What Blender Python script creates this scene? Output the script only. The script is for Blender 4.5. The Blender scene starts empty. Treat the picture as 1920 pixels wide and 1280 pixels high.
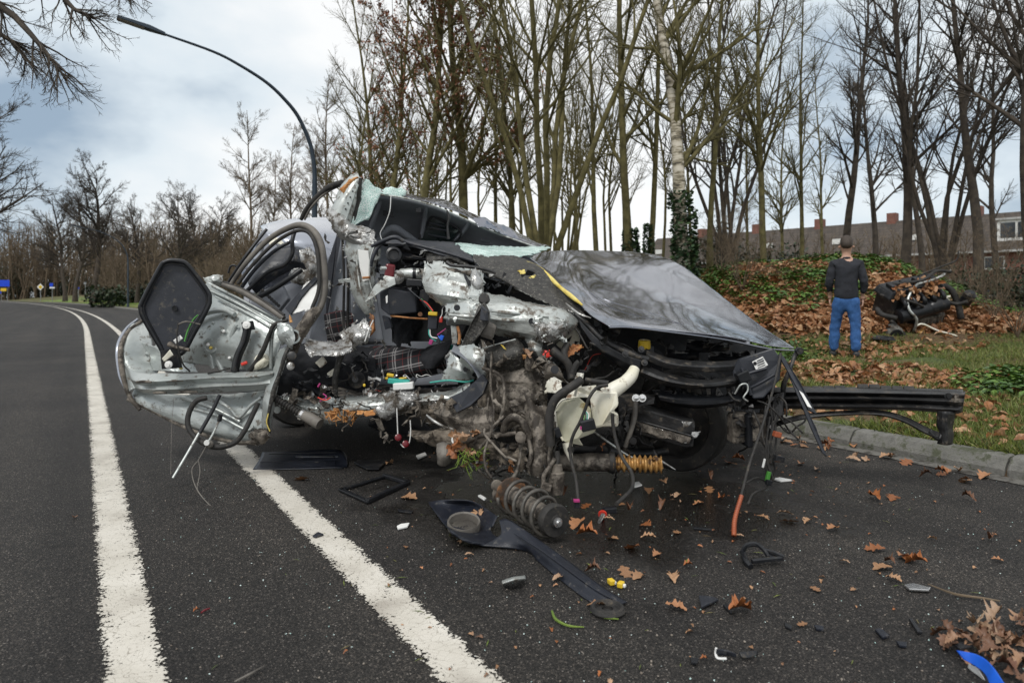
import bpy, math, random
import numpy as np
from mathutils import Vector, Matrix, Euler

# ------------------------------------------------------------------ camera, world, sun
S = bpy.context.scene
C = S.collection
R = math.radians
F, HZ, HC = 1280.0, 555.0, 1.1          # focal length and horizon of a 1920 px wide picture, eye height in metres

cd = bpy.data.cameras.new('camera'); cam = bpy.data.objects.new('camera', cd); C.objects.link(cam)
cam.location = (0, 0, HC); cam.rotation_euler = (R(90), 0, 0)
cd.sensor_width = 36; cd.lens = 24; cd.shift_y = -85/1920; cd.clip_start = .05; cd.clip_end = 3000
cd.dof.use_dof = True; cd.dof.focus_distance = 4.2; cd.dof.aperture_fstop = 3.2
S.camera = cam

SUN_EL, SUN_AZ = 52, 205
wd = bpy.data.worlds.new('World'); S.world = wd; wd.use_nodes = True
nt = wd.node_tree; nt.nodes.clear(); N = nt.nodes.new; L = nt.links.new
out = N('ShaderNodeOutputWorld'); bg = N('ShaderNodeBackground'); bg.inputs[1].default_value = .1
sky = N('ShaderNodeTexSky'); sky.sky_type = 'NISHITA'; sky.sun_disc = False
sky.sun_elevation = R(SUN_EL); sky.sun_rotation = R(SUN_AZ)
tc = N('ShaderNodeTexCoord'); mp = N('ShaderNodeMapping'); mp.inputs['Scale'].default_value = (1, 1, 1.9)
mp.inputs['Location'].default_value = (10.5, 5.5, 1.95)
no = N('ShaderNodeTexNoise'); no.inputs['Scale'].default_value = 1.15; no.inputs['Detail'].default_value = 7; no.inputs['Roughness'].default_value = .5
rp = N('ShaderNodeValToRGB')
rp.color_ramp.elements[0].position = .33; rp.color_ramp.elements[0].color = (.25, .325, .41, 1)
rp.color_ramp.elements[1].position = .475; rp.color_ramp.elements[1].color = (.76, .765, .76, 1)
e = rp.color_ramp.elements.new(.395); e.color = (.57, .63, .67, 1)
vm = N('ShaderNodeVectorMath'); vm.operation = 'SCALE'; vm.inputs['Scale'].default_value = 10.0
mx = N('ShaderNodeMix'); mx.data_type = 'RGBA'; mx.inputs['Factor'].default_value = .93
L(tc.outputs['Generated'], mp.inputs[0]); L(mp.outputs[0], no.inputs['Vector']); L(no.outputs['Fac'], rp.inputs[0])
L(rp.outputs[0], vm.inputs[0]); L(sky.outputs[0], mx.inputs['A']); L(vm.outputs[0], mx.inputs['B'])
L(mx.outputs['Result'], bg.inputs[0]); L(bg.outputs[0], out.inputs[0])

sd = bpy.data.lights.new('sun', 'SUN'); sd.energy = 1.5; sd.angle = R(12); sd.color = (1, .97, .92)
sun = bpy.data.objects.new('sun', sd); C.objects.link(sun)
az, el = R(SUN_AZ), R(SUN_EL)
sdir = Vector((math.sin(az)*math.cos(el), math.cos(az)*math.cos(el), math.sin(el)))
sun.rotation_euler = sdir.to_track_quat('Z', 'Y').to_euler(); sun.location = sdir*30
vs = S.view_settings
vs.view_transform = 'Standard'; vs.look = 'None'; vs.exposure = 0.45; vs.gamma = 1; vs.use_curve_mapping = False

# ------------------------------------------------------------------ materials
MATS = {}
def mat(name, c1, c2=None, sc=8, rough=.6, metal=0, bump=.1, bsc=None, dirt=None, damt=.45, dsc=5, coat=0, spec=.5, r2=None, sheen=0, emis=None):
    m = bpy.data.materials.new(name); m.use_nodes = True; t = m.node_tree; n = t.nodes.new; l = t.links.new
    b = t.nodes['Principled BSDF']
    tc = n('ShaderNodeTexCoord'); co = tc.outputs['Object']
    nz = n('ShaderNodeTexNoise'); nz.inputs['Scale'].default_value = sc; nz.inputs['Detail'].default_value = 8; nz.inputs['Roughness'].default_value = .62
    l(co, nz.inputs['Vector'])
    cr = n('ShaderNodeValToRGB'); cr.color_ramp.elements[0].position = .36; cr.color_ramp.elements[1].position = .64
    c2 = c2 or tuple(min(1, x*1.35) for x in c1)
    cr.color_ramp.elements[0].color = (*c1, 1); cr.color_ramp.elements[1].color = (*c2, 1)
    l(nz.outputs['Fac'], cr.inputs[0]); col = cr.outputs[0]
    b.inputs['Metallic'].default_value = metal; b.inputs['Roughness'].default_value = rough
    b.inputs['Coat Weight'].default_value = coat; b.inputs['Coat Roughness'].default_value = .06
    b.inputs['Specular IOR Level'].default_value = spec
    if dirt:
        dn = n('ShaderNodeTexNoise'); dn.inputs['Scale'].default_value = dsc; dn.inputs['Detail'].default_value = 10; dn.inputs['Roughness'].default_value = .72
        l(co, dn.inputs['Vector'])
        dr = n('ShaderNodeValToRGB'); p = .66-.32*damt
        dr.color_ramp.elements[0].position = p; dr.color_ramp.elements[1].position = p+.09
        l(dn.outputs['Fac'], dr.inputs[0])
        mxx = n('ShaderNodeMix'); mxx.data_type = 'RGBA'; l(dr.outputs[0], mxx.inputs['Factor']); l(col, mxx.inputs['A'])
        mxx.inputs['B'].default_value = (*dirt, 1); col = mxx.outputs['Result']
        mr = n('ShaderNodeMapRange'); l(dr.outputs[0], mr.inputs['Value']); mr.inputs['To Min'].default_value = rough; mr.inputs['To Max'].default_value = max(rough, .75)
        l(mr.outputs[0], b.inputs['Roughness'])
        mm = n('ShaderNodeMapRange'); l(dr.outputs[0], mm.inputs['Value']); mm.inputs['To Min'].default_value = metal; mm.inputs['To Max'].default_value = metal*.15
        l(mm.outputs[0], b.inputs['Metallic'])
    l(col, b.inputs['Base Color'])
    if bump:
        bn = n('ShaderNodeTexNoise'); bn.inputs['Scale'].default_value = bsc or sc*5; bn.inputs['Detail'].default_value = 5
        l(co, bn.inputs['Vector'])
        bu = n('ShaderNodeBump'); bu.inputs['Strength'].default_value = bump; bu.inputs['Distance'].default_value = .01
        l(bn.outputs['Fac'], bu.inputs['Height']); l(bu.outputs[0], b.inputs['Normal'])
    MATS[name] = m
    return m
brown = (.075, .055, .038)
paint = mat('paint', (.23, .24, .275), (.26, .27, .305), 3, .08, .9, .05, 6, coat=.5, dirt=(.30, .29, .28), damt=.10, dsc=75)
paintlight = mat('paint_outer', (.30, .32, .37), (.34, .36, .41), 3, .25, .6, .02, 90, coat=1)
primer = mat('primer', (.34, .37, .36), (.44, .465, .455), 4, .36, .45, .05, 40, dirt=(.13, .115, .095), damt=.36, dsc=17)
steel = mat('steel', (.26, .26, .255), (.50, .50, .49), 12, .34, .65, .2, 60, dirt=(.07, .058, .045), damt=.55, dsc=11)
steelclean = mat('steelclean', (.42, .445, .43), (.56, .585, .565), 6, .36, .5, .1, 50, dirt=(.12, .10, .08), damt=.48, dsc=10)
oldmetal = mat('oldmetal', (.085, .072, .058), (.25, .22, .185), 13, .72, .2, .5, 60, dirt=(.035, .028, .022), damt=.6, dsc=12)
mud = mat('mud', (.05, .04, .03), (.22, .185, .145), 22, .85, 0, .8, 70, dirt=(.03, .024, .018), damt=.5)
blackpl = mat('blackpl', (.009, .010, .012), (.016, .017, .02), 8, .34, 0, .08, 90, dirt=(.07, .06, .048), damt=.25, dsc=16, spec=.35)
greypl = mat('greypl', (.018, .0205, .027), (.028, .031, .040), 10, .4, 0, .08, 120, dirt=(.09, .083, .073), damt=.30, dsc=22, spec=.38)
trimpl = mat('trimpl', (.008, .010, .016), (.015, .018, .027), 10, .38, 0, .12, 300, dirt=(.09, .085, .08), damt=.26, dsc=30, spec=.35)
darkmetal = mat('darkmetal', (.02, .02, .021), (.045, .045, .046), 9, .42, .5, .2, 60, dirt=(.09, .075, .058), damt=.35, dsc=12)
rubber = mat('rubber', (.018, .018, .018), (.040, .037, .034), 14, .62, 0, .25, 90, spec=.3, dirt=(.10, .085, .065), damt=.25, dsc=22)
gasket = mat('gasket', (.07, .063, .056), (.17, .155, .135), 8, .62, 0, .1, 60)
liner = mat('liner', (.17, .18, .205), (.21, .225, .25), 6, .95, 0, .3, 300)
fabric = mat('fabric', (.010, .011, .014), (.018, .019, .023), 14, .95, 0, .4, 250, dirt=(.09, .08, .07), damt=.1, dsc=30)
sealant = mat('sealant', (.55, .40, .06), (.72, .62, .22), 20, .7, 0, .6, 60)
tar = mat('tar', (.016, .015, .014), (.04, .038, .034), 18, .55, 0, .7, 90, dirt=(.16, .15, .13), damt=.36, dsc=60)
foam = mat('foam', (.36, .14, .04), (.55, .30, .12), 30, .9, 0, .9, 80)
rust = mat('rust', (.28, .11, .035), (.42, .2, .08), 14, .85, 0, .6, 50, dirt=(.1, .05, .03))
whitepl = mat('whitepl', (.66, .63, .50), (.76, .74, .66), 5, .45, 0, .15, 30, dirt=(.16, .09, .045), damt=.32, dsc=16)
cleanwhite = mat('cleanwhite', (.72, .72, .70), (.78, .78, .76), 5, .5, 0, .05)
gold = mat('gold', (.30, .15, .04), (.60, .36, .13), 22, .33, .3, .2, 40, dirt=(.05, .022, .008), damt=.5, dsc=16)
orange = mat('orange', (.26, .06, .025), (.34, .09, .035), 12, .5, 0, .1)
yellow = mat('yellow', (.6, .40, .02), (.72, .5, .04), 5, .4, 0, 0)
teal = mat('teal', (.03, .33, .27), (.06, .42, .35), 9, .5, 0, .1)
red = mat('red', (.55, .03, .02), (.62, .05, .03), 5, .4, 0, 0)
maroon = mat('maroon', (.12, .006, .012), (.16, .01, .016), 5, .3, 0, 0)
pink = mat('pink', (.35, .03, .15), (.4, .05, .2), 5, .4, 0, 0)
blue = mat('blue', (.01, .10, .62), (.015, .14, .7), 4, .35, 0, .1)
green = mat('green', (.05, .2, .03), (.06, .26, .04), 5, .4, 0, 0)
bulb = mat('bulb', (.55, .55, .55), (.75, .75, .75), 5, .2, .9, 0)
plant = mat('plant', (.07, .13, .018), (.15, .22, .03), 3, .7, 0, .1)
lampm = mat('lampm', (.018, .03, .045), (.025, .04, .058), 4, .4, .2, 0)
lampglass = mat('lampglass', (.22, .19, .14), (.24, .21, .17), 4, .3, 0, 0)

def nodes_of(m):
    t = m.node_tree; return t, t.nodes.new, t.links.new, t.nodes['Principled BSDF']
def new(name):
    m = bpy.data.materials.new(name); m.use_nodes = True; MATS[name] = m; return (m,)+nodes_of(m)
def ramp(n, stops):
    r = n('ShaderNodeValToRGB'); e = r.color_ramp.elements
    e[0].position, e[0].color = stops[0][0], (*stops[0][1], 1); e[1].position, e[1].color = stops[-1][0], (*stops[-1][1], 1)
    for p, c in stops[1:-1]: x = e.new(p); x.color = (*c, 1)
    return r

# crazed laminated glass
def glassmat(name, tint, white, alpha):
    m, t, n, l, b = new(name)
    tc = n('ShaderNodeTexCoord'); v = n('ShaderNodeTexVoronoi'); v.feature = 'DISTANCE_TO_EDGE'; v.inputs['Scale'].default_value = 75
    l(tc.outputs['Object'], v.inputs['Vector'])
    r = ramp(n, [(.0, white), (.05, white), (.16, tint)]); l(v.outputs['Distance'], r.inputs[0]); l(r.outputs[0], b.inputs['Base Color'])
    b.inputs['Roughness'].default_value = .22
    nz = n('ShaderNodeTexNoise'); nz.inputs['Scale'].default_value = 14; l(tc.outputs['Object'], nz.inputs['Vector'])
    mr = n('ShaderNodeMapRange'); l(nz.outputs['Fac'], mr.inputs['Value']); mr.inputs['From Min'].default_value = .3; mr.inputs['From Max'].default_value = .7
    mr.inputs['To Min'].default_value = alpha-.2; mr.inputs['To Max'].default_value = min(1, alpha+.2); l(mr.outputs[0], b.inputs['Alpha'])
    bu = n('ShaderNodeBump'); bu.inputs['Strength'].default_value = .8; bu.inputs['Distance'].default_value = .004; l(v.outputs['Distance'], bu.inputs['Height']); l(bu.outputs[0], b.inputs['Normal'])
    return m
glass = glassmat('glass', (.42, .66, .60), (.85, .93, .90), .80)
crumbs = glassmat('crumbs', (.5, .72, .68), (.85, .95, .93), .9)
darkglass = mat('darkglass', (.012, .018, .018), (.02, .03, .03), 4, .08, 0, 0, spec=.7)
windowglass = mat('windowglass', (.02, .024, .03), (.04, .05, .06), 2, .06, 0, 0, spec=.8)

# plaid seat cloth
m, t, n, l, b = new('plaid')
tc = n('ShaderNodeTexCoord'); mpx = n('ShaderNodeMapping'); l(tc.outputs['Object'], mpx.inputs[0]); mpx.inputs['Rotation'].default_value = (0, R(12), R(8))
sp = n('ShaderNodeSeparateXYZ'); l(mpx.outputs[0], sp.inputs[0])
last = None
def stripe(sock, per, w, col, prev, ph=0.):
    a = n('ShaderNodeMath'); a.operation = 'MULTIPLY_ADD'; l(sock, a.inputs[0]); a.inputs[1].default_value = 1/per; a.inputs[2].default_value = ph
    f = n('ShaderNodeMath'); f.operation = 'FRACT'; l(a.outputs[0], f.inputs[0])
    g = n('ShaderNodeMath'); g.operation = 'LESS_THAN'; l(f.outputs[0], g.inputs[0]); g.inputs[1].default_value = w
    q = n('ShaderNodeMath'); q.operation = 'MULTIPLY'; l(g.outputs[0], q.inputs[0]); q.inputs[1].default_value = .75
    x = n('ShaderNodeMix'); x.data_type = 'RGBA'; l(q.outputs[0], x.inputs['Factor'])
    if prev is None: x.inputs['A'].default_value = (.018, .018, .021, 1)
    else: l(prev, x.inputs['A'])
    x.inputs['B'].default_value = (*col, 1); return x.outputs['Result']
for sock in (sp.outputs['X'], sp.outputs['Z']):
    last = stripe(sock, .10, .07, (.30, .29, .29), last)
    last = stripe(sock, .10, .07, (.22, .21, .21), last, .16)
    last = stripe(sock, .10, .04, (.16, .03, .03), last, .5)
l(last, b.inputs['Base Color']); b.inputs['Roughness'].default_value = .95
plaid = m

# asphalt
m, t, n, l, b = new('asphalt')
tc = n('ShaderNodeTexCoord'); co = tc.outputs['Object']
v = n('ShaderNodeTexVoronoi'); v.inputs['Scale'].default_value = 250; l(co, v.inputs['Vector'])
v2 = n('ShaderNodeTexVoronoi'); v2.inputs['Scale'].default_value = 150; l(co, v2.inputs['Vector'])
nz = n('ShaderNodeTexNoise'); nz.inputs['Scale'].default_value = .8; nz.inputs['Detail'].default_value = 6; l(co, nz.inputs['Vector'])
sepc = n('ShaderNodeSeparateColor'); l(v.outputs['Color'], sepc.inputs[0])
r = ramp(n, [(0, (.007, .0065, .006)), (.5, (.019, .018, .017)), (.85, (.042, .0385, .035)), (.97, (.088, .077, .066)), (1, (.22, .20, .18))]); l(sepc.outputs[0], r.inputs[0])
r2 = ramp(n, [(.32, (.72, .72, .74)), (.68, (1.22, 1.2, 1.17))]); l(nz.outputs['Fac'], r2.inputs[0])
x = n('ShaderNodeMix'); x.data_type = 'RGBA'; x.blend_type = 'MULTIPLY'; x.inputs['Factor'].default_value = 1; l(r.outputs[0], x.inputs['A']); l(r2.outputs[0], x.inputs['B'])
# wheel-worn bands along the road, patches and drips
rot = n('ShaderNodeMapping'); rot.inputs['Rotation'].default_value = (0, 0, R(-32.2)); l(co, rot.inputs[0]); stc = n('ShaderNodeMapping'); stc.inputs['Scale'].default_value = (1.5, .06, 1); l(rot.outputs[0], stc.inputs[0])
bn_ = n('ShaderNodeTexNoise'); bn_.inputs['Scale'].default_value = 1.3; bn_.inputs['Detail'].default_value = 4; l(stc.outputs[0], bn_.inputs['Vector'])
br_ = ramp(n, [(.35, (.74, .74, .75)), (.5, (1, 1, 1)), (.66, (1.28, 1.26, 1.23))]); l(bn_.outputs['Fac'], br_.inputs[0])
xb = n('ShaderNodeMix'); xb.data_type = 'RGBA'; xb.blend_type = 'MULTIPLY'; xb.inputs['Factor'].default_value = 1; l(x.outputs['Result'], xb.inputs['A']); l(br_.outputs[0], xb.inputs['B'])
dn_ = n('ShaderNodeTexNoise'); dn_.inputs['Scale'].default_value = 2.7; dn_.inputs['Detail'].default_value = 9; dn_.inputs['Roughness'].default_value = .7; l(co, dn_.inputs['Vector'])
dr_ = ramp(n, [(.30, (.45, .44, .43)), (.40, (1, 1, 1)), (.66, (1, 1, 1)), (.76, (1.25, 1.2, 1.12))]); l(dn_.outputs['Fac'], dr_.inputs[0])
x = n('ShaderNodeMix'); x.data_type = 'RGBA'; x.blend_type = 'MULTIPLY'; x.inputs['Factor'].default_value = 1; l(xb.outputs['Result'], x.inputs['A']); l(dr_.outputs[0], x.inputs['B'])
# wet patch spreading below the wreck: darker and shinier
geo = n('ShaderNodeNewGeometry'); sb = n('ShaderNodeVectorMath'); sb.operation = 'SUBTRACT'; l(geo.outputs['Position'], sb.inputs[0]); sb.inputs[1].default_value = (.45, 3.75, 0)
scv = n('ShaderNodeVectorMath'); scv.operation = 'MULTIPLY'; l(sb.outputs[0], scv.inputs[0]); scv.inputs[1].default_value = (.62, .85, 1)
ln = n('ShaderNodeVectorMath'); ln.operation = 'LENGTH'; l(scv.outputs[0], ln.inputs[0])
wn = n('ShaderNodeTexNoise'); wn.inputs['Scale'].default_value = 2.6; wn.inputs['Detail'].default_value = 5; l(co, wn.inputs['Vector'])
ad = n('ShaderNodeMath'); ad.operation = 'MULTIPLY_ADD'; l(wn.outputs['Fac'], ad.inputs[0]); ad.inputs[1].default_value = 1.3; l(ln.outputs['Value'], ad.inputs[2])
wr = n('ShaderNodeMapRange'); l(ad.outputs[0], wr.inputs['Value']); wr.inputs['From Min'].default_value = 1.15; wr.inputs['From Max'].default_value = 1.5; wr.inputs['To Min'].default_value = 1; wr.inputs['To Max'].default_value = 0
x2 = n('ShaderNodeMix'); x2.data_type = 'RGBA'; x2.blend_type = 'MULTIPLY'; l(wr.outputs[0], x2.inputs['Factor']); l(x.outputs['Result'], x2.inputs['A']); x2.inputs['B'].default_value = (.32, .31, .30, 1)
l(x2.outputs['Result'], b.inputs['Base Color'])
rr = n('ShaderNodeMapRange'); l(wr.outputs[0], rr.inputs['Value']); rr.inputs['To Min'].default_value = .78; rr.inputs['To Max'].default_value = .13; l(rr.outputs[0], b.inputs['Roughness'])
bu = n('ShaderNodeBump'); bu.inputs['Strength'].default_value = .9; bu.inputs['Distance'].default_value = .004; l(v2.outputs['Distance'], bu.inputs['Height']); bu.invert = True
l(bu.outputs[0], b.inputs['Normal']); b.inputs['Specular IOR Level'].default_value = .28
asphalt = m

# worn thermoplastic line paint: grains of asphalt showing through, ragged towards the sides
m, t, n, l, b = new('linepaint')
tc = n('ShaderNodeTexCoord'); co = tc.outputs['Object']
nz = n('ShaderNodeTexNoise'); nz.inputs['Scale'].default_value = 3; nz.inputs['Detail'].default_value = 8; l(co, nz.inputs['Vector'])
r = ramp(n, [(.3, (.36, .33, .285)), (.45, (.52, .49, .43)), (.7, (.62, .59, .53))]); l(nz.outputs['Fac'], r.inputs[0])
ck = n('ShaderNodeTexVoronoi'); ck.feature = 'DISTANCE_TO_EDGE'; ck.inputs['Scale'].default_value = 9; wv = n('ShaderNodeTexNoise'); wv.inputs['Scale'].default_value = 7; l(co, wv.inputs['Vector']); wa = n('ShaderNodeVectorMath'); wa.operation = 'ADD'; l(co, wa.inputs[0]); l(wv.outputs['Color'], wa.inputs[1]); l(wa.outputs[0], ck.inputs['Vector'])
rk = ramp(n, [(0, (.35, .33, .3)), (.012, (.5, .48, .45)), (.02, (1, 1, 1))]); l(ck.outputs['Distance'], rk.inputs[0]); xk = n('ShaderNodeMix'); xk.data_type = 'RGBA'; xk.blend_type = 'MULTIPLY'; xk.inputs['Factor'].default_value = .8; l(r.outputs[0], xk.inputs['A']); l(rk.outputs[0], xk.inputs['B']); l(xk.outputs['Result'], b.inputs['Base Color']); b.inputs['Roughness'].default_value = .75
g = n('ShaderNodeTexNoise'); g.inputs['Scale'].default_value = 95; g.inputs['Detail'].default_value = 3; l(co, g.inputs['Vector'])
g2 = n('ShaderNodeTexNoise'); g2.inputs['Scale'].default_value = 14; g2.inputs['Detail'].default_value = 5; l(co, g2.inputs['Vector'])
at = n('ShaderNodeAttribute'); at.attribute_name = 'edge'
a1 = n('ShaderNodeMath'); a1.operation = 'MULTIPLY_ADD'; l(at.outputs['Fac'], a1.inputs[0]); a1.inputs[1].default_value = -.50; l(g.outputs['Fac'], a1.inputs[2])
a2 = n('ShaderNodeMath'); a2.operation = 'MULTIPLY_ADD'; l(g2.outputs['Fac'], a2.inputs[0]); a2.inputs[1].default_value = .55; l(a1.outputs[0], a2.inputs[2])
gt = n('ShaderNodeMath'); gt.operation = 'GREATER_THAN'; l(a2.outputs[0], gt.inputs[0]); gt.inputs[1].default_value = .56
l(gt.outputs[0], b.inputs['Alpha'])
bu = n('ShaderNodeBump'); bu.inputs['Strength'].default_value = .5; bu.inputs['Distance'].default_value = .003; l(g.outputs['Fac'], bu.inputs['Height']); l(bu.outputs[0], b.inputs['Normal'])
linepaint = m

# verge soil, moss and leaf litter
m, t, n, l, b = new('verge')
tc = n('ShaderNodeTexCoord'); co = tc.outputs['Object']
nz = n('ShaderNodeTexNoise'); nz.inputs['Scale'].default_value = 1.1; nz.inputs['Detail'].default_value = 8; l(co, nz.inputs['Vector'])
r = ramp(n, [(.35, (.05, .075, .015)), (.48, (.075, .10, .022)), (.56, (.12, .075, .035)), (.7, (.07, .045, .026))]); l(nz.outputs['Fac'], r.inputs[0])
v = n('ShaderNodeTexNoise'); v.inputs['Scale'].default_value = 26; v.inputs['Detail'].default_value = 6; l(co, v.inputs['Vector'])
r2 = ramp(n, [(.3, (.45, .45, .45)), (.7, (1.4, 1.35, 1.3))]); l(v.outputs['Fac'], r2.inputs[0])
x = n('ShaderNodeMix'); x.data_type = 'RGBA'; x.blend_type = 'MULTIPLY'; x.inputs['Factor'].default_value = 1; l(r.outputs[0], x.inputs['A']); l(r2.outputs[0], x.inputs['B'])
l(x.outputs['Result'], b.inputs['Base Color']); b.inputs['Roughness'].default_value = .95
bu = n('ShaderNodeBump'); bu.inputs['Strength'].default_value = 1; bu.inputs['Distance'].default_value = .05; l(v.outputs['Fac'], bu.inputs['Height']); l(bu.outputs[0], b.inputs['Normal'])
verge = m
concrete = mat('concrete', (.11, .108, .098), (.20, .195, .18), 14, .9, 0, .6, 90, dirt=(.06, .065, .04), damt=.5, dsc=7)
bark = mat('bark', (.06, .052, .018), (.15, .13, .052), 5, .95, 0, .8, 30)
barkdark = mat('barkdark', (.034, .027, .022), (.075, .06, .045), 5, .95, 0, .8, 30)
barkbrown = mat('barkbrown', (.085, .062, .038), (.16, .12, .08), 5, .95, 0, .8, 30)
# birch bark
m, t, n, l, b = new('birch')
tc = n('ShaderNodeTexCoord'); mpx = n('ShaderNodeMapping'); mpx.inputs['Scale'].default_value = (2.2, 2.2, 9); l(tc.outputs['Object'], mpx.inputs[0])
nz = n('ShaderNodeTexNoise'); nz.inputs['Scale'].default_value = 1.2; nz.inputs['Detail'].default_value = 7; nz.inputs['Roughness'].default_value = .7; l(mpx.outputs[0], nz.inputs['Vector'])
r = ramp(n, [(.38, (.045, .038, .028)), (.47, (.22, .19, .13)), (.54, (.46, .42, .34)), (.75, (.62, .58, .52))]); l(nz.outputs['Fac'], r.inputs[0]); l(r.outputs[0], b.inputs['Base Color']); b.inputs['Roughness'].default_value = .8
birch = m

def leafmat(name, stops):
    m, t, n, l, b = new(name)
    a = n('ShaderNodeAttribute'); a.attribute_name = 'rnd'
    oi = n('ShaderNodeObjectInfo'); s = n('ShaderNodeMath'); s.operation = 'ADD'; l(a.outputs['Fac'], s.inputs[0]); l(oi.outputs['Random'], s.inputs[1])
    f = n('ShaderNodeMath'); f.operation = 'FRACT'; l(s.outputs[0], f.inputs[0])
    r = ramp(n, stops); l(f.outputs[0], r.inputs[0])
    tc = n('ShaderNodeTexCoord'); nz = n('ShaderNodeTexNoise'); nz.inputs['Scale'].default_value = 45; l(tc.outputs['Object'], nz.inputs['Vector'])
    r2 = ramp(n, [(.3, (.6, .6, .6)), (.7, (1.25, 1.25, 1.25))]); l(nz.outputs['Fac'], r2.inputs[0])
    x = n('ShaderNodeMix'); x.data_type = 'RGBA'; x.blend_type = 'MULTIPLY'; x.inputs['Factor'].default_value = 1; l(r.outputs[0], x.inputs['A']); l(r2.outputs[0], x.inputs['B'])
    l(x.outputs['Result'], b.inputs['Base Color']); b.inputs['Roughness'].default_value = .55
    return m
roadleaf = leafmat('roadleaf', [(0, (.24, .12, .055)), (.3, (.38, .22, .12)), (.55, (.33, .11, .03)), (.8, (.12, .05, .022)), (1, (.42, .27, .17))])
litter = leafmat('litter', [(0, (.16, .065, .022)), (.3, (.30, .13, .05)), (.55, (.42, .25, .13)), (.75, (.24, .085, .025)), (1, (.46, .31, .18))])
grassm = leafmat('grassm', [(0, (.05, .075, .012)), (.4, (.10, .145, .02)), (.7, (.18, .21, .035)), (.88, (.22, .19, .07)), (1, (.16, .11, .05))])
nettle = leafmat('nettle', [(0, (.035, .085, .015)), (.5, (.07, .15, .022)), (1, (.13, .22, .03))])
ivym = leafmat('ivym', [(0, (.012, .03, .012)), (.5, (.022, .055, .018)), (1, (.05, .09, .03))])
oakleaf = leafmat('oakleaf', [(0, (.18, .065, .035)), (.5, (.30, .12, .065)), (1, (.40, .20, .12))])
holly = leafmat('holly', [(0, (.01, .022, .01)), (.6, (.02, .04, .014)), (1, (.045, .06, .02))])
# brick and roof
def brickmat(name, c1, c2, mortar, sc, w=.5, h=.25):
    m, t, n, l, b = new(name); tc = n('ShaderNodeTexCoord'); br = n('ShaderNodeTexBrick'); l(tc.outputs['UV'], br.inputs['Vector'])
    br.inputs['Color1'].default_value = (*c1, 1); br.inputs['Color2'].default_value = (*c2, 1); br.inputs['Mortar'].default_value = (*mortar, 1)
    br.inputs['Scale'].default_value = sc; br.inputs['Mortar Size'].default_value = .02; br.inputs['Brick Width'].default_value = w; br.inputs['Row Height'].default_value = h
    l(br.outputs['Color'], b.inputs['Base Color']); b.inputs['Roughness'].default_value = .9
    bu = n('ShaderNodeBump'); bu.inputs['Strength'].default_value = .6; l(br.outputs['Fac'], bu.inputs['Height']); bu.invert = True; l(bu.outputs[0], b.inputs['Normal'])
    return m
brickm = brickmat('brick', (.20, .075, .05), (.15, .05, .035), (.18, .15, .13), 2.2)
roofm = brickmat('rooftile', (.085, .068, .055), (.055, .045, .038), (.02, .018, .016), 1.5, .5, .5)
whiteframe = mat('whiteframe', (.6, .6, .58), (.68, .68, .66), 5, .5, 0, 0)
gutterm = mat('gutterm', (.35, .35, .34), (.42, .42, .41), 5, .5, 0, 0)
jeans = mat('jeans', (.02, .075, .22), (.035, .11, .29), 30, .9, 0, .3, 200)
jacket = mat('jacket', (.012, .013, .018), (.02, .022, .03), 12, .85, 0, .4, 60)
skin = mat('skin', (.42, .24, .17), (.48, .29, .21), 8, .5, 0, .05)
hair = mat('hair', (.03, .02, .014), (.05, .035, .025), 40, .6, 0, .5)
shoe = mat('shoe', (.02, .02, .022), (.03, .03, .03), 10, .5, 0, .1)
signblue = mat('signblue', (.005, .05, .55), (.006, .06, .6), 4, .4, 0, 0)
signwhite = mat('signwhite', (.7, .7, .7), (.75, .75, .75), 4, .4, 0, 0)
signgrey = mat('signgrey', (.25, .26, .27), (.3, .31, .32), 4, .4, .5, 0)

# ------------------------------------------------------------------ mesh helpers
def P(x, y, d): return np.array([(x-960)/F*d, d, HC+(HZ-y)/F*d])
def G(x, y, z=0.):                       # the point of a level plane at height z seen at a pixel
    d = (HC-z)*F/(y-HZ); return np.array([(x-960)/F*d, d, z])
def W(p): return P(*p) if not isinstance(p, np.ndarray) else p
rng = np.random.default_rng(7); random.seed(7)

def link(name, me, parent=None, kind=None, label=None):
    o = bpy.data.objects.new(name, me); C.objects.link(o)
    if parent is not None: o.parent = parent
    if kind: o['kind'] = kind
    if label: o['label'] = label
    return o
def org(parent):
    if parent is None: return np.zeros(3)
    r = parent
    while r.parent: r = r.parent
    return np.array(r.location)
def fast(name, V, Fq, m, smooth=True, rnd=None):
    """mesh from an (n,3) array and an (m,3|4) index array"""
    me = bpy.data.meshes.new(name); V = np.asarray(V, np.float32); Fq = np.asarray(Fq, np.int32)
    k = Fq.shape[1]; nf = len(Fq)
    me.vertices.add(len(V)); me.vertices.foreach_set('co', V.ravel())
    me.loops.add(nf*k); me.loops.foreach_set('vertex_index', Fq.ravel())
    me.polygons.add(nf); me.polygons.foreach_set('loop_start', np.arange(nf, dtype=np.int32)*k)
    try: me.polygons.foreach_set('loop_total', np.full(nf, k, dtype=np.int32))
    except Exception: pass
    me.polygons.foreach_set('use_smooth', np.full(nf, smooth, dtype=bool))
    me.update(calc_edges=True)
    if m: me.materials.append(m)
    if rnd is not None:
        a = me.attributes.new('rnd', 'FLOAT', 'POINT'); a.data.foreach_set('value', np.asarray(rnd, np.float32))
    return me
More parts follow.
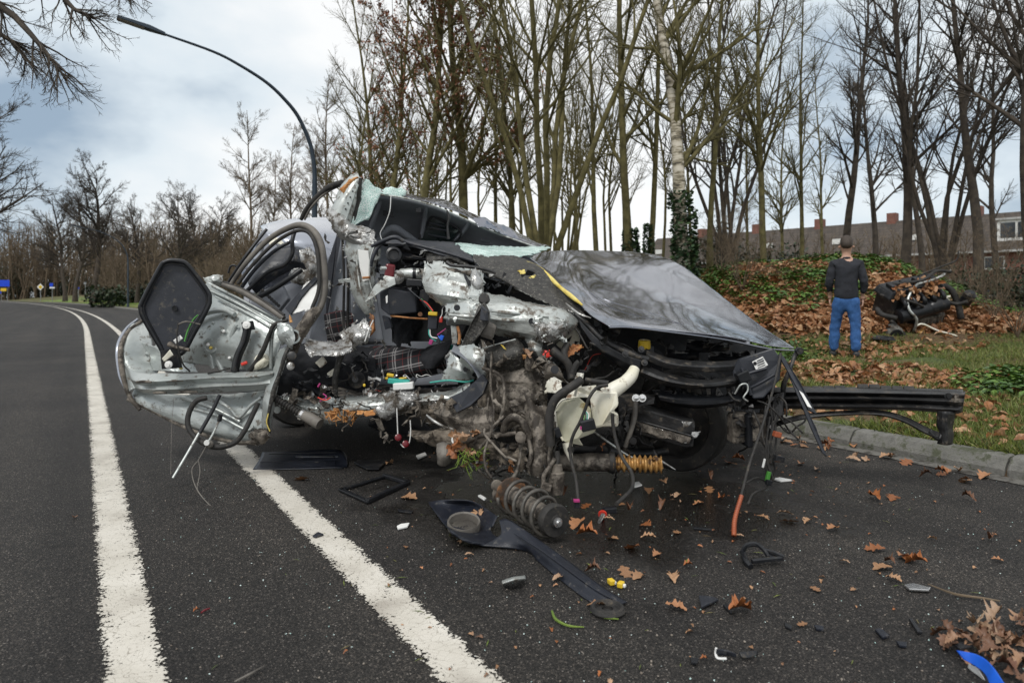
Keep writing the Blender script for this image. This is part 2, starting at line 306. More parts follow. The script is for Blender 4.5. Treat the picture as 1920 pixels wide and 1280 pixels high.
def mk(name, V, Fc, m, parent=None, kind=None, label=None, smooth=False, bevel=0, solid=0, sharp=None, local=False):
    V = np.asarray(V, float)
    if not local: V = V-org(parent)
    me = bpy.data.meshes.new(name); me.from_pydata([tuple(v) for v in V], [], [tuple(int(i) for i in f) for f in Fc]); me.update()
    me.materials.append(m)
    if smooth:
        me.polygons.foreach_set('use_smooth', [True]*len(me.polygons))
        if sharp:
            try: me.set_sharp_from_angle(angle=R(sharp))
            except Exception: pass
    o = link(name, me, parent, kind, label)
    if solid:
        s = o.modifiers.new('solid', 'SOLIDIFY'); s.thickness = solid; s.offset = 0
    if bevel:
        s = o.modifiers.new('bevel', 'BEVEL'); s.width = bevel; s.segments = 2; s.limit_method = 'ANGLE'; s.angle_limit = R(40)
    return o
def cr(A, n):
    """Catmull-Rom resampling of A (k, ...) to n samples along axis 0"""
    A = np.asarray(A, float); k = len(A)
    if k == 2: 
        t = np.linspace(0, 1, n).reshape((n,)+(1,)*(A.ndim-1)); return A[0]*(1-t)+A[1]*t
    E = np.concatenate([[2*A[0]-A[1]], A, [2*A[-1]-A[-2]]]); t = np.linspace(0, k-1, n); i = np.minimum(t.astype(int), k-2); u = (t-i).reshape((n,)+(1,)*(A.ndim-1))
    p0, p1, p2, p3 = E[i], E[i+1], E[i+2], E[i+3]
    return .5*((2*p1)+(-p0+p2)*u+(2*p0-5*p1+4*p2-p3)*u*u+(-p0+3*p1-3*p2+p3)*u**3)
FOLDED = ('crumpled_beam', 'torn_bulkhead', 'upper_crossmember', 'lower_crossmember', 'sill', 'torn_post', 'door_crossbar', 'bumper_beam', 'folded_arch_panel', 'folded_sill_panel', 'upright_member', 'silver_gusset', 'pillar_foot', 'door_front_edge', 'housing_plate', 'wing_rail_flange')
def lerp(A, n):
    A = np.asarray(A, float); k = len(A); t = np.linspace(0, k-1, n); i = np.minimum(t.astype(int), k-2); u = (t-i).reshape((n,)+(1,)*(A.ndim-1)); return A[i]*(1-u)+A[i+1]*u
def crumple(Pn, freq, seed, n=6):
    """creased noise: folded planes at random directions"""
    g = np.random.default_rng(seed); h = np.zeros(Pn.shape[:-1]); a = 1.
    for i in range(n):
        k = g.normal(size=3); k *= freq*(1.55**i)/np.linalg.norm(k); ph = g.uniform(0, 6.28)
        w = Pn@k+ph+.55*np.sin(Pn@(g.normal(size=3)*freq*.6)+ph)
        s = np.abs(((w/3.14159) % 2)-1)*2-1                 # triangle wave: straight folds
        h += a*s; a *= .70
    return h
def sheet(name, rows, m, parent, nu=40, nv=24, amp=.008, freq=9, thick=.003, tear=.0, seed=None, label=None, sharp=16, drop=.12, closed=False, n=6, kind=None, jit=.04):
    seed = seed if seed is not None else abs(hash_(name+str(rows[0][0])))
    A = np.array([[W(p) for p in r] for r in rows]); A = (lerp if name in FOLDED else cr)(A, nv); A = np.swapaxes(cr(np.swapaxes(A, 0, 1), nu), 0, 1)
    du = np.gradient(A, axis=1); dv = np.gradient(A, axis=0); nn = np.cross(du, dv); nn /= np.linalg.norm(nn, axis=-1, keepdims=True)+1e-9
    g = np.random.default_rng(seed)
    A = A+nn*(amp*crumple(A, freq, seed, n))[..., None]
    if amp > .006 and jit: A = A+g.normal(size=A.shape)*amp*jit
    if tear:
        cu = np.linspace(0, 1, nu)
        for (sl, inner, k) in (((0, slice(None)), (2, slice(None)), nu), ((-1, slice(None)), (-3, slice(None)), nu), ((slice(None), 0), (slice(None), 2), nv), ((slice(None), -1), (slice(None), -3), nv)):
            w = (np.interp(np.arange(k), np.linspace(0, k-1, max(3, k//3)), g.uniform(-1.9, 1.5, max(3, k//3)))+g.uniform(-.25, .25, k))[:, None]*tear
            d = A[sl]-A[inner]; d /= np.linalg.norm(d, axis=-1, keepdims=True)+1e-9
            A[sl] = A[sl]+d*w+g.normal(size=(k, 3))*tear*.15
    idx = np.arange(nu*nv).reshape(nv, nu)
    Q = np.stack([idx[:-1, :-1], idx[:-1, 1:], idx[1:, 1:], idx[1:, :-1]], -1)
    keep = np.ones(Q.shape[:2], bool)
    if tear and drop:
        b = np.zeros_like(keep); b[0] = b[-1] = True; b[:, 0] = b[:, -1] = True
        keep &= ~(b & (g.random(keep.shape) < drop))
        b2 = np.zeros_like(keep); b2[1:2] = b2[-2:-1] = True; b2[:, 1:2] = b2[:, -2:-1] = True
        keep &= ~(b2 & (g.random(keep.shape) < drop*.25))
    V = A.reshape(-1, 3)-org(parent)
    me = fast(name, V, Q[keep].reshape(-1, 4), m)
    if sharp:
        try: me.set_sharp_from_angle(angle=R(sharp))
        except Exception: pass
    o = link(name, me, parent, kind, label)
    if thick:
        s = o.modifiers.new('solid', 'SOLIDIFY'); s.thickness = thick; s.offset = 0
        if tear and m.name in RIMMED: me.materials.append(torn); s.material_offset_rim = 1; s.thickness = thick*1.5
    return o
torn = mat('torn_edge', (.5, .5, .49), (.7, .7, .68), 20, .35, .8, .1, 60)
RIMMED = ('primer', 'steelclean', 'steel', 'oldmetal', 'mud', 'tar')
def hash_(s):
    h = 7
    for c in s: h = (h*131+ord(c)) % 1000003
    return h
def tube_geo(pts, r, n=8, cap=True):
    pts = np.asarray(pts, float); k = len(pts); r = np.broadcast_to(np.asarray(r, float), (k,))
    T = np.gradient(pts, axis=0); T /= np.linalg.norm(T, axis=1, keepdims=True)+1e-9
    up = np.array([0, 0, 1.]) if abs(T[0][2]) < .9 else np.array([1., 0, 0])
    A = np.zeros((k, 3)); a = up-T[0]*(up@T[0]); a /= np.linalg.norm(a)
    for i in range(k):
        a = a-T[i]*(a@T[i]); a /= np.linalg.norm(a)+1e-9; A[i] = a
    B = np.cross(T, A); th = np.arange(n)*2*math.pi/n
    V = pts[:, None]+r[:, None, None]*(A[:, None]*np.cos(th)[None, :, None]+B[:, None]*np.sin(th)[None, :, None])
    i = np.arange(k*n).reshape(k, n); j = np.roll(i, -1, axis=1)
    Fc = [tuple(q) for q in np.stack([i[:-1], j[:-1], j[1:], i[1:]], -1).reshape(-1, 4)]
    if cap: Fc += [tuple(i[0][::-1]), tuple(i[-1])]
    return V.reshape(-1, 3), Fc
def tube(name, pts, r, m, parent=None, n=8, seg=None, label=None, kind=None, raw=False):
    A = np.array([W(p) for p in pts]); seg = seg or max(2, (len(A)-1)*5+1)
    if len(A) == 2: seg = 2
    k = len(A); A = cr(A, seg)
    if np.ndim(r): r = cr(np.asarray(r, float), seg)
    V, Fc = tube_geo(A, r, n); return mk(name, V, Fc, m, parent, smooth=True, sharp=50, label=label, kind=kind)
def bellows(name, a, b, r, rings, m, parent, n=16, label=None, bend=None):
    a, b = W(a), W(b); pts = [a, b] if bend is None else [a, W(bend), b]
    k = rings*6+1; A = cr(np.array(pts), k); t = np.arange(k)/6
    rr = r*(1+.26*np.cos(2*math.pi*t)) if not np.ndim(r) else cr(np.array(r, float), k)*(1+.26*np.cos(2*math.pi*t))
    V, Fc = tube_geo(A, rr, n); return mk(name, V, Fc, m, parent, smooth=True, label=label)
def plate(name, poly, m, parent=None, thick=.01, bevel=.002, label=None, vec=None, kind=None):
    V = np.array([W(p) for p in poly]); k = len(V)
    if vec is None:
        c = V.mean(0); nrm = sum(np.cross(V[i]-c, V[(i+1) % k]-c) for i in range(k)); nrm /= np.linalg.norm(nrm)+1e-9
        if nrm[1] < 0: nrm = -nrm
        vec = nrm*thick
    else: vec = np.array(vec)
    VV = np.concatenate([V, V+vec]); Fc = [tuple(range(k)), tuple(range(2*k-1, k-1, -1))]+[(i, i+k, (i+1) % k+k, (i+1) % k) for i in range(k)]
    return mk(name, VV, Fc, m, parent, bevel=bevel, label=label, kind=kind)
def box(name, c, size, m, parent=None, rot=(0, 0, 0), bevel=.004, label=None, taper=1., local=False, kind=None):
    c = W(c) if not local else np.array(c, float); s = np.array(size)/2
    M = np.array(Euler([R(a) for a in rot]).to_matrix())
    V = np.array([[x, y, z] for z in (-1, 1) for y in (-1, 1) for x in (-1, 1)], float)
    V[4:, :2] *= taper; V = (V*s)@M.T+c
    return mk(name, V, [(0, 2, 3, 1), (4, 5, 7, 6), (0, 1, 5, 4), (2, 6, 7, 3), (0, 4, 6, 2), (1, 3, 7, 5)], m, parent, bevel=bevel, label=label, local=local, kind=kind)
def lathe(name, c, axis, prof, m, parent=None, n=32, label=None, local=False, sharp=40):
    """prof: list of (offset along axis, radius)"""
    c = W(c) if not local else np.array(c, float); ax = np.array(axis, float); ax /= np.linalg.norm(ax)
    u = np.cross(ax, [0, 0, 1.] if abs(ax[2]) < .9 else [1., 0, 0]); u /= np.linalg.norm(u); v = np.cross(ax, u)
    th = np.arange(n)*2*math.pi/n; ring = u*np.cos(th)[:, None]+v*np.sin(th)[:, None]
    V = np.concatenate([c+ax*o+ring*r for o, r in prof]); k = len(prof)
    i = np.arange(k*n).reshape(k, n); j = np.roll(i, -1, axis=1)
    Fc = [tuple(q) for q in np.stack([i[:-1], j[:-1], j[1:], i[1:]], -1).reshape(-1, 4)]+[tuple(i[0][::-1]), tuple(i[-1])]
    return mk(name, V, Fc, m, parent, smooth=True, sharp=sharp, label=label, local=local)
def thing(name, label, cat, loc, group=None, rot=(0, 0, 0)):
    o = bpy.data.objects.new(name, None); C.objects.link(o); o.location = tuple(float(v) for v in loc); o.rotation_euler = rot; o.empty_display_size = .1
    o['label'] = label; o['category'] = cat
    if group: o['group'] = group
    return o
def tag(o, label, cat, group=None):
    o['label'] = label; o['category'] = cat
    if group: o['group'] = group
    return o
def recenter(o):
    """move a single-mesh thing's origin to the middle of its underside"""
    me = o.data; V = np.zeros(len(me.vertices)*3); me.vertices.foreach_get('co', V); V = V.reshape(-1, 3)
    c = (V.min(0)+V.max(0))/2; c[2] = V[:, 2].min(); me.vertices.foreach_set('co', (V-c).ravel()); me.update(); o.location = tuple(c+np.array(o.location)); return o
def join_geo(parts):
    V, Fc, o = [], [], 0
    for v, f in parts:
        V.append(v); Fc += [tuple(int(i)+o for i in q) for q in f]; o += len(v)
    return np.concatenate(V), Fc
# ------------------------------------------------------------------ the setting: ground, road, kerb
def curve(y): return .00125*np.clip(np.asarray(y, float)-20, 0, 150)**2
def RC(n, s):
    x = .846*n-.533*s; y = .533*n+.846*s; return x-curve(y), y
def nof(x, y): return .846*(x+curve(y))+.533*y
def sstep(t): t = np.clip(t, 0, 1); return t*t*(3-2*t)
def zg(x, y):
    x = np.asarray(x, float); y = np.asarray(y, float); n = nof(x, y)
    z = np.where(n < 4.84, -.03, .105+.016*np.clip(n-4.9, 0, 14))
    bump = (.03*np.sin(x*2.1+y*1.3)+.02*np.sin(x*5.3-y*3.7)+.02*np.sin(x*3.1+y*6.1))*np.clip((n-5.4)*.6, 0, 1)
    mound = 1.45*sstep((y-10.9+.25*np.sin(x*1.4))/4.6)*sstep((21-y)/4)*sstep((x-3.1)/2.1)*sstep((10.6-x)/2.6)
    back = .35*sstep((n-12)/6)*np.clip((np.asarray(x)-2)/6, 0, 1)
    far = np.clip((n-6.2)*.075, 0, .95)*sstep((y-34)/16)*sstep((10-x)/12)
    return z+bump+mound+back+far
nv = np.concatenate([np.linspace(-320, -12, 14), [-9.3, -4, 0, 4.2, 4.72, 4.86], np.linspace(4.9, 22, 90), np.linspace(23, 400, 26)])
sv = np.concatenate([np.linspace(-60, -4, 8), np.linspace(-3, 26, 130), np.linspace(27, 120, 40), np.linspace(135, 700, 14)])
NN, SS = np.meshgrid(nv, sv); X, Y = RC(NN, SS); Z = zg(X, Y)
idx = np.arange(X.size).reshape(X.shape); Q = np.stack([idx[:-1, :-1], idx[:-1, 1:], idx[1:, 1:], idx[1:, :-1]], -1).reshape(-1, 4)
link('ground', fast('ground', np.stack([X, Y, Z], -1).reshape(-1, 3), Q, verge), kind='structure')
def strip(n0, n1, nn, svals, z, ed=None):
    A, B = np.meshgrid(np.linspace(n0, n1, nn), svals); X, Y = RC(A, B); i = np.arange(X.size).reshape(X.shape)
    return np.stack([X, Y, np.full_like(X, z)], -1).reshape(-1, 3), np.stack([i[:-1, :-1], i[:-1, 1:], i[1:, 1:], i[1:, :-1]], -1).reshape(-1, 4)
sl = np.concatenate([np.linspace(-8, 30, 60), np.linspace(32, 230, 60)])
V, Q = strip(-9, 4.754, 15, sl, 0.); link('road', fast('road', V, Q, asphalt), kind='structure')
V, Q = strip(4.62, 4.752, 3, sl, .004)
gut = mat('gutterstrip', (.085, .08, .072), (.15, .145, .13), 7, .9, 0, .5, 80, dirt=(.035, .03, .024), damt=.5, dsc=9)
link('road_edge', fast('road_edge', V, Q, gut), kind='structure')
for c0, nm in ((.944, 'lane_line'), (.130, 'centre_line')):
    V, Q = strip(c0-.094, c0+.094, 17, sl, .004); me = fast(nm, V, Q, linepaint)
    a = me.attributes.new('edge', 'FLOAT', 'POINT'); e = np.abs(np.tile(np.linspace(-1, 1, 17), len(sl)))**3.2; a.data.foreach_set('value', e.astype(np.float32))
    link(nm, me, kind='structure')
lawnm = mat('lawn', (.07, .13, .012), (.14, .22, .02), 1.5, .9, 0, .4, 9, dirt=(.17, .12, .05), damt=.45, dsc=.25)
A_, B_ = np.meshgrid(np.linspace(5.6, 26, 12), np.concatenate([np.linspace(34, 150, 70)])); X_, Y_ = RC(A_, B_); i_ = np.arange(X_.size).reshape(X_.shape)
link('lawn', fast('lawn', np.stack([X_, Y_, zg(X_, Y_)+.03], -1).reshape(-1, 3), np.stack([i_[:-1, :-1], i_[:-1, 1:], i_[1:, 1:], i_[1:, :-1]], -1).reshape(-1, 4), lawnm), kind='structure')
# kerb: single stones near, one run further off
prof = np.array([[0, -.05], [.0, .045], [.018, .075], [.05, .112], [.075, .122], [.15, .124], [.15, -.05]])
def kerbrun(svals):
    k = len(prof); V = []
    for s in svals:
        for a, z in prof: x, y = RC(4.754+a, s); V.append((x, y, z))
    i = np.arange(len(V)).reshape(len(svals), k); j = np.roll(i, -1, axis=1)
    return np.array(V, float), np.stack([i[:-1], j[:-1], j[1:], i[1:]], -1).reshape(-1, 4)
V, Q = kerbrun(np.concatenate([np.linspace(24, 60, 20), np.linspace(63, 230, 60)]))
kerb = link('kerb', fast('kerb', V, Q, concrete, smooth=False), kind='structure')
ln_ = .985; kv = []
for s in (0, .012, .5*ln_, ln_-.012, ln_):
    q = .006 if s in (0, ln_) else 0
    for a, z in prof: kv.append((.846*(a+(q if a < .1 else -q))-.533*s, .533*(a+(q if a < .1 else -q))+.846*s, z-q))
i = np.arange(35).reshape(5, 7); j = np.roll(i, -1, axis=1)
kf = [tuple(q) for q in np.stack([i[:-1], j[:-1], j[1:], i[1:]], -1).reshape(-1, 4)]+[tuple(i[0][::-1]), tuple(i[-1])]
k0 = mk('kerb_stone', kv, kf, concrete, None); k0.parent = kerb
for q in range(30):
    o = k0 if q == 0 else k0.copy()
    if q: C.objects.link(o)
    s = -6.08+q; x, y = .846*4.754-.533*s, .533*4.754+.846*s
    o.location = (x+random.uniform(-.003, .003), y, random.uniform(-.004, .004)); o.rotation_euler = (0, 0, random.uniform(-.004, .004))

# ------------------------------------------------------------------ grass, litter, nettles
def scatter(name, base, faces, pts, scale, m, tilt, kind='stuff', label=None, cat=None, zoff=0., flat=False, rndz=True):
    """many copies of one small shape joined into one mesh"""
    n = len(pts); k = len(base); g = np.random.default_rng(hash_(name))
    yaw = g.uniform(0, 6.283, n); tx = g.normal(0, tilt, n); ty = g.normal(0, tilt, n); sc = g.uniform(*scale, n)
    cz, sz = np.cos(yaw), np.sin(yaw); Bv = base[None]*sc[:, None, None]
    x, y, z = Bv[..., 0], Bv[..., 1], Bv[..., 2]
    y, z = y*np.cos(tx)[:, None]-z*np.sin(tx)[:, None], y*np.sin(tx)[:, None]+z*np.cos(tx)[:, None]
    x, z = x*np.cos(ty)[:, None]+z*np.sin(ty)[:, None], -x*np.sin(ty)[:, None]+z*np.cos(ty)[:, None]
    x, y = x*cz[:, None]-y*sz[:, None], x*sz[:, None]+y*cz[:, None]
    V = np.stack([x, y, z], -1)+pts[:, None, :]
    Fc = (faces[None]+(np.arange(n)*k)[:, None, None]).reshape(-1, faces.shape[1])
    me = fast(name, V.reshape(-1, 3), Fc, m, smooth=False, rnd=np.repeat(g.random(n), k))
    if name == '_': return me
    o = link(name, me, kind=kind)
    if label: o['label'] = label; o['category'] = cat
    return o
def leafgeo(n, seed=0, curl=.25, fr=3.4, am=.38, wd=.27):
    g = np.random.default_rng(seed); t = np.linspace(0, 1, n); w = wd*np.sin(math.pi*np.clip(t*.95+.03, 0, 1))**.75*(1+am*np.cos(2*math.pi*(fr*t+.1)))+.012
    w2 = w*(1+g.uniform(-.2, .2, n)); z0 = curl*.35*np.sin(t*math.pi*g.uniform(.7, 1.6)+g.uniform(0, 2)); b = g.uniform(-1, 1)*.06
    Lv = np.stack([-w, t-.5+w*.25, z0+curl*g.uniform(.4, 1.6, n)*w*1.2], -1); Mv = np.stack([b*np.sin(t*6), t-.5, z0*.8], -1); Rv = np.stack([w2, t-.5+w2*.25, z0+curl*g.uniform(.4, 1.6, n)*w2*1.2], -1)
    V = np.stack([Lv, Mv, Rv], 1).reshape(-1, 3); i = np.arange(3*n).reshape(n, 3)
    Fc = np.stack([i[:-1, :-1], i[:-1, 1:], i[1:, 1:], i[1:, :-1]], -1).reshape(-1, 4)
    V[:, 2] -= V[:, 2].min(); return V, Fc
g = np.random.default_rng(3)
def verge_pts(n, nr, yr, dens=None, keep=None):
    """random points right of the kerb inside the view, denser near the camera"""
    u = g.random(n*3); d = yr[0]*(yr[1]/yr[0])**u; x = (g.uniform(-.10, 1.0, n*3))*d*.9
    nn = nof(x, d); ok = (nn > nr[0]) & (nn < nr[1])
    if keep is not None: ok &= keep(x, d)
    x, d = x[ok][:n], d[ok][:n]; return np.stack([x, d, zg(x, d)], -1)
blade = np.array([[-.5, 0, 0], [.5, 0, 0], [.42, .22, .55], [-.25, .22, .55], [.1, .62, 1.0]])*[.0055, .055, .075]
bf = np.array([[0, 1, 2], [0, 2, 3], [3, 2, 4]])
def patch(x, y, f=1.3, ph=0): return .5+.25*np.sin(x*f+ph+1.7*np.sin(y*f*.8))+.25*np.sin(y*f*1.3-ph+1.3*np.sin(x*f*1.1))
gp = verge_pts(150000, (4.9, 15), (3.4, 18), keep=lambda x, y: (patch(x, y, 2.3) > .16+.30*g.random(len(x))) & ((zg(x, y) < .42) | (g.random(len(x)) < .12)))
scatter('grass', blade, bf, gp, (.45, 1.5), grassm, .6)
lv, lf = leafgeo(6, 2, .5)
lp = verge_pts(14000, (4.9, 26), (3.4, 26), keep=lambda x, y: (patch(x, y, 1.1, 2) > np.where(zg(x, y) > .42, .25, .60)+.5*g.random(len(x))*np.where(zg(x, y) > .42, .15, 1)))
lp[:, 2] += g.uniform(.0, .05, len(lp)); scatter('leaf_litter', lv, lf, lp, (.07, .15), litter, .5)
lp = verge_pts(750, (4.92, 9), (3.4, 11)); lp[:, 2] += g.uniform(.01, .075, len(lp)); scatter('verge_leaves', lv, lf, lp, (.06, .12), litter, .55)
lp = verge_pts(9000, (10, 22), (10.8, 17), keep=lambda x, y: (zg(x, y) > .45) & (x > 3.4) & (x < 9.3))
lp[:, 2] += g.uniform(.0, .07, len(lp)); scatter('leaf_drift', lv, lf, lp, (.12, .22), litter, .55)
# nettles and bramble leaves: little clumps of broad leaves
nb = []; nf_ = []
for q in range(9):
    a = q*2.4; r_ = .35+.3*(q % 3)/2; zz = .35+.5*((q*5) % 7)/7; c, s_ = math.cos(a), math.sin(a); k = len(nb)
    for (u, v, w) in ((.08, 0, 0), (.35, .16, .06), (.72, 0, -.06), (.35, -.16, .06)): nb.append(((u+r_*.3)*c-v*s_, (u+r_*.3)*s_+v*c, zz+w))
    nf_.append((k, k+1, k+2, k+3))
nb = np.array(nb); nf_ = np.array(nf_)
gp = verge_pts(5200, (7.3, 24), (6, 24), keep=lambda x, y: patch(x, y, .9, 4) > .58+.25*g.random(len(x)))
scatter('nettles', nb, nf_, gp, (.08, .2), nettle, .25)
mp_ = verge_pts(2600, (9, 26), (12.0, 18), keep=lambda x, y: (zg(x, y) > 1.15-.4*g.random(len(x))) & (patch(x, y, 1.6, 1) > .42))
scatter('ground_ivy', nb, nf_, mp_, (.11, .24), nettle, .25)

# ------------------------------------------------------------------ trees
def perp(T):
    a = np.where(np.abs(T[:, 2:3]) < .9, np.array([[0, 0, 1.]]), np.array([[1., 0, 0]])); u = np.cross(T, a); u /= np.linalg.norm(u, axis=1, keepdims=True); return u, np.cross(T, u)
def polygeo(Pt, Rd, n):
    """Pt (N,k,3) polylines with radii (N,k) -> n-sided tubes"""
    N_, k, _ = Pt.shape; T = Pt[:, -1]-Pt[:, 0]; T = T/(np.linalg.norm(T, axis=1, keepdims=True)+1e-9); u, v = perp(T)
    th = np.arange(n)*2*math.pi/n; ring = u[:, None]*np.cos(th)[None, :, None]+v[:, None]*np.sin(th)[None, :, None]
    V = (Pt[:, :, None]+ring[:, None]*Rd[:, :, None, None]).reshape(-1, 3)
    i = np.arange(N_*k*n).reshape(N_, k, n); j = np.roll(i, -1, axis=2)
    return V, np.stack([i[:, :-1], j[:, :-1], j[:, 1:], i[:, 1:]], -1).reshape(-1, 4)
def grow(g, P0, D0, Ln, R0, k, wig, trop, taper=.25):
    N_ = len(P0); pts = [P0]; d = D0.copy()
    for i in range(k-1):
        pts.append(pts[-1]+d*(Ln/(k-1))[:, None]); d = d+g.normal(0, wig, (N_, 3)); d[:, 2] += trop; d /= np.linalg.norm(d, axis=1, keepdims=True)
    A = np.stack(pts, 1); t = np.linspace(0, 1, k)[None]; return A, R0[:, None]*(1-(1-taper)*t)
def spawn(g, A, Rd, Ln, nc, t0, t1, ang, ratio, rr, low=.5):
    N_, k, _ = A.shape; t = g.uniform(t0, t1, (N_, nc)); f = t*(k-1); i = np.minimum(f.astype(int), k-2); u = f-i; r = np.arange(N_)[:, None]
    p = A[r, i]*(1-u)[..., None]+A[r, i+1]*u[..., None]; T = A[r, i+1]-A[r, i]; T /= np.linalg.norm(T, axis=-1, keepdims=True)
    rad = Rd[r, i]*(1-u)+Rd[r, i+1]*u; T = T.reshape(-1, 3); a, b = perp(T); ph = g.uniform(0, 6.283, len(T))[:, None]; an = (R(ang)*g.uniform(.6, 1.35, len(T)))[:, None]
    D = T*np.cos(an)+(a*np.cos(ph)+b*np.sin(ph))*np.sin(an)
    L2 = (Ln[:, None]*ratio*(1-(1-low)*t)).reshape(-1)*g.uniform(.6, 1.25, len(T)); return p.reshape(-1, 3), D, L2, np.minimum(rad.reshape(-1)*rr, R0cap(L2))
def R0cap(Ls): return Ls*.021+.002
def tree_geo(seed, h, r, kind, dense=1., mr=.0035):
    g = np.random.default_rng(seed); lv = []
    K = dict(straight=dict(st=1, sp=.0, n1=30, a1=42, r1=.30, t1=.28, trop=.09, wig=.05), multi=dict(st=7, sp=.30, n1=13, a1=34, r1=.36, t1=.22, trop=.035, wig=.07),
             oak=dict(st=1, sp=0, n1=17, a1=50, r1=.46, t1=.30, trop=.07, wig=.12), conic=dict(st=1, sp=0, n1=34, a1=52, r1=.26, t1=.15, trop=.10, wig=.04),
             birch=dict(st=1, sp=0, n1=22, a1=48, r1=.32, t1=.25, trop=.07, wig=.07), shrub=dict(st=9, sp=.55, n1=7, a1=40, r1=.45, t1=.1, trop=.03, wig=.12))[kind]
    st = K['st']; P0 = np.zeros((st, 3)); D = np.zeros((st, 3)); D[:, 2] = 1
    if st > 1:
        hb = {'multi': .9, 'shrub': .05}[kind]
        a = np.arange(st)*2.4+g.uniform(0, 6); D[:, 0] = np.cos(a)*K['sp']*g.uniform(.4, 1.2, st); D[:, 1] = np.sin(a)*K['sp']*g.uniform(.4, 1.2, st); D /= np.linalg.norm(D, axis=1, keepdims=True)
        P0[:, 2] = hb*g.uniform(.5, 1.3, st)
    Ln = np.full(st, h)*g.uniform(.85, 1.0, st); Rr = np.full(st, r*(1. if st == 1 else .48))
    A, Rd = grow(g, P0, D, Ln, Rr, 12, K['wig']*(1.15 if st > 1 else .8), K['trop']*.6 if st > 1 else .05, .12)
    if st == 1:
        Rd[:, 0] *= 1.35; A[:, 0, 2] -= .3
    trunk = [polygeo(A, Rd, 9)]
    if st > 1:
        b = np.array([[[0, 0, -.3], [0, 0, .1], [0, 0, .5], [.02, 0, 1.1]]], float); trunk.append(polygeo(b, np.array([[r*1.5, r*1.15, r*1.05, r*.5]]), 10)) if kind == 'multi' else None
    n1 = int(K['n1']*dense); crown = []
    p, d, l, q = spawn(g, A, Rd, Ln, n1, K['t1'], .97, K['a1'], K['r1'], .6, .35); A1, R1 = grow(g, p, d, l, q, 7, K['wig'], K['trop'], .2); crown.append(polygeo(A1, R1, 5))
    p, d, l, q = spawn(g, A1, R1, l, int(9*dense), .12, .97, 38, .45, .6, .45); A2, R2 = grow(g, p, d, l, q, 5, K['wig']*1.3, K['trop'], .3); crown.append(polygeo(A2, R2, 4))
    p, d, l, q = spawn(g, A2, R2, l, int(7*dense), .1, .97, 36, .55, .65, .5); A3, R3 = grow(g, p, d, l, np.maximum(q, mr), 4, K['wig']*1.5, K['trop']*.8, .5); crown.append(polygeo(A3, R3, 3))
    return trunk, crown, A3, A
def joinq(parts):
    V, Q, o = [], [], 0
    for v, f in [p for p in parts if p is not None]: V.append(v); Q.append(f+o); o += len(v)
    return np.concatenate(V), np.concatenate(Q)
def leaf_cards(g, A3, n, size):
    r = g.integers(0, len(A3), n); k = g.integers(1, A3.shape[1], n); c = A3[r, k]+g.normal(0, .03, (n, 3))
    a = g.normal(size=(n, 3)); a /= np.linalg.norm(a, axis=1, keepdims=True); b, _ = perp(a); s = g.uniform(.6, 1.3, n)[:, None]*size
    V = np.stack([c-a*s, c+b*s*.55, c+a*s, c-b*s*.55], 1); cl = np.repeat(g.random(n), 4); return V.reshape(-1, 3), np.arange(4*n).reshape(n, 4), cl
TREES = {}
def tree_proto(key, seed, h, r, kind, bk, dense=1., leaves=0, ivy=0, bk2=None, mr=.0035):
    tr, cw, A3, A0 = tree_geo(seed, h, r, kind, dense, mr); V, Q = joinq(tr); d = [fast('trunk', V, Q, bk)]
    V, Q = joinq(cw); d.append(fast('branches', V, Q, bk2 or bk)); d.append(None); d.append(None); g = np.random.default_rng(seed+5)
    if leaves:
        V, Q, c = leaf_cards(g, A3, leaves, .055); keep = V[:, 2].reshape(-1, 4).mean(1) < h*.85; kv = np.repeat(keep, 4); nn = keep.sum()
        d[2] = fast('dead_leaves', V[kv], np.arange(4*nn).reshape(nn, 4), oakleaf, False, c[kv])
    if ivy:
        n = 2600; z = ivy*g.random(n)**1.25; th = g.uniform(0, 6.28, n); rr = r*1.1+g.uniform(0, .17, n)*(1-.6*z/ivy)+(r*.5 if kind == 'multi' else 0)
        i = np.clip((z/h*11).astype(int), 0, 10); cx = A0[0, i, 0]*(kind != 'multi'); cy = A0[0, i, 1]*(kind != 'multi')
        c = np.stack([cx+rr*np.cos(th), cy+rr*np.sin(th), z], -1); a = g.normal(size=(n, 3)); a /= np.linalg.norm(a, axis=1, keepdims=True); b, _ = perp(a); s = g.uniform(.03, .06, n)[:, None]
        V = np.stack([c-a*s, c+b*s, c+a*s, c-b*s], 1).reshape(-1, 3); d[3] = fast('ivy', V, np.arange(4*n).reshape(n, 4), ivym, False, np.repeat(g.random(n), 4))
    TREES[key] = d
def put_tree(key, x, y, label, group, rz=0, sc=1., name='bare_tree', lean=0, sz=None):
    t = thing(name, label, 'tree', (x, y, zg(x, y)), group, (R(lean), 0, rz)); t.scale = (sc, sc, sz or sc)
    for me in TREES[key]:
        if me is not None: link(me.name.split('.')[0], me, t)
    return t
tree_proto('tallA', 11, 15, .11, 'straight', bark, 1.0); tree_proto('tallB', 12, 14, .09, 'straight', bark, .9); tree_proto('tallI', 13, 15, .125, 'straight', bark, .95, ivy=2.6)
tree_proto('thin', 14, 11, .055, 'straight', bark, .8); tree_proto('multi', 15, 14, .16, 'multi', bark, .9, ivy=1.6); tree_proto('multiB', 16, 13, .12, 'multi', bark, .85)
tree_proto('oakleafy', 17, 13, .15, 'straight', bark, .95, leaves=4200); tree_proto('birch', 18, 14, .17, 'birch', birch, 1.0, ivy=2.9, bk2=bark)
tree_proto('conic', 19, 15, .13, 'conic', barkbrown, 1.3, mr=.007); tree_proto('oak', 20, 20, .42, 'oak', barkdark, 1.6, mr=.016); tree_proto('oakB', 21, 19, .36, 'oak', barkdark, 1.6, mr=.016)
